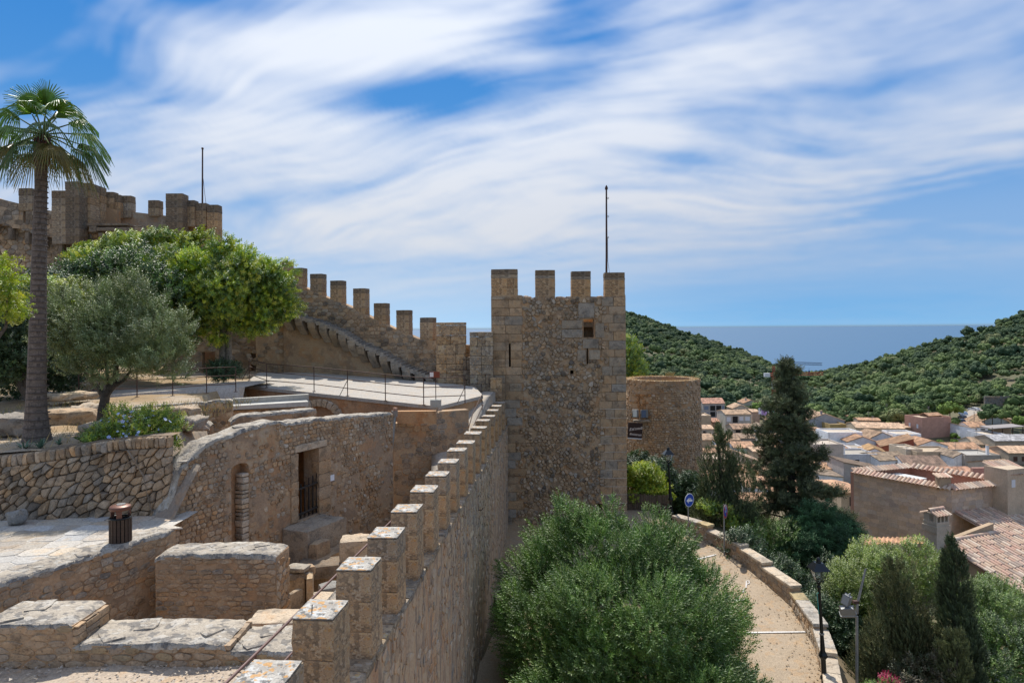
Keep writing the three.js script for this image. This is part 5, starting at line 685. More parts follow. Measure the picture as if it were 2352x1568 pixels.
// one slope of barrel tiles: along the eave (x), up the slope (y): corrugated, uneven rows
function tileSlope(a, b, c, d, col, seed, per = .5) {                   // a-b eave, d-c ridge (same direction)
  const A = new THREE.Vector3(...a), B = new THREE.Vector3(...b), Cc = new THREE.Vector3(...c), D = new THREE.Vector3(...d), L = A.distanceTo(B), n = Math.min(90, Math.max(6, Math.round(L / per * 2))), m = Math.min(10, Math.max(3, Math.round(A.distanceTo(D) / .9))), nor = B.clone().sub(A).cross(D.clone().sub(A)).normalize(); if (nor.y < 0) nor.negate(); const g = new Geo(), r = RNG(seed | 0);
  const pt = (i, j) => { const p = A.clone().lerp(B, i / n), q = D.clone().lerp(Cc, i / n); const v = p.lerp(q, j / m); v.addScaledVector(nor, (i % 2 ? .07 : -.03) + (hsh(i, j, seed | 0) - .5) * .05); return v.toArray(); };
  for (let j = 0; j < m; j++) for (let i = 0; i < n; i++) { const k = .72 + .5 * hsh(i >> 1, j, 31 + (seed | 0)) + (n3(i * .3, j * .6, seed) - .5) * .5; g.quad(pt(i, j), pt(i + 1, j), pt(i + 1, j + 1), pt(i, j + 1), mulc(col, k)); }
  const th = nor.clone().multiplyScalar(-.16), lo = v => v.clone().add(th).toArray(); g.quad(lo(A), lo(B), lo(Cc), lo(D), col); g.quad(lo(A), lo(B), B.toArray(), A.toArray(), col); g.quad(lo(B), lo(Cc), Cc.toArray(), B.toArray(), col); g.quad(lo(D), lo(A), A.toArray(), D.toArray(), col); return g;
}
const HL = [];
function house(label, o) {
  HL.push([o.u0, o.u1, o.vr || o.ve, o.vb, label]);
  const um = (o.u0 + o.u1) / 2, d = o.d || 62720 / (o.vb - 750 + (um - 1176) * .0077), w = X(o.u1, d) - X(o.u0, d), dep = o.dep || 9, xm = X(um, d), ye = yAt(um, o.ve, d), gy = Math.min(groundY(xm, d), ye - 2.4) - 1.2;
  const t = thing('house', label, 'house', [xm, gy, -d], 'houses of the town'); t.rotation.y = o.rot || 0; const H = ye - gy, hw = w / 2, wc = o.wc || WC.white, rc = o.rc || RC.tile, sd = (o.u0 * 7 + o.ve) | 0, up = o.vr ? yAt(um, o.vr, d + (o.roof === 'side' ? dep / 2 : 0)) - gy - H : 0, rh = Math.max(.5, up), ov = .35;
  const R = []; let wg = new Geo(); const k = wc; const c8 = (x, z, y) => [x, y, z];
  const F0 = [[-hw, 0], [hw, 0], [hw, -dep], [-hw, -dep]];
  const topY = (x, z) => o.roof === 'gable' ? H + rh * (1 - Math.abs(x) / hw) : o.roof === 'shedL' ? H + rh * (x + hw) / w : o.roof === 'shedR' ? H + rh * (hw - x) / w : H;
  if (o.roof === 'flat') { wg = [box(0, H / 2, -dep / 2, w, H, dep)]; const par = .5; wg.push(box(0, H + par / 2, -.12, w, par, .22), box(0, H + par / 2, -dep + .12, w, par, .22), box(-hw + .12, H + par / 2, -dep / 2, .22, par, dep - .45), box(hw - .12, H + par / 2, -dep / 2, .22, par, dep - .45)); local('wall', tint(merge(wg), k), wallM, t); local('roof', tint(box(0, H + .03, -dep / 2, w - .48, .05, dep - .48), rc), M.fine, t); }
  else {
    for (let i = 0; i < 4; i++) { const [x0, z0] = F0[i], [x1, z1] = F0[(i + 1) % 4]; wg.quad(c8(x0, z0, 0), c8(x1, z1, 0), c8(x1, z1, topY(x1, z1)), c8(x0, z0, topY(x0, z0)), k); if (o.roof === 'gable' && i % 2 === 0) wg.tri(c8(x0, z0, H), c8(x1, z1, H), c8(0, z0, H + rh), k); if ((!o.roof || o.roof === 'side') && i % 2 === 1) wg.tri(c8(x0, z0, H), c8(x1, z1, H), c8(x0, -dep / 2, H + rh), k); } local('wall', wg, wallM, t);
    if (o.roof === 'gable') { const e = H - rh * ov / hw; local('roof', tileSlope([-hw - ov, e + .12, -dep - .15], [-hw - ov, e + .12, .15], [0, H + rh + .12, .15], [0, H + rh + .12, -dep - .15], rc, sd), M.roof, t); local('roof', tileSlope([hw + ov, e + .12, .15], [hw + ov, e + .12, -dep - .15], [0, H + rh + .12, -dep - .15], [0, H + rh + .12, .15], rc, sd + 1), M.roof, t); }
    else if (o.roof === 'shedL' || o.roof === 'shedR') { const a = topY(-hw, 0) + .12, b = topY(hw, 0) + .12; local('roof', o.roof === 'shedL' ? tileSlope([-hw - .2, a, -dep - .2], [-hw - .2, a, .2], [hw + .2, b, .2], [hw + .2, b, -dep - .2], rc, sd) : tileSlope([hw + .2, b, .2], [hw + .2, b, -dep - .2], [-hw - .2, a, -dep - .2], [-hw - .2, a, .2], rc, sd), M.roof, t); }
    else { const e = H - rh * ov / (dep / 2); local('roof', tileSlope([-hw - .15, e + .12, ov], [hw + .15, e + .12, ov], [hw + .15, H + rh + .12, -dep / 2], [-hw - .15, H + rh + .12, -dep / 2], rc, sd), M.roof, t); local('roof', tileSlope([hw + .15, e + .12, -dep - ov], [-hw - .15, e + .12, -dep - ov], [-hw - .15, H + rh + .12, -dep / 2], [hw + .15, H + rh + .12, -dep / 2], rc, sd + 1), M.roof, t); }
  }
  for (const [fx, y0, ww, hh, kind, side] of o.wins || []) {            // fx across the front (0..1), y below the eave, size in metres
    const g = new THREE.Group(); g.name = 'window'; g.position.set(side ? (side > 0 ? hw : -hw) : -hw + fx * w, H - y0 - hh / 2, side ? -fx * dep : 0); if (side) g.rotation.y = side * Math.PI / 2; t.add(g); local('frame', [box(0, hh / 2 + .05, .03, ww + .2, .1, .1), box(0, -hh / 2 - .05, .04, ww + .24, .1, .14), box(-ww / 2 - .05, 0, .03, .1, hh, .1), box(ww / 2 + .05, 0, .03, .1, hh, .1)], std({ color: lin(...mulc(k, .9)) }), g); local(kind === 'green' || kind === 'brown' || kind === 'white' ? 'shutter' : 'pane', box(0, 0, .01, ww, hh, .03), winM[kind || 'glass'], g);
  }
  if (sd % 3 === 0) { const ax = (hsh(sd, 1, 2) - .5) * w * .6, a = [tube([[ax, H, -dep * .5], [ax, H + rh + 2.4, -dep * .5]], .05, 4)]; for (const y of [1.6, 2.0, 2.3]) a.push(tube([[ax - .5, H + rh + y, -dep * .5], [ax + .5, H + rh + y, -dep * .5]], .035, 3)); local('aerial', a, M.galv, t); }
  for (const [fx, fz, hh, kind] of o.chim || []) { const g = new THREE.Group(); g.name = 'chimney'; g.position.set(-hw + fx * w, H + up * .4, -fz * dep); t.add(g); local('stack', tint(box(0, hh / 2, 0, .6, hh, .6), kind || wc), wallM, g); local('cap', tint(box(0, hh + .06, 0, .8, .12, .8), RC.tile), M.roof, g); }
  return t;
}
const row = (n, y, w, h, k, a = .12, b = .88) => Array.from({ length: n }, (_, i) => [n > 1 ? lerp(a, b, i / (n - 1)) : .5, y, w, h, k]);
house('far grey apartment block with a pink hipped roof and dark balconies', { u0: 1613, u1: 1664, vr: 914, ve: 926, vb: 957, roof: 'side', wc: [.46, .42, .40], rc: RC.rose, wins: [[.16, 1.2, 2, 1.6, 'blue'], [.45, 1, 2.2, 2.2, 'dark'], [.72, 1, 2.2, 2.2, 'dark'], [.92, 1.2, 1, 1.5, 'blue'], [.16, 3.9, 2, 1.5, 'blue'], [.45, 3.7, 2.2, 2.1, 'dark'], [.72, 3.7, 2.2, 2.1, 'dark'], [.92, 3.9, 1, 1.5, 'blue']] });  // dark panes paint the shade inside the balcony openings
house('slim yellow house squeezed beside the round tower edge', { u0: 1598, u1: 1612, ve: 922, vb: 955, roof: 'flat', wc: [.58, .44, .25], rc: RC.pale, wins: [[.6, 2, 1, 1.2, 'blue']] });
house('three-storey grey block with white shutters and a recessed balcony', { u0: 1665, u1: 1724, vr: 941, ve: 951, vb: 988, roof: 'side', wc: [.50, .47, .40], rc: RC.brown, dep: 11, wins: [[.13, 1, 1.6, 1.8, 'white'], [.38, .8, 2, 2.4, 'dark'], [.62, .9, 1.6, 1.6, 'white'], [.86, .9, 1.8, 1.6, 'white'], [.13, 4, 1.6, 1.8, 'white'], [.38, 3.9, 2, 2.4, 'dark'], [.62, 4, 1.6, 1.6, 'white'], [.86, 4, 1.8, 1.6, 'white'], [.13, 7, 1.6, 1.8, 'white']] });  // dark panes paint the shade of the recessed balcony
house('small gabled house rising behind the three-storey grey block', { u0: 1683, u1: 1721, vr: 930, ve: 938, vb: 968, d: 300, roof: 'gable', wc: WC.beige, rc: RC.pale });
house('gabled house at the edge of the wood left of the crane', { u0: 1708, u1: 1742, vr: 919, ve: 926, vb: 945, roof: 'gable', wc: [.46, .42, .36], rc: RC.tile, chim: [[.3, .4, 1.6]] });
house('plain beige house left of the hanging cloths', { u0: 1727, u1: 1744, vr: 941, ve: 946, vb: 975, roof: 'side', wc: [.46, .33, .25], rc: RC.pale });
house('low house with a rose roof between the two apartment blocks', { u0: 1636, u1: 1664, vr: 960, ve: 969, vb: 982, roof: 'side', wc: [.50, .33, .24], rc: RC.rose });
house('stepped beige house against the round tower, upper one', { u0: 1596, u1: 1632, ve: 957, vb: 986, roof: 'flat', wc: WC.tan, rc: RC.pale });
house('beige house with a low pan roof under the upper stepped one', { u0: 1596, u1: 1638, vr: 976, ve: 985, vb: 1006, roof: 'side', wc: WC.beige, rc: RC.pale, wins: [[.5, .7, 1.2, 1.2, 'dark']] });
house('brown-roofed row house beside the round tower', { u0: 1594, u1: 1640, vr: 996, ve: 1010, vb: 1030, roof: 'side', wc: WC.tan, rc: RC.brown });
house('long brown-roofed house with a shaded porch', { u0: 1683, u1: 1738, vr: 973, ve: 985, vb: 999, roof: 'side', wc: [.42, .35, .28], rc: [.36, .26, .19], wins: [[.2, .3, 1.8, 1.9, 'dark'], [.45, .3, 1.2, 1.6, 'dark'], [.75, .3, 1.8, 1.7, 'dark']] });  // dark panes paint the shade under the porch
house('grey-roofed house with a blank front below the porch house', { u0: 1699, u1: 1755, vr: 995, ve: 1006, vb: 1019, roof: 'side', wc: [.36, .33, .3], rc: [.34, .27, .21] });
house('brown-roofed house right of the upper stepped houses', { u0: 1650, u1: 1698, vr: 996, ve: 1010, vb: 1024, roof: 'side', wc: WC.stone, rc: RC.brown });
house('cream house with green shutters behind the dark conifer', { u0: 1748, u1: 1806, vr: 999, ve: 1006, vb: 1026, roof: 'side', wc: WC.cream, rc: RC.pale, wins: [[.32, .8, 1.6, 1.5, 'green'], [.68, .8, 1.6, 1.5, 'green']] });
house('white house with a long tile roof and two green windows', { u0: 1684, u1: 1734, vr: 1014, ve: 1028, vb: 1048, roof: 'side', wc: WC.white, rc: RC.tile, wins: [[.06, .6, .9, 1.1, 'green'], [.78, .6, .9, 1.1, 'green']] });
house('white gabled house beside the small conifer, left one', { u0: 1606, u1: 1650, vr: 1030, ve: 1044, vb: 1060, roof: 'side', wc: WC.white, rc: RC.tile, wins: [[.1, 1, 1, 1.4, 'dark']] });
house('small beige house with two brown shutters', { u0: 1728, u1: 1768, vr: 1031, ve: 1037, vb: 1056, roof: 'side', wc: WC.tan, rc: RC.pale, wins: [[.42, .8, 1.3, 1.7, 'brown'], [.64, .8, 1.3, 1.7, 'brown']] });
house('beige house with a sloping side roof below the two brown shutters', { u0: 1705, u1: 1748, vr: 1046, ve: 1062, vb: 1080, roof: 'shedR', wc: [.55, .42, .32], rc: RC.pale });
house('wide beige flat house by the round tower foot', { u0: 1606, u1: 1680, ve: 1058, vb: 1098, roof: 'flat', wc: [.56, .42, .31], rc: RC.pale, wins: row(3, 2, 1.2, 1.3, 'dark') });
house('yellow house with a tile roof above the striped awning', { u0: 1712, u1: 1770, vr: 1069, ve: 1084, vb: 1112, roof: 'side', wc: [.55, .37, .14], rc: RC.tile, wins: [[.15, 1, 1.6, 1.1, 'dark'], [.8, 1, 1.2, 1.5, 'brown']] });
house('white low house behind the lower conifer branches', { u0: 1760, u1: 1835, vr: 1098, ve: 1112, vb: 1135, roof: 'side', wc: WC.white, rc: RC.tile, wins: [[.3, 1, 1.2, 1.2, 'brown']] });
house('blue-grey warehouse with tile slopes and a square loft', { u0: 1850, u1: 1939, vr: 950, ve: 966, vb: 990, roof: 'gable', wc: [.36, .37, .39], rc: RC.pale, dep: 14, chim: [[.42, .05, 2.6, [.3, .28, .3]]] });
house('ochre flat house with a yellow parapet', { u0: 1905, u1: 1942, ve: 977, vb: 996, roof: 'flat', wc: WC.ochre, rc: [.46, .34, .2] });
house('long white house with stepped parapets and a roof garden', { u0: 1900, u1: 1980, ve: 996, vb: 1024, roof: 'flat', wc: WC.white, rc: WC.beige, wins: [[.12, 2.2, .8, 1.6, 'dark']] });
house('large stone barn with a raised tile-topped storey', { u0: 1969, u1: 2072, vr: 970, ve: 983, vb: 1008, roof: 'side', wc: [.45, .37, .27], rc: RC.pale, dep: 12, rot: -.2 });
house('raised storey of the stone barn with its own tile roof', { u0: 1972, u1: 2019, vr: 960, ve: 965, vb: 1000, d: 252, roof: 'side', wc: [.42, .33, .25], rc: RC.tile, dep: 6, rot: -.2 });
house('white gabled house with one orange tile slope', { u0: 1948, u1: 2013, vr: 1003, ve: 1015, vb: 1032, roof: 'gable', wc: [.68, .69, .73], rc: RC.tile, rot: -.12 });
house('pale house with a mottled tile roof below the barn', { u0: 1996, u1: 2056, vr: 993, ve: 1006, vb: 1020, roof: 'gable', wc: [.66, .68, .72], rc: RC.brown, rot: .1 });
house('brown-roofed house with a brick-red end wall', { u0: 2026, u1: 2093, vr: 1006, ve: 1028, vb: 1046, roof: 'shedL', wc: WC.red, rc: [.38, .26, .17], rot: -.35, dep: 10 });
house('white roof terrace house left of the pink block', { u0: 2058, u1: 2115, ve: 1000, vb: 1022, roof: 'flat', wc: WC.white, rc: WC.beige, wins: [[.2, 1.2, 1.4, 1.2, 'blue']] });
house('tall salmon-pink block with a roof loggia', { u0: 2112, u1: 2189, ve: 961, vb: 1018, d: 236, roof: 'flat', wc: [.50, .29, .22], rc: RC.pale, dep: 8, rot: .18, wins: [[.25, 2, .9, 1.4, 'white', -1], [.7, 2, .9, 1.4, 'white', -1], [.25, 5, .9, 1.4, 'white', -1], [.7, 5, .9, 1.4, 'white', -1]] });
house('tile-roofed loggia on top of the pink block', { u0: 2130, u1: 2165, vr: 948, ve: 954, vb: 962, d: 239, roof: 'side', wc: [.10, .06, .04], rc: RC.tile, dep: 4, rot: .18 });
house('tall white house with an upper room and two dark windows', { u0: 2227, u1: 2268, vr: 969, ve: 980, vb: 1018, d: 236, roof: 'side', wc: WC.white, rc: RC.tile, dep: 7, wins: [[.3, .5, 1, 2.2, 'brown'], [.72, .7, 1.6, 1.4, 'dark']] });
house('white blank-walled wing in front of the parked cars', { u0: 2203, u1: 2240, ve: 985, vb: 1022, roof: 'shedR', vr: 976, wc: [.76, .78, .82], rc: RC.pale, d: 232, dep: 8 });
house('wide white gabled house by the upper road', { u0: 2247, u1: 2322, vr: 955, ve: 971, vb: 988, roof: 'gable', wc: [.62, .65, .68], rc: [.45, .34, .24], wins: [[.5, 1, 1.2, 1.3, 'green']], chim: [[.82, .2, 1.4]] });
house('low rose house at the right edge by the wood', { u0: 2300, u1: 2372, vr: 950, ve: 960, vb: 975, roof: 'side', wc: WC.pink, rc: RC.rose });
house('white roof terrace behind the open shed', { u0: 2262, u1: 2312, ve: 1001, vb: 1026, roof: 'flat', wc: [.66, .68, .72], rc: WC.beige });
house('stone house with a pale blue metal roof at the right edge', { u0: 2284, u1: 2375, vr: 998, ve: 1012, vb: 1040, roof: 'side', wc: [.42, .36, .28], rc: [.42, .46, .52], wins: [[.6, 1.2, 1, 1.5, 'dark'], [.75, 1.2, 1, 1.5, 'brown']] });
house('grey-topped house with three green windows', { u0: 2240, u1: 2318, vr: 1004, ve: 1021, vb: 1034, roof: 'side', wc: WC.cream, rc: [.36, .29, .22], rot: -.08, wins: [[.15, .5, 1, 1.4, 'green'], [.5, .5, 1.6, 1.4, 'green'], [.82, .5, 1, 1.4, 'green']] });
house('long tile-roofed house with two small green shutters', { u0: 2177, u1: 2257, vr: 1016, ve: 1034, vb: 1048, roof: 'side', wc: WC.tan, rc: RC.tile, wins: [[.35, .8, 1, 1.2, 'green'], [.72, .8, 1, 1.2, 'green']] });
house('white house with a terrace and lean-to below the pink block', { u0: 2104, u1: 2176, vr: 1012, ve: 1024, vb: 1048, roof: 'gable', wc: WC.white, rc: RC.tile, wins: [[.42, 1.6, 1.6, 1, 'dark'], [.1, 1.4, 1.6, 1.4, 'dark']] });
house('tan panelled house with a flat top', { u0: 2104, u1: 2200, ve: 1041, vb: 1066, roof: 'flat', wc: WC.tan, rc: WC.tan });
house('cream house with a low white annex', { u0: 2080, u1: 2118, ve: 1035, vb: 1062, roof: 'flat', wc: [.6, .5, .38], rc: WC.beige });
house('ribbed tan-roofed house beside the brown-roofed one', { u0: 1982, u1: 2034, vr: 1030, ve: 1041, vb: 1062, roof: 'gable', wc: WC.white, rc: [.50, .35, .19], rot: -.3 });
house('white house with a mottled grey roof and two slit windows', { u0: 2014, u1: 2094, vr: 1038, ve: 1056, vb: 1080, roof: 'side', wc: WC.white, rc: [.30, .25, .19], rot: .18, dep: 10, wins: [[.55, .7, .8, 1.5, 'brown'], [.82, .6, .8, 1.5, 'brown']] });
house('white low house with open terrace and chimney', { u0: 1936, u1: 2014, ve: 1047, vb: 1076, roof: 'flat', wc: [.62, .62, .64], rc: [.4, .36, .3], chim: [[.14, .3, 2.4, WC.white]], wins: [[.4, 1, 1.2, 1.2, 'dark']] });
house('dark brown-roofed house right of the slit-windowed one', { u0: 2082, u1: 2174, vr: 1046, ve: 1071, vb: 1090, roof: 'side', wc: WC.white, rc: [.24, .18, .145], rot: -.1, dep: 11 });
house('grey block house with a flat slab roof', { u0: 2215, u1: 2296, ve: 1049, vb: 1078, roof: 'flat', wc: [.40, .36, .31], rc: [.42, .40, .36], wins: [[.85, .6, 1.2, 2.2, 'dark']], chim: [[.7, .1, 3, WC.white]] });
house('white arched gable house left of the grey block house', { u0: 2190, u1: 2226, vr: 1041, ve: 1050, vb: 1076, roof: 'gable', wc: WC.white, rc: RC.grey });
house('orange-tiled house behind the grey block house', { u0: 2252, u1: 2328, vr: 1030, ve: 1044, vb: 1060, roof: 'side', wc: WC.stone, rc: RC.tile, rot: -.15, wins: [[.5, 1, 1.2, 1.2, 'brown'], [.8, 1, 1, 1.2, 'brown']] });
house('stone house with small brown windows at the right edge', { u0: 2316, u1: 2390, vr: 1024, ve: 1040, vb: 1066, roof: 'side', wc: WC.stone, rc: RC.pale, wins: [[.2, 1, 1.2, 1.4, 'brown'], [.45, 1, 1, 1.4, 'brown']] });
house('cream house with a mottled roof right of the red terraces', { u0: 2290, u1: 2349, vr: 1056, ve: 1075, vb: 1108, roof: 'side', wc: [.55, .48, .38], rc: RC.brown, rot: .25 });
house('tall beige blank wall behind the conifer', { u0: 1868, u1: 1936, ve: 1024, vb: 1082, roof: 'flat', wc: [.52, .46, .40], rc: WC.beige });
house('grey gable house with a dark tiled slope', { u0: 1936, u1: 2036, vr: 1061, ve: 1082, vb: 1112, roof: 'shedR', wc: [.44, .40, .37], rc: [.26, .21, .165], dep: 9 });
house('rose-roofed house just behind the near stone house', { u0: 2166, u1: 2248, vr: 1072, ve: 1092, vb: 1116, roof: 'side', wc: WC.pink, rc: [.46, .29, .21] });
house('tiled house with a dark window left of the near stone house', { u0: 1930, u1: 1976, vr: 1118, ve: 1132, vb: 1180, d: 110, roof: 'side', wc: WC.tan, rc: RC.tile, wins: [[.55, .6, 1, 1.5, 'dark']] });
house('white house glimpsed through the conifers lower down', { u0: 1790, u1: 1860, vr: 1040, ve: 1052, vb: 1075, roof: 'side', wc: WC.white, rc: RC.brown, wins: [[.4, 1, 1, 1.2, 'dark']] });
house('pale house among the conifer trunks beside the lane', { u0: 1700, u1: 1790, vr: 1140, ve: 1156, vb: 1185, roof: 'side', wc: WC.beige, rc: RC.tile, wins: [[.3, 1, 1, 1.2, 'dark']] });
// ---------------------------------------------------------------- the houses crowded in between
{
  const r = RNG(541), seen = new Set(), head = l => l.split(/ (?:with|and|behind|below|beside|against|at|between|squeezed|rising|left|right|by|in|above|among|just|glimpsed|under|having) /)[0].replace(/,.*/, ''); const named = HL.slice();
  for (let v = 966; v < 1150; v += 9 + (v > 1060 ? 5 : 0)) for (let u = 1608 + r() * 20; u < 2352; u += 18 + r() * 12) {
    const vv = v + (r() - .5) * 6, w = (11 + r() * 12) * (v > 1050 ? 1.5 : 1); if (u > 2188 && u < 2268 && vv < 1010) continue; if (vv < 990 && u > 1745 && u < 1850) { if (vv < 975) continue; } if (vv < 985 && u > 2075 && u < 2110) continue; if (vv > 1085 && u > 1960) continue;
    if (HL.some(h => u + w * .5 > h[0] && u - w * .5 < h[1] && vv - 4 > h[2] - 1 && vv - 6 < h[3] + 1)) continue;
    const near = named.reduce((b, h) => { const e = Math.hypot((h[0] + h[1]) / 2 - u, ((h[2] + h[3]) / 2 - vv) * 2); return e < b[0] ? [e, h] : b; }, [1e9, null])[1], cu = (near[0] + near[1]) / 2, cv = (near[2] + near[3]) / 2, wn = ['white', 'cream', 'white', 'white', 'tan', 'white', 'beige'][Math.floor(r() * 7)], rf = ['side', 'gable', 'flat', 'shedL', 'side', 'shedR'][Math.floor(r() * 6)], rn = { side: 'tile-roofed', gable: 'gabled', flat: 'flat-roofed', shedL: 'lean-to roofed', shedR: 'pent-roofed' }[rf];
    let rl = Math.abs(u - cu) > Math.abs(vv - cv) * 2 ? (u > cu ? 'right of' : 'left of') : (vv > cv ? 'below' : 'above'), lb = `small ${wn} ${rn} house ${rl} the ${head(near[4])}`; for (const x of ['lower ', 'upper ', 'second ', 'third ', 'narrow ', 'wide ', 'plain ', 'pale ', 'old ']) { if (!seen.has(lb)) break; lb = `small ${x}${wn} ${rn} house ${rl} the ${head(near[4])}`; } if (seen.has(lb)) continue; seen.add(lb);
    const n = r(); house(lb, { u0: u - w, u1: u + w, vr: vv - 16 - r() * 4, ve: vv - 11 - r() * 3, vb: vv + 9, roof: rf, wc: mulc(WC[wn], .85 + r() * .14), rc: mulc([RC.tile, RC.brown, RC.pale, RC.grey, RC.tile][Math.floor(r() * 5)], .85 + r() * .3), rot: (r() - .5) * .5, dep: 7 + r() * 4, wins: n < .75 ? [[.28, .9, .9, 1.3, n < .3 ? 'green' : n < .5 ? 'brown' : 'dark'], [.7, .9, .9, 1.3, n < .3 ? 'green' : n < .5 ? 'brown' : 'dark']] : [], chim: r() < .3 ? [[.3 + r() * .4, .4, 1.3]] : [] });
  }
}
// ---------------------------------------------------------------- open shed, awning, cloths
{
  const D = 225, t = thing('open_shed', 'open shed with a blue-edged sheet roof on posts', 'shed', P(2315, 1008, D).toArray()); const yt = yAt(2315, 981, D), yb = yAt(2315, 1010, D); const x0 = X(2272, D), x1 = X(2348, D); part('roof', tint(new THREE.BoxGeometry(x1 - x0, .25, 6).rotateZ(.06).translate((x0 + x1) / 2, yt, -D - 2), [.30, .27, .26]), M.fine, t); for (let i = 0; i < 4; i++) part('post', box(lerp(x0 + .4, x1 - .4, i / 3), (yt + yb) / 2, -D + .7, .22, yt - yb, .22), M.rust, t); part('back_wall', tint(box((x0 + x1) / 2 + 2, (yt + yb) / 2 - .2, -D - 4.6, (x1 - x0) * .55, yt - yb - .4, .2), [.5, .36, .26]), wallM, t);
  const a = thing('striped_awning', 'blue and white striped awnings below the yellow house', 'awning', P(1745, 1104, 176).toArray()); for (let i = 0; i < 26; i++) { const p = P(1742 + i * 1.25, 1096, 176), q = P(1743 + i * 1.28, 1106, 174); const n = X(1243.2, 176) - X(1242, 176); const g = new Geo(); g.quad([p.x, p.y, p.z], [p.x + n, p.y, p.z], [q.x + n, q.y, q.z], [q.x, q.y, q.z], [1, 1, 1]); part('stripe', g, i % 2 ? winM.blue : winM.white, a); }
  for (const [u, v, c, lb] of [[1746, 945, [.75, .75, .8], 'white cloth hanging left among the washing'], [1752, 948, [.42, .28, .55], 'lilac cloth hanging in the middle of the washing'], [1759, 949, [.45, .30, .58], 'lilac cloth hanging right of the washing'], [1772, 942, [.7, .78, .8], 'pale sheet spread left of the green sheet'], [1781, 942, [.04, .42, .22], 'bright green sheet behind the conifer']]) { const p = P(u, v, 262), t2 = thing('hanging_cloth', lb, 'cloth', [p.x, p.y - 1, p.z], 'cloths hung out in the town'); const w = /sheet/.test(lb) ? 2.6 : 1.05, h = /sheet/.test(lb) ? .8 : 2.4; local('cloth', sheetY(w, h), std({ color: lin(...c), side: THREE.DoubleSide }), t2); local('line', tube([[-w * .7, h, 0], [w * .7, h, 0]], .03, 4), M.galv, t2); local('pole', tube([[-w * .7, -1.5, 0], [-w * .7, h + .1, 0]], .05, 5), M.galv, t2); }
}
function sheetY(w, h) { const g = new THREE.PlaneGeometry(w, h, 8, 4), p = g.attributes.position; for (let i = 0; i < p.count; i++) p.setZ(i, Math.sin(p.getX(i) * 6) * .08); g.translate(0, h / 2, 0); g.computeVertexNormals(); return g; }
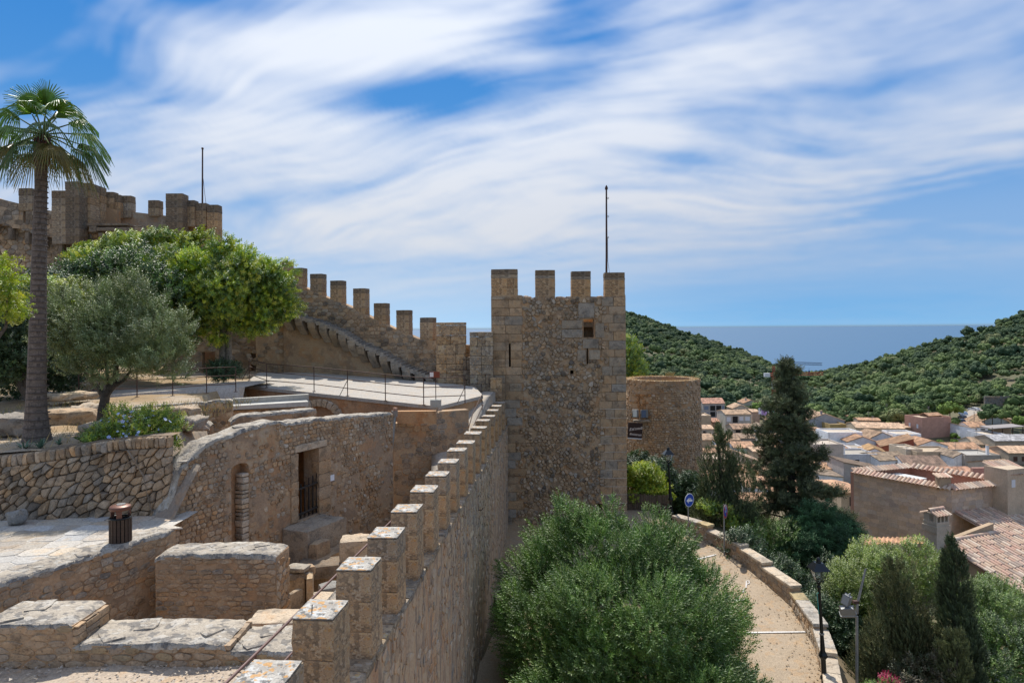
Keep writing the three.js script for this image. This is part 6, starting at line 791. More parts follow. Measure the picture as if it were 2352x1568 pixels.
// ---------------------------------------------------------------- the near stone house with tiled parapet, and the big tile roof
function barrel(len, r0, r1, th = .02) { const g = new Geo(), n = 6; const pt = (i, e, r) => { const a = Math.PI * i / n; return [Math.cos(a) * r, Math.sin(a) * r, e]; }; for (let i = 0; i < n; i++) { const c = [1, 1, 1]; g.quad(pt(i, 0, r0), pt(i + 1, 0, r0), pt(i + 1, len, r1), pt(i, len, r1), c); g.quad(pt(i + 1, len, r1), pt(i, len, r1), pt(i, len, r1 - th), pt(i + 1, len, r1 - th), c); } const b = g.build(); b.deleteAttribute('color'); return b; }
const tileMats = [[.55, .39, .28], [.60, .45, .33], [.48, .33, .24], [.55, .35, .26], [.62, .50, .39], [.40, .31, .25], [.57, .40, .31]].map(c => std({ color: lin(...c), map: T.fine, roughness: .85 }));
{
  const C0 = [28.9, 45], L0 = [25.2, 50.5], R0h = [34.1, 46.7], B0 = [30.4, 52.2], top = -10.85, bot = -18.5, t = thing('stone_house', 'large near stone house with a row of barrel tiles along its walls', 'house', [C0[0], -17.5, -C0[1]]);
  const wallF = (a, b, c, nm, yt = top) => { const f = frame(a, b, nm === 'inner_wall'); part(nm, tint(slab(f, [[0, yt], [f.L, yt]], bot, .35), c), wallM, t); return f; };
  const fl = wallF(L0, C0, [.56, .43, .32], 'wall'), fr = wallF(C0, R0h, [.54, .43, .31], 'wall'); const r = RNG(501);
  // ashlar courses on both faces
  for (const [f, n] of [[fl, 150], [fr, 130]]) masonry(t, 'wall_stone', scatter(0, f.L, -17, top, .62, .27, 503 + n, .05, true), 0, f.L, -17, top, f.map, { seed: 504, asp: 2, gap: .006, h: .012, base: -.02, shoulder: .97, tilt: .1, col: (r => vary([[.60, .46, .34], [.57, .43, .315], [.62, .48, .36], [.54, .41, .31]][Math.floor(r() * 4)], r, .08)), most: n, mat: wallM });
  for (const [a, b] of [[R0h, B0], [B0, L0]]) { const f = frame(a, b); part('rear_parapet', tint(slab(f, [[0, top], [f.L, top]], bot, .3), WC.pink), wallM, t); }
  const cx = (C0[0] + B0[0]) / 2, cz = (C0[1] + B0[1]) / 2, sh = new THREE.Shape(); [C0, R0h, B0, L0].forEach((p, i) => i ? sh.lineTo(p[0], p[1]) : sh.moveTo(p[0], p[1])); const dk = new THREE.ShapeGeometry(sh).toNonIndexed(); { const p = dk.attributes.position; for (let i = 0; i < p.count; i++) p.setXYZ(i, p.getX(i), top - 1.25, -p.getY(i)); dk.computeVertexNormals(); } part('roof_terrace', tint(dk, [.42, .24, .19]), wallM, t);
  const tiles = (a, b, n, out, seed) => { const f = frame(a, b), rr = RNG(seed), ang = Math.atan2(f.n.x, f.n.z); for (let i = 0; i < n; i++) { const g = barrel(.66, .115, .135); g.rotateX(.40); g.rotateY(ang); const q = f.map(f.L * (i + .5) / n, top + .22, -.32 + (rr() - .5) * .03); g.translate(...q); part('parapet_tile', g, tileMats[Math.floor(rr() * 7)], t); } };
  tiles(L0, C0, 25, 1, 511); tiles(C0, R0h, 20, 1, 512); tiles(L0, B0, 20, 1, 513); tiles(B0, R0h, 20, 1, 514);
  for (let i = 0; i < 3; i++) { const p = [lerp(L0[0], B0[0], .35 + i * .17), lerp(L0[1], B0[1], .35 + i * .17)], g = box(p[0] + .3, top - .35, -p[1] + 1.2, 1.35, .1, 2.2, .5); g.applyMatrix4(new THREE.Matrix4()); part('roof_tank', tint(g, [.62, .63, .62]), M.fine, t); part('tank_wall', tint(box(p[0] + .3, top - .8, -p[1] + 1.2, 1.2, .8, 1.9, .5), [.42, .36, .34]), wallM, t); }
  // small chimney with four tiles, corner turret
  const ch = new THREE.Group(); ch.name = 'chimney'; const cp = P(2167, 1112, 45.6); ch.position.set(cp.x - t.position.x, cp.y - t.position.y, cp.z - t.position.z); t.add(ch); local('stack', tint(box(0, .1, 0, .75, .9, .5), C.tan), wallM, ch); for (let i = 0; i < 5; i++) { const g = barrel(.75, .09, .1); g.rotateX(.2); g.translate(-.4 + i * .2, .62, -.4); local('tile', g, tileMats[i % 5], ch); }
  const tw = P(2310, 1085, 46.2); part('turret', tint(box(tw.x, tw.y - 1.2, tw.z, 1.8, 3.2, 1.6, .32), [.54, .43, .31]), wallM, t); for (let i = 0; i < 9; i++) { const g = barrel(1.9, .1, .11); g.rotateX(.3); g.rotateY(.32); g.translate(tw.x - 1.0 + i * .25, tw.y + .55, tw.z - .75 + i * -.06); part('turret_tile', g, tileMats[(i * 3) % 7], t); } part('turret_window', box(tw.x - .1, tw.y - .55, tw.z + .86, .34, .5, .06, .32), winM.white, t);
}
{
  // big barrel-tile roof: O at the chimney foot, e1 along the ridge, e2 down the slope
  const O = new THREE.Vector3(25.6, -13.1, -41), e1 = new THREE.Vector3(.93, 0, -.37), e2 = new THREE.Vector3(.37 * .956, -.29, .93 * .956).normalize(), nr = e2.clone().cross(e1).normalize(); if (nr.y < 0) nr.negate();
  const at = (a, b, h = 0) => O.clone().addScaledVector(e1, a).addScaledVector(e2, b).addScaledVector(nr, h).toArray();
  const t = thing('tiled_house', 'near house with a broad sunlit barrel-tile roof at the right edge', 'house', [28, -18, -38]); const g = new Geo(), c = [.34, .24, .17]; g.quad(at(0, 0, -.06), at(12, 0), at(12, 9), at(0, 9), c); g.quad(at(4.6, -2.9), at(14, -2.9), at(14, 0), at(4.6, 0), c); part('roof_bed', g, M.roof, t);
  const wf = frame([O.x + .15, 41], [at(0, 9)[0] + .1, -at(0, 9)[2]]); const yb = -18.5; part('gable_wall', tint(slab(wf, [[0, O.y - .2], [wf.L, at(0, 9)[1] - .2]], yb, .3, [], -.1), C.tan), wallM, t); const bk = frame([at(0, 0)[0], -at(0, 0)[2]], [at(5, 0)[0], -at(5, 0)[2]]); part('rear_wall', tint(slab(bk, [[0, O.y - .1], [bk.L, O.y + .6]], yb, .3, [], -.1), C.tan), wallM, t);
  const r = RNG(521), list = []; for (let a = .12; a < 11.6; a += .30) for (let b = -2.9; b < 8.8; b += .42) { if (b < 0 && a < 4.6 + (0 - b) * .05) continue; list.push([a + (r() - .5) * .02, b]); }
  const proto = [.0, .01, -.01].map(k => barrel(.5, .10 + k, .118 + k)), mats = tileMats; const basis = new THREE.Matrix4().makeBasis(e1, nr, e2); let cnt = 0; const rest = new Geo();
  const score = ([a, b]) => { const p = new THREE.Vector3(...at(a, b)); const u = p.x / -p.z * F + 1176; return u > 2365 ? 9e9 : -p.z + (a + b) * .01; }; list.sort((p, q) => score(p) - score(q));
  for (const [a, b] of list) { const p = at(a, b, .03 + r() * .02), m = mats[Math.floor(r() * 7)], gi = proto[Math.floor(r() * 3)]; if (cnt++ < 300) { const me = shadows(new THREE.Mesh(gi, m)); me.name = 'roof_tile'; me.matrixAutoUpdate = true; const M4 = basis.clone().setPosition(p[0] - t.position.x, p[1] - t.position.y, p[2] - t.position.z); me.applyMatrix4(M4); t.add(me); } else { const q = gi.clone().applyMatrix4(basis.clone().setPosition(...p)), P3 = q.attributes.position.array; const col = m.color.toArray(); for (let i = 0; i < P3.length; i += 3) { rest.p.push(P3[i], P3[i + 1], P3[i + 2]); rest.c.push(...col); } } }
  part('roof_tiles', rest, M.fine, t, 'stuff');
  for (let i = 0; i < 11; i++) { const q = barrel(.5, .13, .14); q.rotateY(Math.atan2(e1.x, e1.z)); q.translate(...at(.2 + i * .44, 0, .08)); part('ridge_tile', q, tileMats[(i * 2) % 7], t); }
  // chimney with three smoke openings under a little tile roof
  const ch = new THREE.Group(); ch.name = 'chimney'; ch.position.set(O.x - .15 - t.position.x, O.y - .3 - t.position.y, O.z - .1 - t.position.z); ch.rotation.y = .38; ch.scale.setScalar(1.12); t.add(ch); const cc = [.50, .43, .34];
  local('stack', tint(box(0, .62, 0, .95, 1.5, .78), cc), wallM, ch); local('band', tint(box(0, 1.1, 0, 1.05, .34, .86), mulc(cc, .95)), wallM, ch); local('sill', tint(box(0, 1.42, 0, .98, .12, .8), mulc(cc, 1.1)), wallM, ch); for (let i = 0; i < 4; i++) local('pier', tint(box(-.44 + i * .293, 1.66, .3, .09, .36, .16), mulc(cc, 1.15)), wallM, ch); local('back', tint(box(0, 1.66, -.2, .96, .38, .3), cc), wallM, ch); local('top', tint(box(0, 1.88, 0, 1.0, .07, .82), cc), wallM, ch);
  for (let i = 0; i < 5; i++) for (const s of [-1, 1]) { const q = barrel(.56, .085, .1); if (s < 0) q.rotateY(Math.PI); q.rotateX(s * .4); q.translate(-.46 + i * .23, 2.02, 0); local('tile', q, tileMats[(i * 3 + s + 1) % 5], ch); } for (let i = 0; i < 3; i++) { const q = barrel(.4, .1, .11); q.rotateY(Math.PI / 2); q.translate(-.58 + i * .38, 2.08, 0); local('tile', q, tileMats[1 + i], ch); }
  // low wing left of the chimney
  const wg = thing('low_wing', 'low wing with a shallow pale tile roof left of the big chimney', 'house', [22.4, -18, -41.2]); const a0 = P(1985, 1252, 41.6), a1 = P(2150, 1247, 41), b1 = P(2150, 1232, 43.4), b0 = P(1985, 1236, 44.4); part('roof', tileSlope(a0.toArray(), a1.toArray(), b1.toArray(), b0.toArray(), [.52, .35, .23], 7, .25), M.roof, wg); const ff = frame([a0.x, 41.5], [a1.x, 41]); part('wall', tint(slab(ff, [[0, a0.y - .1], [ff.L, a1.y - .1]], -18.5, .3), C.tan), wallM, wg);
  // red terraces at the right edge
  const rt = thing('red_terrace', 'rose and brick red roof terrace at the right edge behind the tile roof', 'terrace', [X(2345, 60), -19, -60]); part('wall', tint(box(X(2362, 60), yAt(2362, 1120, 60) - .2, -60.5, X(2405, 60) - X(2322, 60), 1.9, .3), [.34, .09, .06]), wallM, rt); part('floor', tint(box(X(2362, 57), yAt(2362, 1160, 57), -57, 4.6, .15, 5), [.42, .22, .18]), wallM, rt); part('low_wall', tint(box(X(2268, 62), yAt(2268, 1090, 62), -62, 3.0, 1.3, .3), [.48, .26, .2]), wallM, rt);
}
// ---------------------------------------------------------------- cranes
function lattice(a, b, w, n, r = .05) { const A = a.clone(), B = b.clone(), dir = B.clone().sub(A).normalize(), s = Math.abs(dir.y) > .7 ? new THREE.Vector3(1, 0, 0) : new THREE.Vector3(0, 1, 0), q = dir.clone().cross(s).normalize(), s2 = q.clone().cross(dir).normalize(), out = [], c = [[-1, -1], [1, -1], [1, 1], [-1, 1]].map(([i, j]) => s2.clone().multiplyScalar(i * w / 2).addScaledVector(q, j * w / 2)); for (const o of c) out.push(tube([A.clone().add(o), B.clone().add(o)], r, 4)); for (let k = 0; k < n; k++) for (let i = 0; i < 4; i++) out.push(tube([A.clone().lerp(B, k / n).add(c[i]), A.clone().lerp(B, (k + 1) / n).add(c[(i + 1) % 4])], r * .6, 3)); return out; }
{
  const D = 330, t = thing('tower_crane', 'red and white tower crane behind the dark conifer', 'crane', [X(1777, D), -41, -D]); const redM = std({ color: lin(.32, .05, .035) }), wh = winM.white; const y = v => yAt(1777, v, D), x = X(1777, D); [[860, 877, 0], [877, 893, 1], [893, 935, 0], [935, 1010, 0]].forEach(([v0, v1, k]) => part('mast_section', lattice(new THREE.Vector3(x, y(v1), -D), new THREE.Vector3(x, y(v0), -D), 1.4, 6, .13), k ? wh : redM, t)); part('jib', lattice(P(1766, 860, D), P(1892, 858, D - 8), 1.1, 22, .1), redM, t); part('tower_head', lattice(new THREE.Vector3(x, y(860), -D), new THREE.Vector3(x, y(840), -D), .9, 4, .1), redM, t); part('counterweight', box(...P(1762, 861, D).toArray(), 2.6, 1.8, 1.6), wh, t);
  const D2 = 520, t2 = thing('tower_crane', 'distant blue lattice crane with its jib against the sea', 'crane', [X(1821, D2), -45, -D2]), bl = std({ color: lin(.06, .10, .17) }); part('mast_section', lattice(P(1820, 905, D2), P(1820, 828, D2), 2.4, 12, .2), bl, t2); part('jib', lattice(P(1809, 833, D2), P(1888, 836, D2), 1.8, 26, .16), bl, t2); part('tower_head', lattice(P(1820, 834, D2), P(1820, 822, D2), 1.6, 3, .2), bl, t2);
  const t3 = thing('antenna_mast', 'thin dark antenna mast on the ridge beside the sea', 'antenna', P(1859, 875, 700).toArray()); part('mast', lattice(P(1859, 880, 700), P(1859, 851, 700), 1.0, 8, .18), bl, t3); part('arm', tube([P(1856, 853, 700), P(1862, 853, 700)], .25, 4), bl, t3); part('aerial', tube([P(1859, 853, 700), P(1859, 846, 700)], .2, 4), bl, t3);
}
// ---------------------------------------------------------------- street with parked cars
{
  const pu = (u, v) => { let d = 230; for (let i = 0; i < 30; i++) { const p = P(u, v, d); const gy = groundY(p.x, d); d *= lerp(1, gy / p.y, .6); } const p = P(u, v, d); return p; };
  const hit = (u, v) => { let d = 225; while (d < 340) { const p = P(u, v, d); if (p.y < groundY(p.x, d) + .05) return p; d += .4; } return P(u, v, 260); }; const spine = [[2222, 985], [2226, 973], [2230, 962], [2236, 952], [2244, 944], [2250, 938]].map(a => hit(...a)); spine.forEach(p => { p.y += .25; }); const g = new Geo(); for (let i = 0; i < spine.length - 1; i++) { const a = spine[i], b = spine[i + 1], w = 3.4; g.quad([a.x - w, a.y, a.z], [a.x + w, a.y, a.z], [b.x + w, b.y, b.z], [b.x - w, b.y, b.z], [.42, .38, .33]); } setting('town_street', g, M.gravel, 'pale town street climbing past the parked cars', 'road');
  function car(label, u, v, d, col, yaw, van) { const p = hit(u, v), t = thing('parked_car', label, van ? 'van' : 'car', p.toArray(), 'cars parked along the town street'); t.rotation.y = yaw; const sh = new THREE.Shape(); const pr = van ? [[-2.2, .3], [-2.25, 1.1], [-1.9, 1.95], [1.2, 2.0], [1.8, 1.25], [2.3, 1.05], [2.35, .3]] : [[-2.1, .3], [-2.15, .85], [-1.95, 1.0], [-1.5, 1.42], [.3, 1.45], [1.0, .98], [1.95, .85], [2.1, .6], [2.1, .3]]; pr.forEach((q, i) => i ? sh.lineTo(...q) : sh.moveTo(...q)); const b = new THREE.ExtrudeGeometry(sh, { depth: 1.5, bevelEnabled: true, bevelThickness: .1, bevelSize: .06, bevelSegments: 2 }); b.translate(0, 0, -.75); local('body', b, std({ color: lin(...col), roughness: .3, metalness: .1 }), t); const k = van ? 1.5 : 1.2; local('rear_window', box(van ? -2.12 : -1.8, k, 0, .1, .34, 1.3).rotateZ(0), M.glass, t); local('windscreen', box(van ? 1.55 : .72, k, 0, .12, .36, 1.3), M.glass, t); for (const s of [-1, 1]) { local('side_window', box(-.45, k + .03, s * .86, 1.9, .34, .03), M.glass, t); for (const x of [-1.35, 1.35]) local('wheel', new THREE.CylinderGeometry(.32, .32, .2, 14).rotateX(Math.PI / 2).translate(x, .32, s * .78), M.black, t); local('tail_lamp', box(van ? -2.27 : -2.17, .75, s * .6, .05, .16, .3), std({ color: lin(.3, .02, .02) }), t); } return t; }
  const yaw = 1.4; car('light blue parked car, farthest in the row', 2213, 953, 247, [.30, .40, .55], yaw); car('dark grey parked car below the light blue one', 2211.5, 962, 243, [.03, .04, .06], yaw); car('dark blue parked car third in the row', 2208, 971, 240, [.02, .03, .06], yaw); car('black parked car fourth in the row', 2205, 978, 237, [.015, .02, .03], yaw); car('dark parked car just behind the white van', 2204, 984, 234.5, [.03, .035, .04], yaw); car('white parked van nearest in the row', 2201, 991, 232, [.7, .72, .74], yaw, true); car('white car standing at the top of the street', 2238, 943.5, 258, [.72, .73, .74], 1.9); car('silver-blue van under the grey wall on the right', 2310, 942, 262, [.4, .48, .58], .2, true); car('dark car half hidden behind the white blank wall', 2200, 1003, 229, [.02, .02, .03], yaw);
  const gw = thing('field_wall', 'long grey stone wall in front of the wood at the right', 'wall', P(2310, 925, 275).toArray()); const a = P(2263, 926, 275), b = P(2362, 930, 275); const f = frame([a.x, 275], [b.x, 275]); part('core', tint(slab(f, [[0, yAt(2263, 910, 275)], [f.L, yAt(2360, 911, 275)]], a.y - 2, .6), [.22, .21, .20]), M.plaster, gw); masonry(gw, 'stone', scatter(0, f.L, a.y - 1, yAt(2263, 910, 275), .8, .5, 531, .4, true), 0, f.L, a.y - 1, yAt(2263, 910, 275), f.map, { seed: 532, gap: .03, h: .12, col: stoneCol([[.24, .23, .22], [.30, .28, .26], [.2, .19, .18]], .2), most: 60 });
  const sl = thing('street_pole', 'tall thin pole beside the upper end of the town street', 'pole', P(2238.5, 972, 240).toArray()); part('pole', tube([P(2238.5, 972, 240), P(2238.5, 945, 240)], .09, 6), M.rust, sl);
}

// ================================================================ trees and plants
const leafM = (tr = .35, ro = .75) => new THREE.MeshPhysicalMaterial({ color: 0xffffff, roughness: ro, transmission: tr, thickness: 0, side: THREE.DoubleSide });
const leafMat = leafM(.42, .58), needleMat = leafM(.12, .8), softMat = leafM(.55, .6);
function sprig(n, len, ll, lw, spread, seed, curl = .2) {               // twig with n leaves along +y
  const r = RNG(seed), g = new Geo(), w = [1, 1, 1]; for (let i = 0; i < n; i++) { const y = len * (i + .3) / n, a = i * 2.4 + r(), up = spread * (.6 + r() * .8), dx = Math.cos(a) * Math.sin(up), dz = Math.sin(a) * Math.sin(up), dy = Math.cos(up), L = ll * (.7 + r() * .6); const ax = -Math.sin(a), az = Math.cos(a), W2 = lw * (.7 + r() * .6) / 2, tw = (r() - .5) * .8; const bx = ax, by = tw, bz = az; const m = [dx * L * .5, y + dy * L * .5, dz * L * .5], e = [dx * L, y + dy * L - curl * L * .5, dz * L]; g.tri([0, y, 0], [m[0] + bx * W2, m[1] + by * W2, m[2] + bz * W2], e, w); g.tri([0, y, 0], e, [m[0] - bx * W2, m[1] - by * W2, m[2] - bz * W2], w); }
  const b = g.build(); b.deleteAttribute('color'); return b;
}
const SP = { olive: [1, 2, 3].map(k => sprig(15, .34, .115, .026, .75, k * 7)), broad: [1, 2, 3].map(k => sprig(14, .34, .135, .07, 1.05, k * 11, .6)), fine: [1, 2].map(k => sprig(12, .3, .10, .05, .9, k * 13)), cyp: [1, 2].map(k => sprig(13, .32, .13, .035, .5, k * 17)), conif: [1, 2, 3].map(k => sprig(16, .38, .20, .05, .95, k * 19, .35)) };
function foliage(parent, name, blobs, n, sp, mat, cols, seed, o = {}) {
  const r = RNG(seed), area = blobs.map(b => b[3] * b[4] + b[4] * b[5] + b[3] * b[5]), tot = area.reduce((a, b) => a + b, 0), up = new THREE.Vector3(0, 1, 0), q = new THREE.Quaternion(), v = new THREE.Vector3(), d = new THREE.Vector3(), m = new THREE.Matrix4(), s3 = new THREE.Vector3(), col = new THREE.Color(), list = [];
  const unit = w => { do w.set(r() * 2 - 1, r() * 2 - 1, r() * 2 - 1); while (w.lengthSq() > 1 || w.lengthSq() < .02); return w; }, lump = o.lump ?? .5, cen = [0, 0, 0]; blobs.forEach(b => { for (let k = 0; k < 3; k++) cen[k] += b[k] / blobs.length; });
  blobs.forEach((b, bi) => {
    const k = Math.round(n * area[bi] / tot), R = Math.min(b[3], b[4], b[5]), K = o.tufts ?? Math.max(5, Math.min(26, Math.round(9 + R * 5))), tufts = [];
    for (let i = 0; i < K; i++) { unit(d).normalize(); const f = 1 - lump * .35 + r() * lump * .8; tufts.push([d.x * f, d.y * f, d.z * f, (.28 + r() * .25) * (o.tuft ?? 1), .72 + r() * .56]); }
    for (let i = 0; i < k; i++) {
      const t = r() < .8 ? tufts[Math.floor(r() * K)] : null; unit(d); let sh = 1; if (t) { const l = d.length(), g = t[3] * Math.pow(l, .4) / l; v.set(b[0] + (t[0] + d.x * g) * b[3], b[1] + (t[1] + d.y * g) * b[4], b[2] + (t[2] + d.z * g) * b[5]); d.normalize(); d.x += t[0]; d.y += t[1]; d.z += t[2]; sh = t[4]; } else { d.normalize(); const f = 1 - (o.deep ?? .45) * r(); v.set(b[0] + d.x * b[3] * f, b[1] + d.y * b[4] * f, b[2] + d.z * b[5] * f); }
      let ins = false; for (let j = 0; j < blobs.length; j++) if (j !== bi) { const c = blobs[j], e = ((v.x - c[0]) / c[3]) ** 2 + ((v.y - c[1]) / c[4]) ** 2 + ((v.z - c[2]) / c[5]) ** 2; if (e < .36) { ins = true; break; } } if (ins && r() < .75) continue;
      const sc = (o.size ?? 1) * (.65 + r() * .7); d.normalize().addScaledVector(up, o.up ?? .5); const wl = o.wild ?? 1; d.x += (r() - .5) * wl; d.y += (r() - .5) * wl; d.z += (r() - .5) * wl; d.normalize(); q.setFromUnitVectors(up, d); m.compose(v, q, s3.set(sc, sc, sc)); const ci = cols[Math.floor(Math.pow(r(), 1.2) * cols.length)], l = (.75 + r() * .5) * (o.mono ? 1 : sh); list.push([m.clone(), [ci[0] * l, ci[1] * l, ci[2] * l]]);
    }
  });
  const im = shadows(new THREE.InstancedMesh(sp[seed % sp.length], mat, list.length)); im.name = name; im.userData.kind = 'stuff'; list.forEach(([mm, c], k) => { im.setMatrixAt(k, mm); im.setColorAt(k, col.setRGB(...c)); }); parent.add(im);
}
function limbs(parent, base, tops, r0, colr, seed, mid = .45) { const r = RNG(seed), g = [], B = new THREE.Vector3(...base); tops.forEach((t, i) => { const E = new THREE.Vector3(...t), M1 = B.clone().lerp(E, mid); M1.x = lerp(B.x, E.x, mid * .6) + (r() - .5) * .15; M1.z = lerp(B.z, E.z, mid * .6) + (r() - .5) * .15; const Q = M1.clone().lerp(E, .5).add(new THREE.Vector3((r() - .5) * .3, (r() - .5) * .2, (r() - .5) * .3)); local(i ? 'limb' : 'trunk', tint(tube(i ? [B.clone().lerp(M1, .75), M1, Q, E] : [B, B.clone().lerp(M1, .5), M1, Q, E], (i ? [.75, .6, .4, .15] : [1.25, 1, .8, .5, .18]).map(k => k * r0), 8), colr), M.bark, parent); }); }
const G = { olive: [[.22, .28, .10], [.28, .34, .13], [.16, .21, .07], [.36, .41, .19]], oliveGreen: [[.11, .22, .028], [.16, .28, .04], [.065, .14, .022], [.21, .32, .055]], bright: [[.38, .48, .03], [.48, .55, .04], [.27, .39, .03], [.56, .57, .05]], mid: [[.17, .29, .045], [.23, .36, .055], [.12, .21, .04]], dark: [[.065, .12, .034], [.09, .155, .045], [.05, .095, .03]], cyp: [[.06, .09, .03], [.085, .115, .04], [.045, .07, .026]], conif: [[.08, .105, .04], [.115, .14, .055], [.065, .085, .036], [.16, .17, .07]] };  // leaf colours for each kind of plant
const tree = (name, label, cat, base, group) => thing(name, label, cat, base, group);
const rel = (t, u, v, d, rx, ry, rz) => { const p = P(u, v, d); return [p.x - t.position.x, p.y - t.position.y, p.z - t.position.z, rx, ry ?? rx, rz ?? rx]; };
// ---------------------------------------------------------------- the big olive under the rampart
{
  const t = tree('olive_tree', 'large bushy olive tree filling the slope below the rampart', 'tree', [4.2, -13.3, -25]); const b = (x, y, z, rx, ry, rz) => [x - 4.2, y + 13.3, z + 25, rx, ry, rz];
  const bl = [b(3.7, -10.7, -25.6, 3.5, 2.7, 3.0), b(3.0, -9.5, -26.8, 2.3, 1.7, 2.0), b(5.0, -9.7, -26.6, 2.2, 1.6, 2.0), b(4.0, -9.0, -26.9, 1.9, 1.3, 1.7), b(4.2, -10.6, -23.6, 2.7, 2.0, 1.8), b(6.2, -11.4, -24.8, 1.8, 1.8, 2.2), b(1.1, -11.2, -25.4, 1.35, 2.3, 2.2), b(4.2, -12.0, -22.4, 2.7, 2.1, 2.0), b(1.8, -11.9, -22.6, 1.7, 1.9, 1.8), b(6.2, -12.6, -22.2, 1.7, 1.6, 1.8)];
  const tips = [[2.1, -7.5, -27.2, .5, .7, .5], [4.0, -7.6, -27.4, .45, .65, .45], [3.0, -7.9, -26.6, .6, .5, .5], [5.6, -8.1, -27.0, .5, .6, .5], [6.0, -9.5, -25.4, .6, .5, .5], [7.1, -9.7, -25.8, .55, .5, .5], [1.0, -8.9, -26.4, .45, .7, .45], [4.5, -10.0, -22.2, .8, .9, .7], [1.6, -9.9, -22.8, .5, .8, .5], [7.7, -10.9, -24.4, .5, .45, .5]].map(a => b(...a));
  foliage(t, 'crown', bl, 34000, SP.olive, leafMat, G.oliveGreen, 601, { size: 1.1, up: .55, lump: .3, deep: .5, tuft: .75 }); foliage(t, 'shoots', tips, 1900, SP.olive, leafMat, G.oliveGreen, 602, { size: 1.05, up: 1.6, lump: .3, deep: .6 });
  limbs(t, [0, 0, 0], [[-.6, 4.4, -1], [2.2, 3.6, 0], [-2.4, 3.4, .2], [.8, 3.2, 2.2], [-1.4, 3.2, 2], [1.4, 4.2, -1.4]], .26, [.16, .13, .1], 603);
}
// ---------------------------------------------------------------- the small olive in the garden
{
  const D = 21, p = P(235, 972, D), t = tree('olive_tree', 'small grey-green olive tree behind the flowering bush', 'tree', p.toArray());
  const bl = [rel(t, 270, 785, D, 1.3, .85, 1.2), rel(t, 190, 780, D, .85, .75, .9), rel(t, 345, 785, D, .85, .75, .9), rel(t, 285, 728, D, .85, .6, .8), rel(t, 200, 700, D + .3, .75, .6, .7), rel(t, 350, 830, D - .3, .75, .55, .7), rel(t, 240, 838, D - .3, .8, .45, .7), rel(t, 300, 680, D, .42, .5, .4), rel(t, 258, 685, D, .3, .45, .3), rel(t, 345, 705, D, .35, .4, .35), rel(t, 408, 755, D, .38, .35, .35), rel(t, 130, 730, D, .5, .6, .5), rel(t, 120, 800, D, .4, .4, .4)];
  foliage(t, 'crown', bl, 7000, SP.olive, leafMat, G.olive, 611, { size: .85, up: 1.1, lump: .6, deep: .8, tuft: .8 });
  const q = (u, v) => { const a = rel(t, u, v, D, 0); return a.slice(0, 3); }; const bk = [.10, .085, .07]; local('trunk', tint(tube([[0, -.1, 0], q(236, 940), q(242, 905), q(262, 880), q(268, 830)], [.2, .15, .13, .1, .06], 8), bk), M.bark, t); local('limb', tint(tube([q(240, 912), q(222, 888), q(200, 870), q(185, 830)], [.12, .075, .06, .03], 7), [.18, .15, .12]), M.bark, t); local('limb', tint(tube([q(250, 895), q(285, 872), q(300, 850)], [.07, .055, .03], 6), bk), M.bark, t); local('limb', tint(tube([q(247, 900), q(245, 860), q(240, 800)], [.07, .05, .03], 6), bk), M.bark, t);
}
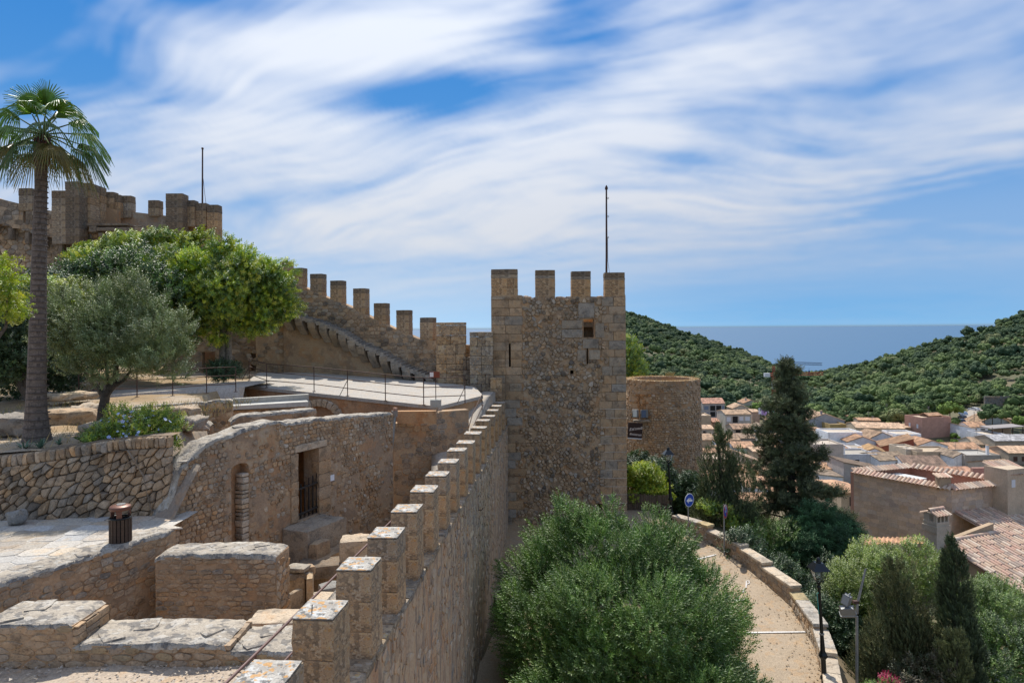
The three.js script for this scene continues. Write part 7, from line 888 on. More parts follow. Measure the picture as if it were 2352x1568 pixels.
// ---------------------------------------------------------------- palm
{
  const D = 19, b = P(84, 1012, D), t = tree('fan_palm', 'tall fan palm with a flared trunk at the left', 'palm', b.toArray()); const q = (u, v, dz = 0) => { const a = rel(t, u, v, D, 0); return new THREE.Vector3(a[0], a[1], a[2] + dz); };
  local('trunk', tint(tube([q(84, 1030), q(84, 1012), q(83, 985), q(82, 940), q(83, 880), q(85, 780), q(88, 640), q(91, 500), q(94, 400), q(96, 365)], [.40, .37, .31, .265, .235, .215, .19, .165, .145, .14], 14), [.21, .165, .135]), M.bark, t);
  const r = RNG(621); for (let i = 0; i < 46; i++) { const k = i / 46, y = lerp(1000, 380, Math.pow(k, .9)), a = q(lerp(84, 95.5, k), y), rad = profile([[0, .345], [.1, .27], [.3, .225], [.6, .19], [1, .148]])(k) + .006; const g = new THREE.TorusGeometry(rad - .004, .012, 4, 18); g.rotateX(Math.PI / 2 + (r() - .5) * .1); g.translate(a.x, a.y, a.z); local('leaf_scar', tint(g.toNonIndexed(), [.15, .115, .095]), M.bark, t); }
  const top = q(96, 345), boots = []; for (let i = 0; i < 40; i++) { const a = i * 2.4, y = top.y - .35 + (i / 40) * .7; boots.push(tint(tube([[top.x + Math.cos(a) * .12, y - .12, top.z + Math.sin(a) * .12], [top.x + Math.cos(a) * .2, y + .12, top.z + Math.sin(a) * .2]], [.05, .025], 5), [.14, .06, .045])); } local('leaf_bases', boots, M.bark, t);
  const hub = q(97, 308); const frond = (az, el, pl, L, col, twist) => {
    const dir = new THREE.Vector3(Math.cos(az) * Math.cos(el), Math.sin(el), Math.sin(az) * Math.cos(el)), sag = new THREE.Vector3(0, -.18 * pl * Math.cos(el), 0), c = hub.clone().addScaledVector(dir, pl).add(sag); const mid = hub.clone().addScaledVector(dir, pl * .5).add(sag.clone().multiplyScalar(.3));
    const fr = new THREE.Group(); fr.name = 'frond'; t.add(fr); local('petiole', tube([hub.clone().addScaledVector(dir, -.1), mid, c], [.03, .022, .016], 5), std({ color: lin(.10, .13, .03) }), fr);
    const ax = c.clone().sub(mid).normalize(), side = new THREE.Vector3(-Math.sin(az), 0, Math.cos(az)), nn = side.clone().cross(ax).normalize(); if (nn.y < 0) nn.negate(); const g = new Geo(), n = 30; const pt = (ph, rr) => { const x = rr / L, dr = x > .42 ? Math.pow((x - .42) / .58, 1.35) * L * .72 * lerp(1, .3, sstep(.6, 1.25, el)) : 0; const v = c.clone().addScaledVector(ax, Math.cos(ph) * rr).addScaledVector(side, Math.sin(ph) * rr * .95).addScaledVector(nn, -.28 * Math.abs(Math.sin(ph)) * rr + .12 * rr); v.y -= dr * (1 + .3 * hsh(Math.round(ph * 50), Math.round(az * 30), 2)); return v; };
    for (let i = 0; i < n; i++) { const p0 = lerp(-1.55, 1.55, i / n), p1 = lerp(-1.55, 1.55, (i + 1) / n), pm = (p0 + p1) / 2, LL = L * (.86 + .14 * Math.cos(pm)) * (.92 + r() * .16), cc = vary(col, r, .2); const ks = [.04, .25, .5, .66, .82, 1], wd = [1, 1, 1, .5, .3, .04]; for (let k = 0; k < 5; k++) { const h0 = (p1 - p0) / 2 * wd[k], h1 = (p1 - p0) / 2 * wd[k + 1]; const up = k < 2 ? .03 : .015; const a = pt(pm - h0, LL * ks[k]), b2 = pt(pm + h0, LL * ks[k]), e = pt(pm + h1, LL * ks[k + 1]), f = pt(pm - h1, LL * ks[k + 1]), m0 = pt(pm, LL * ks[k]).addScaledVector(nn, up), m1 = pt(pm, LL * ks[k + 1]).addScaledVector(nn, up); g.quad(a.toArray(), m0.toArray(), m1.toArray(), f.toArray(), cc); g.quad(m0.toArray(), b2.toArray(), e.toArray(), m1.toArray(), cc); } }
    const m = local('blade', g, palmM, fr); };
  const palmM = new THREE.MeshPhysicalMaterial({ vertexColors: true, roughness: .45, transmission: .32, thickness: 0, side: THREE.DoubleSide });
  const gg = [.14, .25, .03], dk = [.09, .15, .03], br = [.24, .20, .055];
  [[.2, 1.4, 1.0, 1.1, gg], [3.4, 1.25, 1.0, 1.1, gg], [5.0, 1.0, .95, 1, gg], [.4, .85, 1.1, 1, gg], [1.6, .9, .8, .9, gg], [2.7, .72, .9, 1, gg], [3.9, .5, 1.0, .95, gg], [5.9, .62, 1.0, .95, gg], [0, .16, 1.3, .95, gg], [.9, .25, 1.0, .9, dk], [1.8, .1, .95, .9, gg], [2.55, .12, 1.2, .95, dk], [3.2, .3, 1.25, 1, gg], [4.3, .05, 1.0, .9, dk], [5.5, .05, 1.1, .9, dk], [-.2, -.28, 1.15, .95, dk], [.75, -.42, .9, .9, br], [1.6, -.4, .8, .9, dk], [2.4, -.4, .9, .9, br], [3.1, -.25, 1.1, .95, dk], [3.8, -.5, .9, .9, br], [4.8, -.4, .8, .85, dk], [5.6, -.5, .95, .9, br], [.3, -.8, .6, .7, br]].forEach(a => frond(a[0], a[1], a[2] * .8, a[3] * .86, a[4]));
}
// ---------------------------------------------------------------- the leafy trees before the upper castle
{
  const t = tree('shade_tree', 'broad leafy shade tree on twin trunks before the rising rampart', 'tree', P(515, 862, 37).toArray()); const D = 37;
  const bl = [[540, 660, 1.9, 1.35], [600, 685, 1.25, 1.1], [470, 665, 1.5, 1.2], [555, 605, 1.1, .75], [420, 690, 1.2, 1.15], [622, 655, .75, .95], [500, 735, 1.2, .8], [410, 615, 1.0, .75], [585, 745, .95, .65], [645, 700, .4, .5], [520, 575, .5, .5], [380, 640, .8, .7]].map(([u, v, rx, ry]) => rel(t, u, v, D + (u < 450 ? 1 : 0), rx, ry, rx * .95));
  foliage(t, 'crown', bl, 13000, SP.broad, softMat, [...G.mid, ...G.bright, ...G.bright], 631, { size: .95, up: -.1, lump: .95, deep: .7 });
  const q = (u, v) => rel(t, u, v, D, 0).slice(0, 3), bk = [.30, .26, .21]; local('trunk', tint(tube([[-.1, -.1, 0], q(512, 800), q(511, 730), q(505, 650)], [.24, .19, .17, .1], 9), bk), M.bark, t); local('trunk', tint(tube([[.28, -.1, .1], q(525, 810), q(523, 740), q(535, 650)], [.2, .17, .15, .08], 9), bk), M.bark, t); local('limb', tint(tube([q(523, 745), q(545, 700), q(580, 680), q(610, 670)], [.12, .09, .06, .03], 7), bk), M.bark, t);
  const t2 = tree('flowering_tree', 'wide yellow-green tree crown below the upper castle merlons', 'tree', P(300, 800, 41).toArray()); const b2 = [[250, 610, 1.6, 1.1], [330, 590, 1.6, 1.0], [215, 635, 1.0, 1.0], [380, 610, 1.4, 1.0], [300, 650, 1.6, 1.1], [430, 585, 1.1, 1.0], [200, 590, .6, .6], [290, 568, .8, .5]].map(([u, v, rx, ry]) => rel(t2, u, v, 41, rx, ry, rx * .9)); foliage(t2, 'crown', b2, 12000, SP.broad, softMat, [...G.bright, ...G.bright, ...G.mid], 641, { size: .95, up: 0, lump: .95, deep: .7 }); limbs(t2, [0, -1, 0], [[-.6, 4, 0], [1.5, 4, 0], [.4, 4.6, -.4]], .22, [.2, .17, .13], 642);
  const bush = (name, label, base, bl3, n, sp, mat, cols, seed, o, grp) => { const b3 = tree(name, label, 'shrub', base.toArray(), grp); foliage(b3, 'foliage', bl3.map(a => rel(b3, ...a)), n, sp, mat, cols, seed, o); limbs(b3, [0, -.1, 0], bl3.slice(0, 3).map(a => rel(b3, ...a).slice(0, 3)), .08, [.12, .1, .08], seed + 1); return b3; };
  bush('evergreen_shrub', 'dark rounded evergreen between the small olive and the shade tree', P(290, 830, 36), [[300, 690, 36, 1.9, 1.9, 1.6], [220, 700, 36, 1.5, 1.7, 1.4], [370, 720, 36, 1.4, 1.6, 1.3], [270, 790, 35, 1.8, 1.3, 1.4]], 7500, SP.fine, leafMat, [...G.dark, ...G.mid], 651, { size: 1.3, lump: .4 });
  bush('evergreen_shrub', 'dark shadowed shrub behind the small olive at the left', P(110, 880, 30), [[60, 800, 30, 1.5, 1.5, 1.4], [150, 780, 31, 1.7, 1.6, 1.4], [10, 790, 28, 1.3, 1.7, 1.2], [110, 700, 31, 1.6, 1.1, 1.3]], 6500, SP.fine, leafMat, G.dark, 661, { size: 1.2, lump: .4 });
  bush('leafy_shrub', 'bright sunlit shrub behind the palm trunk', P(110, 800, 29), [[50, 675, 29, 1.0, .6, .9], [120, 685, 29, 1.1, .55, .9], [160, 712, 29, .9, .5, .8], [20, 690, 28.5, .9, .7, .8]], 3600, SP.broad, softMat, G.bright, 671, { size: .8, lump: .4 });
  bush('young_tree', 'bright yellow-green leafy branches entering at the left edge', P(-40, 900, 14.5), [[-14, 640, 14.5, .3, .4, .3], [16, 675, 14.5, .2, .3, .2], [-20, 720, 14.5, .3, .3, .3], [38, 712, 14.6, .18, .1, .15], [6, 605, 14.6, .14, .16, .14]], 420, SP.broad, softMat, G.bright, 681, { size: .55, up: -.5, lump: .5, deep: .9 });
  bush('dark_tree', 'dark-leaved tree with leaning trunk at the left edge behind the palm', P(66, 912, 25), [[5, 780, 25, .9, 1.1, .9], [30, 830, 25, .7, .6, .7], [-20, 720, 25, .9, .9, .8]], 2600, SP.broad, leafMat, G.dark, 691, { size: .8 });
  { const lt = scene.children[scene.children.length - 1]; local('trunk', tint(tube([[.05, -.1, 0], rel(lt, 45, 880, 25, 0).slice(0, 3), rel(lt, 20, 840, 25, 0).slice(0, 3)], [.17, .14, .1], 8), [.13, .11, .09]), M.bark, lt); }
  bush('evergreen_shrub', 'small dark shrub at the foot of the twin trunks', P(516, 866, 35.5), [[514, 852, 35.5, .55, .38, .5]], 500, SP.fine, leafMat, G.dark, 695, { size: .9 });
  // plumbago with pale blue flowers
  const pb = bush('flowering_bush', 'bright green bush covered with pale blue flowers on the dry-stone wall', P(300, 1022, 18.9), [[300, 985, 19, .85, .46, .6], [250, 1000, 18.9, .55, .36, .5], [350, 990, 19, .55, .42, .5], [235, 1012, 18.6, .35, .22, .3], [385, 1000, 19.2, .35, .3, .4]], 3400, SP.fine, softMat, [...G.bright, ...G.mid], 701, { size: .5, up: .8, lump: .5, deep: .7 });
  const pet = new Geo(); for (let k = 0; k < 5; k++) { const a = k * 1.2566, b = a + .9; pet.tri([0, 0, 0], [Math.cos(a) * .04, .012, Math.sin(a) * .04], [Math.cos(b) * .04, .012, Math.sin(b) * .04], [1, 1, 1]); } const pg = pet.build(); pg.deleteAttribute('color'); foliage(pb, 'flowers', [[300, 985, 18.75, .85, .44, .6], [260, 1002, 18.6, .5, .34, .5], [345, 1000, 18.8, .5, .36, .5]].map(a => rel(pb, ...a)), 170, [pg], std({ roughness: .7 }), [[.42, .50, .80], [.5, .58, .85], [.62, .68, .88]], 703, { size: 1.1, lump: .5, deep: .08, up: .6 });
  // strappy agaves beside the palm
  for (const [u, v, s, lb] of [[92, 1030, 1, 'blue-green agave right beside the palm foot'], [55, 1035, 1.1, 'blue-green agave left of the palm foot'], [22, 1045, .9, 'small agave at the left edge of the wall'], [135, 1022, .7, 'small agave in dry grass right of the palm']]) { const p = P(u, v, 18.2), a = tree('agave_plant', lb, 'plant', p.toArray(), 'agaves around the palm'), rr = RNG(u); for (let i = 0; i < 17; i++) { const az = i * 2.4, el = .35 + rr() * .9, L = (.28 + rr() * .16) * s, g = new Geo(), d = [Math.cos(az) * Math.cos(el), Math.sin(el), Math.sin(az) * Math.cos(el)], w = .022 * s, sx = -Math.sin(az) * w, sz = Math.cos(az) * w, c = vary([.10, .16, .10], rr, .25), m = [d[0] * L * .55, d[1] * L * .6, d[2] * L * .55], e = [d[0] * L * 1.1, d[1] * L * .8, d[2] * L * 1.1]; g.quad([-sx * .8, 0, -sz * .8], [sx * .8, 0, sz * .8], [m[0] + sx, m[1], m[2] + sz], [m[0] - sx, m[1], m[2] - sz], c); g.tri([m[0] - sx, m[1], m[2] - sz], [m[0] + sx, m[1], m[2] + sz], e, c); local('leaf', g, std({ vertexColors: true, side: THREE.DoubleSide }), a); } }
}
// ---------------------------------------------------------------- trees on the slope at the right
{
  // tall dark conifer with tiers of drooping branches
  const D = 44, base = P(1826, 1345, D), t = tree('conifer_tree', 'tall dark conifer with uneven tiers standing above the town', 'tree', base.toArray()); const h = P(1812, 832, D).y - base.y, r = RNG(711), bl = []; local('trunk', tint(tube([[0, -.5, 0], [-.05, h * .3, 0], [-.25, h * .6, 0], [-.35, h * .85, 0], [-.4, h, 0]], [.32, .26, .18, .09, .03], 9), [.06, .05, .042]), M.bark, t);
  const wid = profile([[0, .6], [.12, 2.3], [.25, 3.5], [.36, 3.0], [.5, 2.5], [.62, 2.1], [.72, 1.9], [.8, 1.3], [.9, .75], [1, .2]]); for (let i = 0; i < 76; i++) { const k = .06 + .94 * Math.pow(i / 76, .92), az = i * 2.4 + r() * .6, L = wid(k) * (.35 + r() * .85), y = k * h, x0 = -.4 * k; const ex = x0 + Math.cos(az) * L, ez = Math.sin(az) * L * .9, ey = y - .15 * L + (r() - .4) * .5; local('branch', tint(tube([[x0, y, 0], [x0 + Math.cos(az) * L * .5, y + .08 * L, Math.sin(az) * L * .45], [ex, ey, ez]], [.07 * (1 - k) + .02, .035, .012], 5), [.07, .058, .048]), M.bark, t); for (const f of [.5, .78, 1.02]) bl.push([lerp(x0, ex, f), lerp(y, ey, f) + .05, ez * f, .2 + .075 * L, .12 + .03 * L, .2 + .075 * L]); }
  foliage(t, 'crown', bl, 13500, SP.conif, needleMat, G.conif, 712, { size: .74, up: .35, lump: .6, deep: .9, wild: 1.2, tufts: 4, tuft: 1.6 });
  const plume = (name, label, d, list, n, cols, seed, o = {}) => { const b = P(list[0][0], list[0][1] + 90, d), t2 = tree(name, label, 'tree', [b.x, Math.max(b.y, groundY(b.x, d) - .3) < b.y ? b.y : groundY(b.x, d) - .2, b.z]); foliage(t2, 'crown', list.map(([u, v, rx, ry, dd]) => rel(t2, u, v, d + (dd || 0), rx, ry, rx)), n, o.sp || SP.cyp, o.mat || needleMat, cols, seed, o); const tp = rel(t2, list[list.length - 1][0], list[list.length - 1][1], d, 0); local('trunk', tint(tube([[0, -.6, 0], [tp[0] * .4, tp[1] * .5, 0], [tp[0], tp[1], tp[2]]], [.2, .13, .04], 7), [.09, .07, .055]), M.bark, t2); return t2; };
  plume('conifer_tree', 'leaning dark cypress with several plumes right of the round tower', 42, [[1665, 1180, 1.5, 1.7], [1640, 1140, .8, 1.3], [1705, 1140, .8, 1.3], [1626, 1080, .36, .9], [1662, 1075, .55, 1.3], [1692, 1090, .4, 1.0], [1664, 1020, .34, .85], [1648, 1010, .26, .6]], 7500, [[.08, .11, .035], [.12, .15, .045], [.06, .085, .03], [.15, .17, .06]], 721, { size: .9, up: 1.6, lump: .6, deep: .7 });
  plume('pine_tree', 'dense green pine in front of the tall conifer foot', 40, [[1890, 1290, 1.6, 1.5], [1880, 1225, 1.2, 1.3], [1920, 1250, 1.1, 1.2], [1870, 1190, .5, .6], [1850, 1290, 1.1, 1.3]], 6500, [[.05, .13, .045], [.07, .16, .055], [.04, .10, .035]], 731, { size: .9, up: 1.2, sp: SP.conif, lump: .4 });
  plume('broadleaf_tree', 'mid-green bushy tree between the two conifers', 40.5, [[1770, 1260, 1.5, 1.2], [1730, 1225, 1.0, .9], [1800, 1300, 1.3, 1.1], [1745, 1290, 1.3, 1.2]], 5200, [...G.mid, [.16, .2, .055]], 741, { size: .9, sp: SP.fine, mat: leafMat });
  plume('evergreen_tree', 'dark evergreen hanging over the lane wall', 36, [[1745, 1330, 1.5, 1.0], [1800, 1370, 1.5, 1.1], [1700, 1275, 1.0, .9], [1850, 1400, 1.4, 1.3], [1890, 1370, 1.4, 1.6, 2]], 7000, G.dark, 751, { size: 1.1, sp: SP.fine, mat: leafMat });
  plume('evergreen_tree', 'dark thicket below the lane wall beside the floodlight pole', 30, [[1950, 1480, 1.3, 1.6], [1920, 1420, 1.1, 1.0], [1960, 1560, 1.3, 1.2]], 4500, G.dark, 755, { size: 1.0, sp: SP.fine, mat: leafMat });
  plume('broadleaf_tree', 'light green feathery tree behind the floodlight pole', 30, [[1990, 1345, 1.3, 1.1], [2060, 1320, 1.4, 1.0], [1960, 1400, .9, .8], [2100, 1310, 1.1, .9], [1930, 1425, .6, .5], [2030, 1400, 1.3, 1.1], [1945, 1350, .7, .6]], 9000, [[.24, .33, .05], [.29, .38, .06], [.17, .25, .045], [.34, .41, .09]], 761, { size: .72, sp: SP.fine, mat: softMat, deep: .7, up: .8 });
  plume('broadleaf_tree', 'light green bushy tree at the right edge below the tile roof', 30, [[2280, 1400, 1.4, 1.0], [2330, 1440, 1.4, 1.2], [2230, 1430, 1.0, 1.0], [2290, 1490, 1.6, 1.3]], 7500, [[.20, .31, .06], [.26, .36, .07], [.15, .23, .05]], 771, { size: .75, sp: SP.fine, mat: softMat, deep: .7, up: .8 });
  plume('broadleaf_tree', 'shadowed green thicket in the lower right corner', 27, [[2300, 1580, 1.5, 1.2], [2350, 1520, 1.2, 1.2], [2260, 1540, .8, .9]], 4200, [...G.mid, ...G.dark], 775, { size: .8, sp: SP.fine, mat: leafMat });
  plume('feathery_cypress', 'brownish feathery cypress left of the slim dark cypress', 26.5, [[2050, 1530, .95, 1.5], [2085, 1490, .8, 1.4], [2020, 1470, .6, 1.1], [2065, 1420, .65, 1.1], [2055, 1350, .42, .9], [2095, 1400, .5, 1.0], [1990, 1550, .7, 1.0]], 8500, [[.12, .13, .04], [.09, .11, .035], [.16, .155, .055], [.07, .09, .03]], 781, { size: .72, up: 1.8, deep: .6 });
  plume('slim_cypress', 'slim pointed dark cypress at the lower right', 26, [[2200, 1560, .72, 1.2], [2200, 1490, .66, 1.2], [2198, 1420, .58, 1.2], [2194, 1350, .43, 1.0], [2190, 1295, .28, .75], [2189, 1265, .13, .35]], 9500, G.cyp, 791, { size: .62, up: 2.2, lump: .12, deep: .3, wild: .6, tufts: 26, tuft: .75 });
  plume('young_cypress', 'small lighter cypress in front of the slim dark one', 24.5, [[2190, 1530, .42, .7], [2198, 1490, .24, .45]], 1700, [[.14, .16, .05], [.10, .12, .04]], 795, { size: .6, up: 1.6 });
  plume('dry_shrub', 'dry twiggy shrub with brown leaves below the cypresses', 25, [[2130, 1540, .5, .6], [2110, 1580, .7, .5]], 900, [[.13, .12, .05], [.16, .13, .07], [.07, .09, .03]], 797, { size: .8, sp: SP.fine, mat: leafMat, deep: .9 });
  const bg = tree('bougainvillea', 'patch of magenta flowers at the bottom edge', 'shrub', P(2050, 1600, 24).toArray()); foliage(bg, 'flowers', [rel(bg, 2045, 1568, 24, .32, .14, .25)], 160, SP.fine, softMat, [[.55, .015, .12], [.65, .03, .16]], 799, { size: .35 }); foliage(bg, 'foliage', [rel(bg, 2045, 1585, 24, .6, .22, .4)], 500, SP.fine, leafMat, G.mid, 800, { size: .5 });
  // round the round tower
  plume('climbing_shrub', 'sunlit yellow-green climbing shrub over the reed fence', 43.3, [[1475, 1105, .9, .65], [1500, 1125, .8, .4], [1452, 1120, .7, .6], [1520, 1140, .5, .25], [1490, 1085, .5, .4]], 2600, G.bright, 811, { size: .8, sp: SP.broad, mat: softMat });
  plume('evergreen_shrub', 'dark ivy mass at the foot of the round tower', 46, [[1450, 1075, 1.1, .7], [1530, 1110, 1.3, 1.0], [1580, 1140, 1.2, 1.0], [1490, 1090, 1.2, .8], [1560, 1165, 1.0, .8]], 5200, G.dark, 821, { size: 1.0, sp: SP.broad, mat: leafMat });
  plume('leafy_shrub', 'small vine shrub above the start of the lane wall', 40.6, [[1650, 1172, .55, .3], [1690, 1200, .55, .45], [1625, 1160, .35, .2], [1720, 1240, .6, .55]], 1700, [...G.mid, ...G.bright], 831, { size: .7, sp: SP.fine, mat: softMat });
  plume('broadleaf_tree', 'bright tree top showing beyond the right edge of the square tower', 62, [[1445, 840, 1.2, 1.5], [1462, 855, .7, .8], [1440, 800, .7, .9]], 2600, [...G.mid, ...G.bright], 841, { size: 1.2, sp: SP.fine, mat: softMat });
}
// ---------------------------------------------------------------- wooded hills: pines
function crownGeo(seed, tris, coreK) { const r = RNG(seed), g = new Geo(); const cl = []; for (let i = 0; i < 11; i++) { const a = r() * 6.28, q = Math.sqrt(r()) * .72; cl.push([Math.cos(a) * q, .25 + r() * .6 - q * .25, Math.sin(a) * q, .3 + r() * .18]); } for (let i = 0; i < tris; i++) { const c = cl[i % cl.length]; const z = r() * 1.7 - .7, a = r() * 6.28, s = Math.sqrt(Math.max(0, 1 - Math.min(1, z * z))), d = [Math.cos(a) * s, clamp(z, -1, 1), Math.sin(a) * s], k = c[3] * (.85 + r() * .25), p = [c[0] + d[0] * k, c[1] + d[1] * k * .8, c[2] + d[2] * k], e = .055 + r() * .06; const u = [r() - .5, r() - .5, r() - .5], v = [d[1] * u[2] - d[2] * u[1], d[2] * u[0] - d[0] * u[2], d[0] * u[1] - d[1] * u[0]], l = Math.hypot(...v) || 1, w = v.map(x => x / l * e), w2 = [d[1] * w[2] - d[2] * w[1], d[2] * w[0] - d[0] * w[2], d[0] * w[1] - d[1] * w[0]]; g.tri([p[0] - w[0] - w2[0], p[1] - w[1] - w2[1], p[2] - w[2] - w2[2]], [p[0] + w[0] - w2[0] * .6, p[1] + w[1] - w2[1] * .6, p[2] + w[2] - w2[2] * .6], [p[0] + w2[0] * 1.3 + d[0] * e * .6, p[1] + w2[1] * 1.3 + d[1] * e * .9, p[2] + w2[2] * 1.3 + d[2] * e * .6], [1, 1, 1]); } for (const c of cl) { const ic = new THREE.IcosahedronGeometry(c[3] * coreK, 1).toNonIndexed(), p = ic.attributes.position; for (let i = 0; i < p.count; i += 3) { const q = j => { const x = p.getX(i + j), y = p.getY(i + j), z = p.getZ(i + j), n = .8 + .4 * n3(x * 9 + seed, y * 9, z * 9); return [c[0] + x * n, c[1] + y * n * .8, c[2] + z * n]; }; g.tri(q(0), q(1), q(2), [1, 1, 1]); } } return g.build(); }
{
  const mat = std({ vertexColors: true, roughness: .9 }), hi = [1, 2, 3].map(k => crownGeo(900 + k, 620, .86)), lo = [1, 2, 3].map(k => crownGeo(920 + k, 260, .92)), r = RNG(861), pts = [];
  const inTown = (x, d) => { const s = x / d; if (s < .27) return d < 318; if (s < .36) return d < 330; if (s < .44) return d < 292; if (s < .56) return d < 262; if (s < .62) return d < 252; if (s < .70) return d < 292; return d < 262; };
  const put = (x, d, sp, jit = .45) => { x += (r() - .5) * sp * jit * 2; d += (r() - .5) * sp * jit * 2; if (inTown(x, d)) return; if (fbm(x * .012, d * .012, 6, 3) > .64 && r() < .75) return; pts.push([x, d, r() < .1 ? 1.5 + r() * .5 : r() < .3 ? .4 + r() * .2 : .6 + r() * r() * .9]); };
  for (let d = 250; d < 700;) { const sp = d < 420 ? 4.4 : 5.2; for (let x = d * .38; x < d * .86; x += sp) put(x, d, sp); d += sp * .85; }
  for (let d = 300; d < 1160;) { const sp = d < 600 ? 4.8 : 6; for (let x = d * .02; x < d * .47; x += sp) { if (x / d > .38 && d < 700) continue; put(x, d, sp); } d += sp * .9; }
  for (let d = 700; d < 1300; d += 8) for (let x = d * .36; x < d * .62; x += 8) put(x, d, 8);
  const vis = pts.filter(([x, d]) => { const s = x / d; return s < .82 && s > .03; }); vis.sort((a, b) => a[1] - b[1]);
  const col = (x, d, q) => { const n = fbm(x * .02, d * .02, 3, 3), k = q(); let c = mixc([.032, .066, .026], [.125, .175, .05], clamp(n * 1.9 - .55 + (k - .5) * 1.1)); if (k > .95) c = mixc(c, [.2, .2, .09], .6); return c; };
  const q = RNG(871), near = vis.slice(0, 240), rest = vis.slice(240); const protos = hi.map((g, i) => g);
  const mats = Array.from({ length: 14 }, (_, i) => std({ vertexColors: true, roughness: .9, color: lin(...mixc(mixc([.036, .075, .026], [.13, .185, .045], (i % 7) / 6), [.2, .21, .09], i > 11 ? .6 : 0)) })), bark = std({ color: lin(.10, .075, .055) }), tg = tube([[0, 0, 0], [.03, .5, 0], [0, 1, .02]], [.05, .04, .03], 6);
  near.forEach(([x, d, s], i) => { const y = groundY(x, d), rad = 2.1 * s + .8, hh = rad * (1.1 + q() * .7), o = thing('pine_tree', 'pine tree in the wood at the edge of the town', 'tree', [x, y, -d], 'pines of the wooded slope'); const tr = shadows(new THREE.Mesh(tg, bark)); tr.name = 'trunk'; tr.scale.set(rad * 1.2, hh * .9, rad * 1.2); o.add(tr); const c = shadows(new THREE.Mesh(protos[i % 3], mats[Math.floor(q() * 14)])); c.name = 'crown'; c.scale.set(rad, rad * (.9 + q() * .35), rad); c.position.y = hh * .42; c.rotation.y = q() * 6.28; o.add(c); });
  const groups = [[], [], []]; rest.forEach((p, i) => groups[i % 3].push(p)); const m4 = new THREE.Matrix4(), qu = new THREE.Quaternion(), Y = new THREE.Vector3(0, 1, 0), cc = new THREE.Color();
  groups.forEach((gp, i) => { const im = shadows(new THREE.InstancedMesh(lo[i], mat, gp.length)); im.name = numbered('pine_wood'); im.userData = { kind: 'stuff', label: ['dense pine wood covering the far hills, main stand', 'dense pine wood covering the far hills, second stand', 'dense pine wood covering the far hills, third stand'][i], category: 'wood' }; gp.forEach(([x, d, s], k) => { const rad = (2.1 * s + .8) * (d > 600 ? 1.25 : 1); m4.compose(new THREE.Vector3(x, groundY(x, d) + rad * .55 + q() * 1.2, -d), qu.setFromAxisAngle(Y, q() * 6.28), new THREE.Vector3(rad, rad * (.85 + q() * .4), rad)); im.setMatrixAt(k, m4); im.setColorAt(k, cc.setRGB(...col(x, d, q))); }); scene.add(im); });
  // garden trees and shrubs between the houses
  [[2182, 938, 248, 4.6, 6, 'round bright green tree behind the pink block'], [2280, 940, 250, 3.4, 8, 'dark green tree right of the upper street'], [2300, 950, 246, 3.0, 5, 'green tree before the field wall'], [2325, 942, 248, 3.4, 4, 'leafy tree at the right edge by the field wall'], [2262, 952, 247, 2.6, 2, 'dark clipped tree at the street corner'], [2350, 965, 240, 3, 6, 'light green tree at the right frame edge'], [2085, 985, 246, 3, 1, 'dark tree left of the pink block'], [2098, 975, 252, 2.4, 5, 'small green tree beside the pink block'], [1650, 985, 268, 3.2, 6, 'bright garden tree between the left houses'], [1662, 970, 285, 2.6, 5, 'garden tree below the far apartment block'], [1742, 935, 308, 4.2, 6, 'light green tree left of the cranes'], [1722, 938, 312, 2.6, 1, 'dark tree beside the wood-edge house'], [2042, 975, 258, 2.2, 6, 'yellow-green shrub behind the stone barn'], [1800, 1013, 240, 2.2, 6, 'yellow-green vine over the green-shuttered house'], [2018, 1022, 225, 1.4, 5, 'small garden tree between white houses'], [2020, 1020, 224, 1.2, 6, 'bright garden shrub between white houses'], [2160, 1015, 229, 1.4, 6, 'bright hedge below the pink block'], [2196, 1014, 228, 1.6, 6, 'bright hedge beside the white blank wall'], [2110, 955, 262, 3.4, 4, 'green tree above the white roof terrace'], [2040, 955, 268, 3.6, 3, 'tree behind the stone barn'], [1990, 948, 275, 3.6, 4, 'tree above the warehouse corner'], [2194, 968, 244, 2.6, 5, 'green tree between the pink block and the parked cars'], [2193, 985, 238, 2.0, 3, 'dark tree at the lower corner of the pink block'], [2196, 1000, 233, 1.8, 6, 'bright tree before the parked cars']].forEach(([u, v, d, rad, mi, lb], i) => { const p = P(u, v, d), gy = groundY(p.x, d), o = thing('garden_tree', lb, 'tree', [p.x, Math.min(gy, p.y - rad), p.z], 'garden trees of the town'); const hh = p.y - o.position.y; const tr = shadows(new THREE.Mesh(tg, bark)); tr.name = 'trunk'; tr.scale.set(rad, hh, rad); o.add(tr); const c = shadows(new THREE.Mesh(protos[i % 3], i === 0 || mi === 6 ? std({ vertexColors: true, color: lin(.12, .19, .03) }) : mats[mi])); c.name = 'crown'; c.scale.set(rad, rad, rad); c.position.y = hh - rad * .5; c.rotation.y = i; o.add(c); });
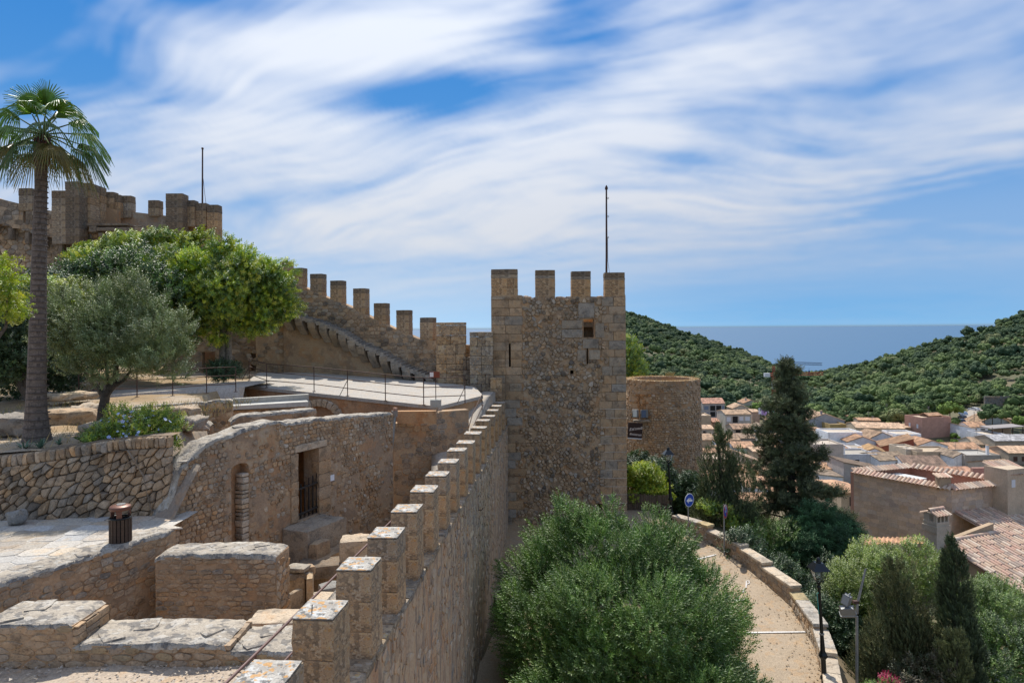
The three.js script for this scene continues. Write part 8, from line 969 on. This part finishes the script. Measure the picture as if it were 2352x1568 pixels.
  for (const [u, v, d, L, lb] of [[2081, 930, 262, 3.0, 'grey-green date palm at the edge of the wood'], [1706, 1037, 205, 2.2, 'green date palm between the left houses']]) { const p = P(u, v, d), o = thing('date_palm', lb, 'palm', [p.x, p.y - 7, p.z]), rr = RNG(u); local('trunk', tint(tube([[0, 0, 0], [.1, 3.5, 0], [0, 7, 0]], [.4, .32, .3], 8), [.14, .11, .085]), M.bark, o); for (let i = 0; i < 34; i++) { const az = i * 2.4, el = 1.2 - i / 34 * 1.9, g = new Geo(), c = vary([.07, .10, .04], rr, .3), N = 9; const at = k => { const x = k / N; return [Math.cos(az) * Math.cos(el) * L * x, 7 + Math.sin(el) * L * x - L * .55 * x * x, Math.sin(az) * Math.cos(el) * L * x]; }; for (let k = 1; k < N; k++) { const a = at(k), b = at(k + 1), w = .42 * Math.sin(Math.PI * (k + .5) / (N + 1)); const sx = -Math.sin(az) * w, sz = Math.cos(az) * w; g.tri(a, b, [a[0] + sx, a[1] - w * .35, a[2] + sz], c); g.tri(a, b, [a[0] - sx, a[1] - w * .35, a[2] - sz], c); } local('frond', g, std({ vertexColors: true, side: THREE.DoubleSide }), o); } }
}


// fallen leaves and grit on the lane and in the court
{
  const r = RNG(881), g = new Geo(); for (let i = 0; i < 700; i++) { const k = Math.pow(r(), 2.6), q = Math.floor(r() * (foot.length - 1)), p = foot[q].clone().lerp(foot[q + 1], r()), x = p.x - .08 - k * 3.4, z = p.z + (r() - .5) * .5, y = roadY(-z) + .05, s = .02 + r() * .04, a = r() * 6.28; if (k > .4 && n3(x * 1.4, z * 1.4, 2) < .55) continue; g.tri([x + Math.cos(a) * s, y, z + Math.sin(a) * s], [x + Math.cos(a + 2.4) * s, y + .012, z + Math.sin(a + 2.4) * s], [x + Math.cos(a + 4) * s, y + .004, z + Math.sin(a + 4) * s], vary([.22, .15, .08], r, .3)); }
  for (let i = 0; i < 3000; i++) { const yard = i < 1500, d = yard ? 9.5 + r() * 2 : 12 + r() * 16, x = yard ? lerp(-11, -3.6, r()) : lerp(-9, xIn(d) - 1, r()), y = yard ? -5.60 : lerp(-6.64, -8.03, sstep(15.5, 20, d)) + .05, s = .012 + r() * .03, a = r() * 6.28; g.tri([x + Math.cos(a) * s, y, -d + Math.sin(a) * s], [x + Math.cos(a + 2.2) * s, y + .02, -d + Math.sin(a + 2.2) * s], [x + Math.cos(a + 4) * s, y, -d + Math.sin(a + 4) * s], vary([.42, .35, .27], r, .35)); }
  const m = part('leaf_litter', g, std({ vertexColors: true }), scene, 'stuff'); m.userData = { kind: 'stuff', label: 'scattered dry leaves and grit on the lane and court ground', category: 'litter' };
}

// ================================================================ small things in the ruins
{
  // slatted litter bin
  const b = onY(275, 1250, -4.79), D = 15.1, p = P(276, 1240, D), t = thing('litter_bin', 'round litter bin with dark wooden slats and brown metal lid', 'bin', [p.x, -4.8, p.z]); const wood = [[.10, .062, .038], [.085, .052, .033], [.12, .075, .045]].map(c => std({ color: lin(...c), map: T.bark, roughness: .8 })), br = std({ color: lin(.16, .07, .045), roughness: .45, metalness: .3 });
  const n = 18; for (let i = 0; i < n; i++) { const a = i / n * 6.2832, g = new THREE.BoxGeometry(.058, .62, .022); g.translate(0, .37, .215); g.rotateX(0); g.rotateY(a); local('slat', g, wood[i % 3], t); } local('liner', new THREE.CylinderGeometry(.19, .19, .6, 20, 1, true).translate(0, .36, 0), std({ color: lin(.02, .02, .022), side: THREE.DoubleSide }), t); local('rim', new THREE.TorusGeometry(.215, .02, 8, 28).rotateX(Math.PI / 2).translate(0, .69, 0), M.black, t);
  for (const a of [.4, 2.5, 4.6]) local('lid_support', box(Math.sin(a) * .19, .78, Math.cos(a) * .19, .11, .2, .02, a), br, t); local('lid', new THREE.LatheGeometry([[0, .98], [.1, .975], [.205, .95], [.215, .92], [.215, .87], [.2, .86], [0, .86]].map(q => new THREE.Vector2(...q)), 28), br, t); local('ashtray', new THREE.CylinderGeometry(.09, .09, .016, 20).translate(.02, .985, 0), std({ color: lin(.7, .7, .7), metalness: .8, roughness: .25 }), t);
}
{
  // stone trough with stacked slabs in the court
  const D = 17.2, t = thing('stone_trough', 'broken stone trough piled with flat slabs in the sunken court', 'trough', onY(690, 1400, -6.7).toArray()), r = RNG(951); const blk = (u, v, d, sx, sy, sz, ry, c, nm = 'block') => { const p = P(u, v, d), g = worn(sx, sy, sz, u * .37, .035, .03, 8); g.rotateY(ry); g.translate(p.x, p.y, p.z); tint(g, c); part(nm, g, M.stone, t); };
  blk(676, 1362, D, .62, .95, .5, .1, [.46, .34, .21]); blk(712, 1352, D - .1, .16, .8, .75, .25, [.48, .36, .23], 'side_slab'); blk(667, 1390, D - .7, .14, .62, .7, -.55, [.42, .33, .23], 'side_slab'); blk(685, 1318, D, .62, .16, .46, .15, C.grey, 'flat_slab'); blk(686, 1304, D - .05, .52, .12, .42, -.2, [.36, .32, .26], 'flat_slab'); blk(708, 1308, D + .1, .3, .22, .3, .6, C.tan, 'flat_slab');
  const bs = (lb, u, v, d, sx, sy, sz, ry, c) => { const p = P(u, v, d), b = thing('stone_block', lb, 'stone', [p.x, p.y - sy / 2, p.z]), g = worn(sx, sy, sz, u * .41, .05, .04, 9); g.rotateY(ry); g.translate(p.x, p.y, p.z); tint(g, c); part('block', g, M.stone, b); };
  bs('long low stone bench against the shaded court wall', 775, 1268, 22.5, 2.3, .55, .6, .12, C.grey); bs('squared stone block at the end of the low court bench', 815, 1262, 21, .85, .75, .8, .12, C.pale); bs('dark flat stone on the court floor before the steps', 735, 1305, 20.6, 1.2, .4, .9, .3, C.dark); bs('pale rough stone beside the handrail in the court', 768, 1395, 16.2, 1.0, .5, .9, .2, C.pale); bs('flat stone slab at the right end of the stepped wall', 640, 1430, 13.6, 1.1, .3, .7, 0, C.pale); bs('round grey millstone lying in the court', 755, 1352, 18, .5, .22, .5, .5, [.3, .29, .27]);
  // loose rubble on the yard and room floors
  for (let i = 0; i < 26; i++) { const far = i > 13, u = far ? 600 + r() * 60 : r() * 640, v = far ? 1425 + r() * 35 : 1535 + r() * 40, p = onY(u, v, far ? -6.6 : -5.74), s = .05 + r() * .09, b = thing('loose_stone', 'loose stone lying on the dusty ground of the ruins', 'stone', p.toArray(), 'loose stones on the dusty ground'), g = worn(s * 1.6, s, s * 1.2, i, s * .3, s * .2, 4); g.rotateY(r() * 3); g.translate(p.x, p.y + s * .3, p.z); tint(g, vary(C.pale, r, .2)); part('rock', g, M.stone, b); }
  const iron = thing('iron_pin', 'small rusty iron pin standing on the nearest full merlon top', 'pin', [-2.95, YT, -9.95]); part('pin', tube([[-2.95, YT - .02, -9.95], [-2.945, YT + .1, -9.95]], .008, 5), M.rust, iron);
  const hk = thing('iron_hook', 'black iron hook fixed in the far part of the rampart face', 'hook', [xOut(26), -6.9, -26]); part('hook', tube([[xOut(26) - .05, -6.9, -26], [xOut(26) + .14, -6.9, -26], [xOut(26) + .2, -6.82, -26]], .02, 5), M.rust, hk);
}
renderer.render(scene, camera);
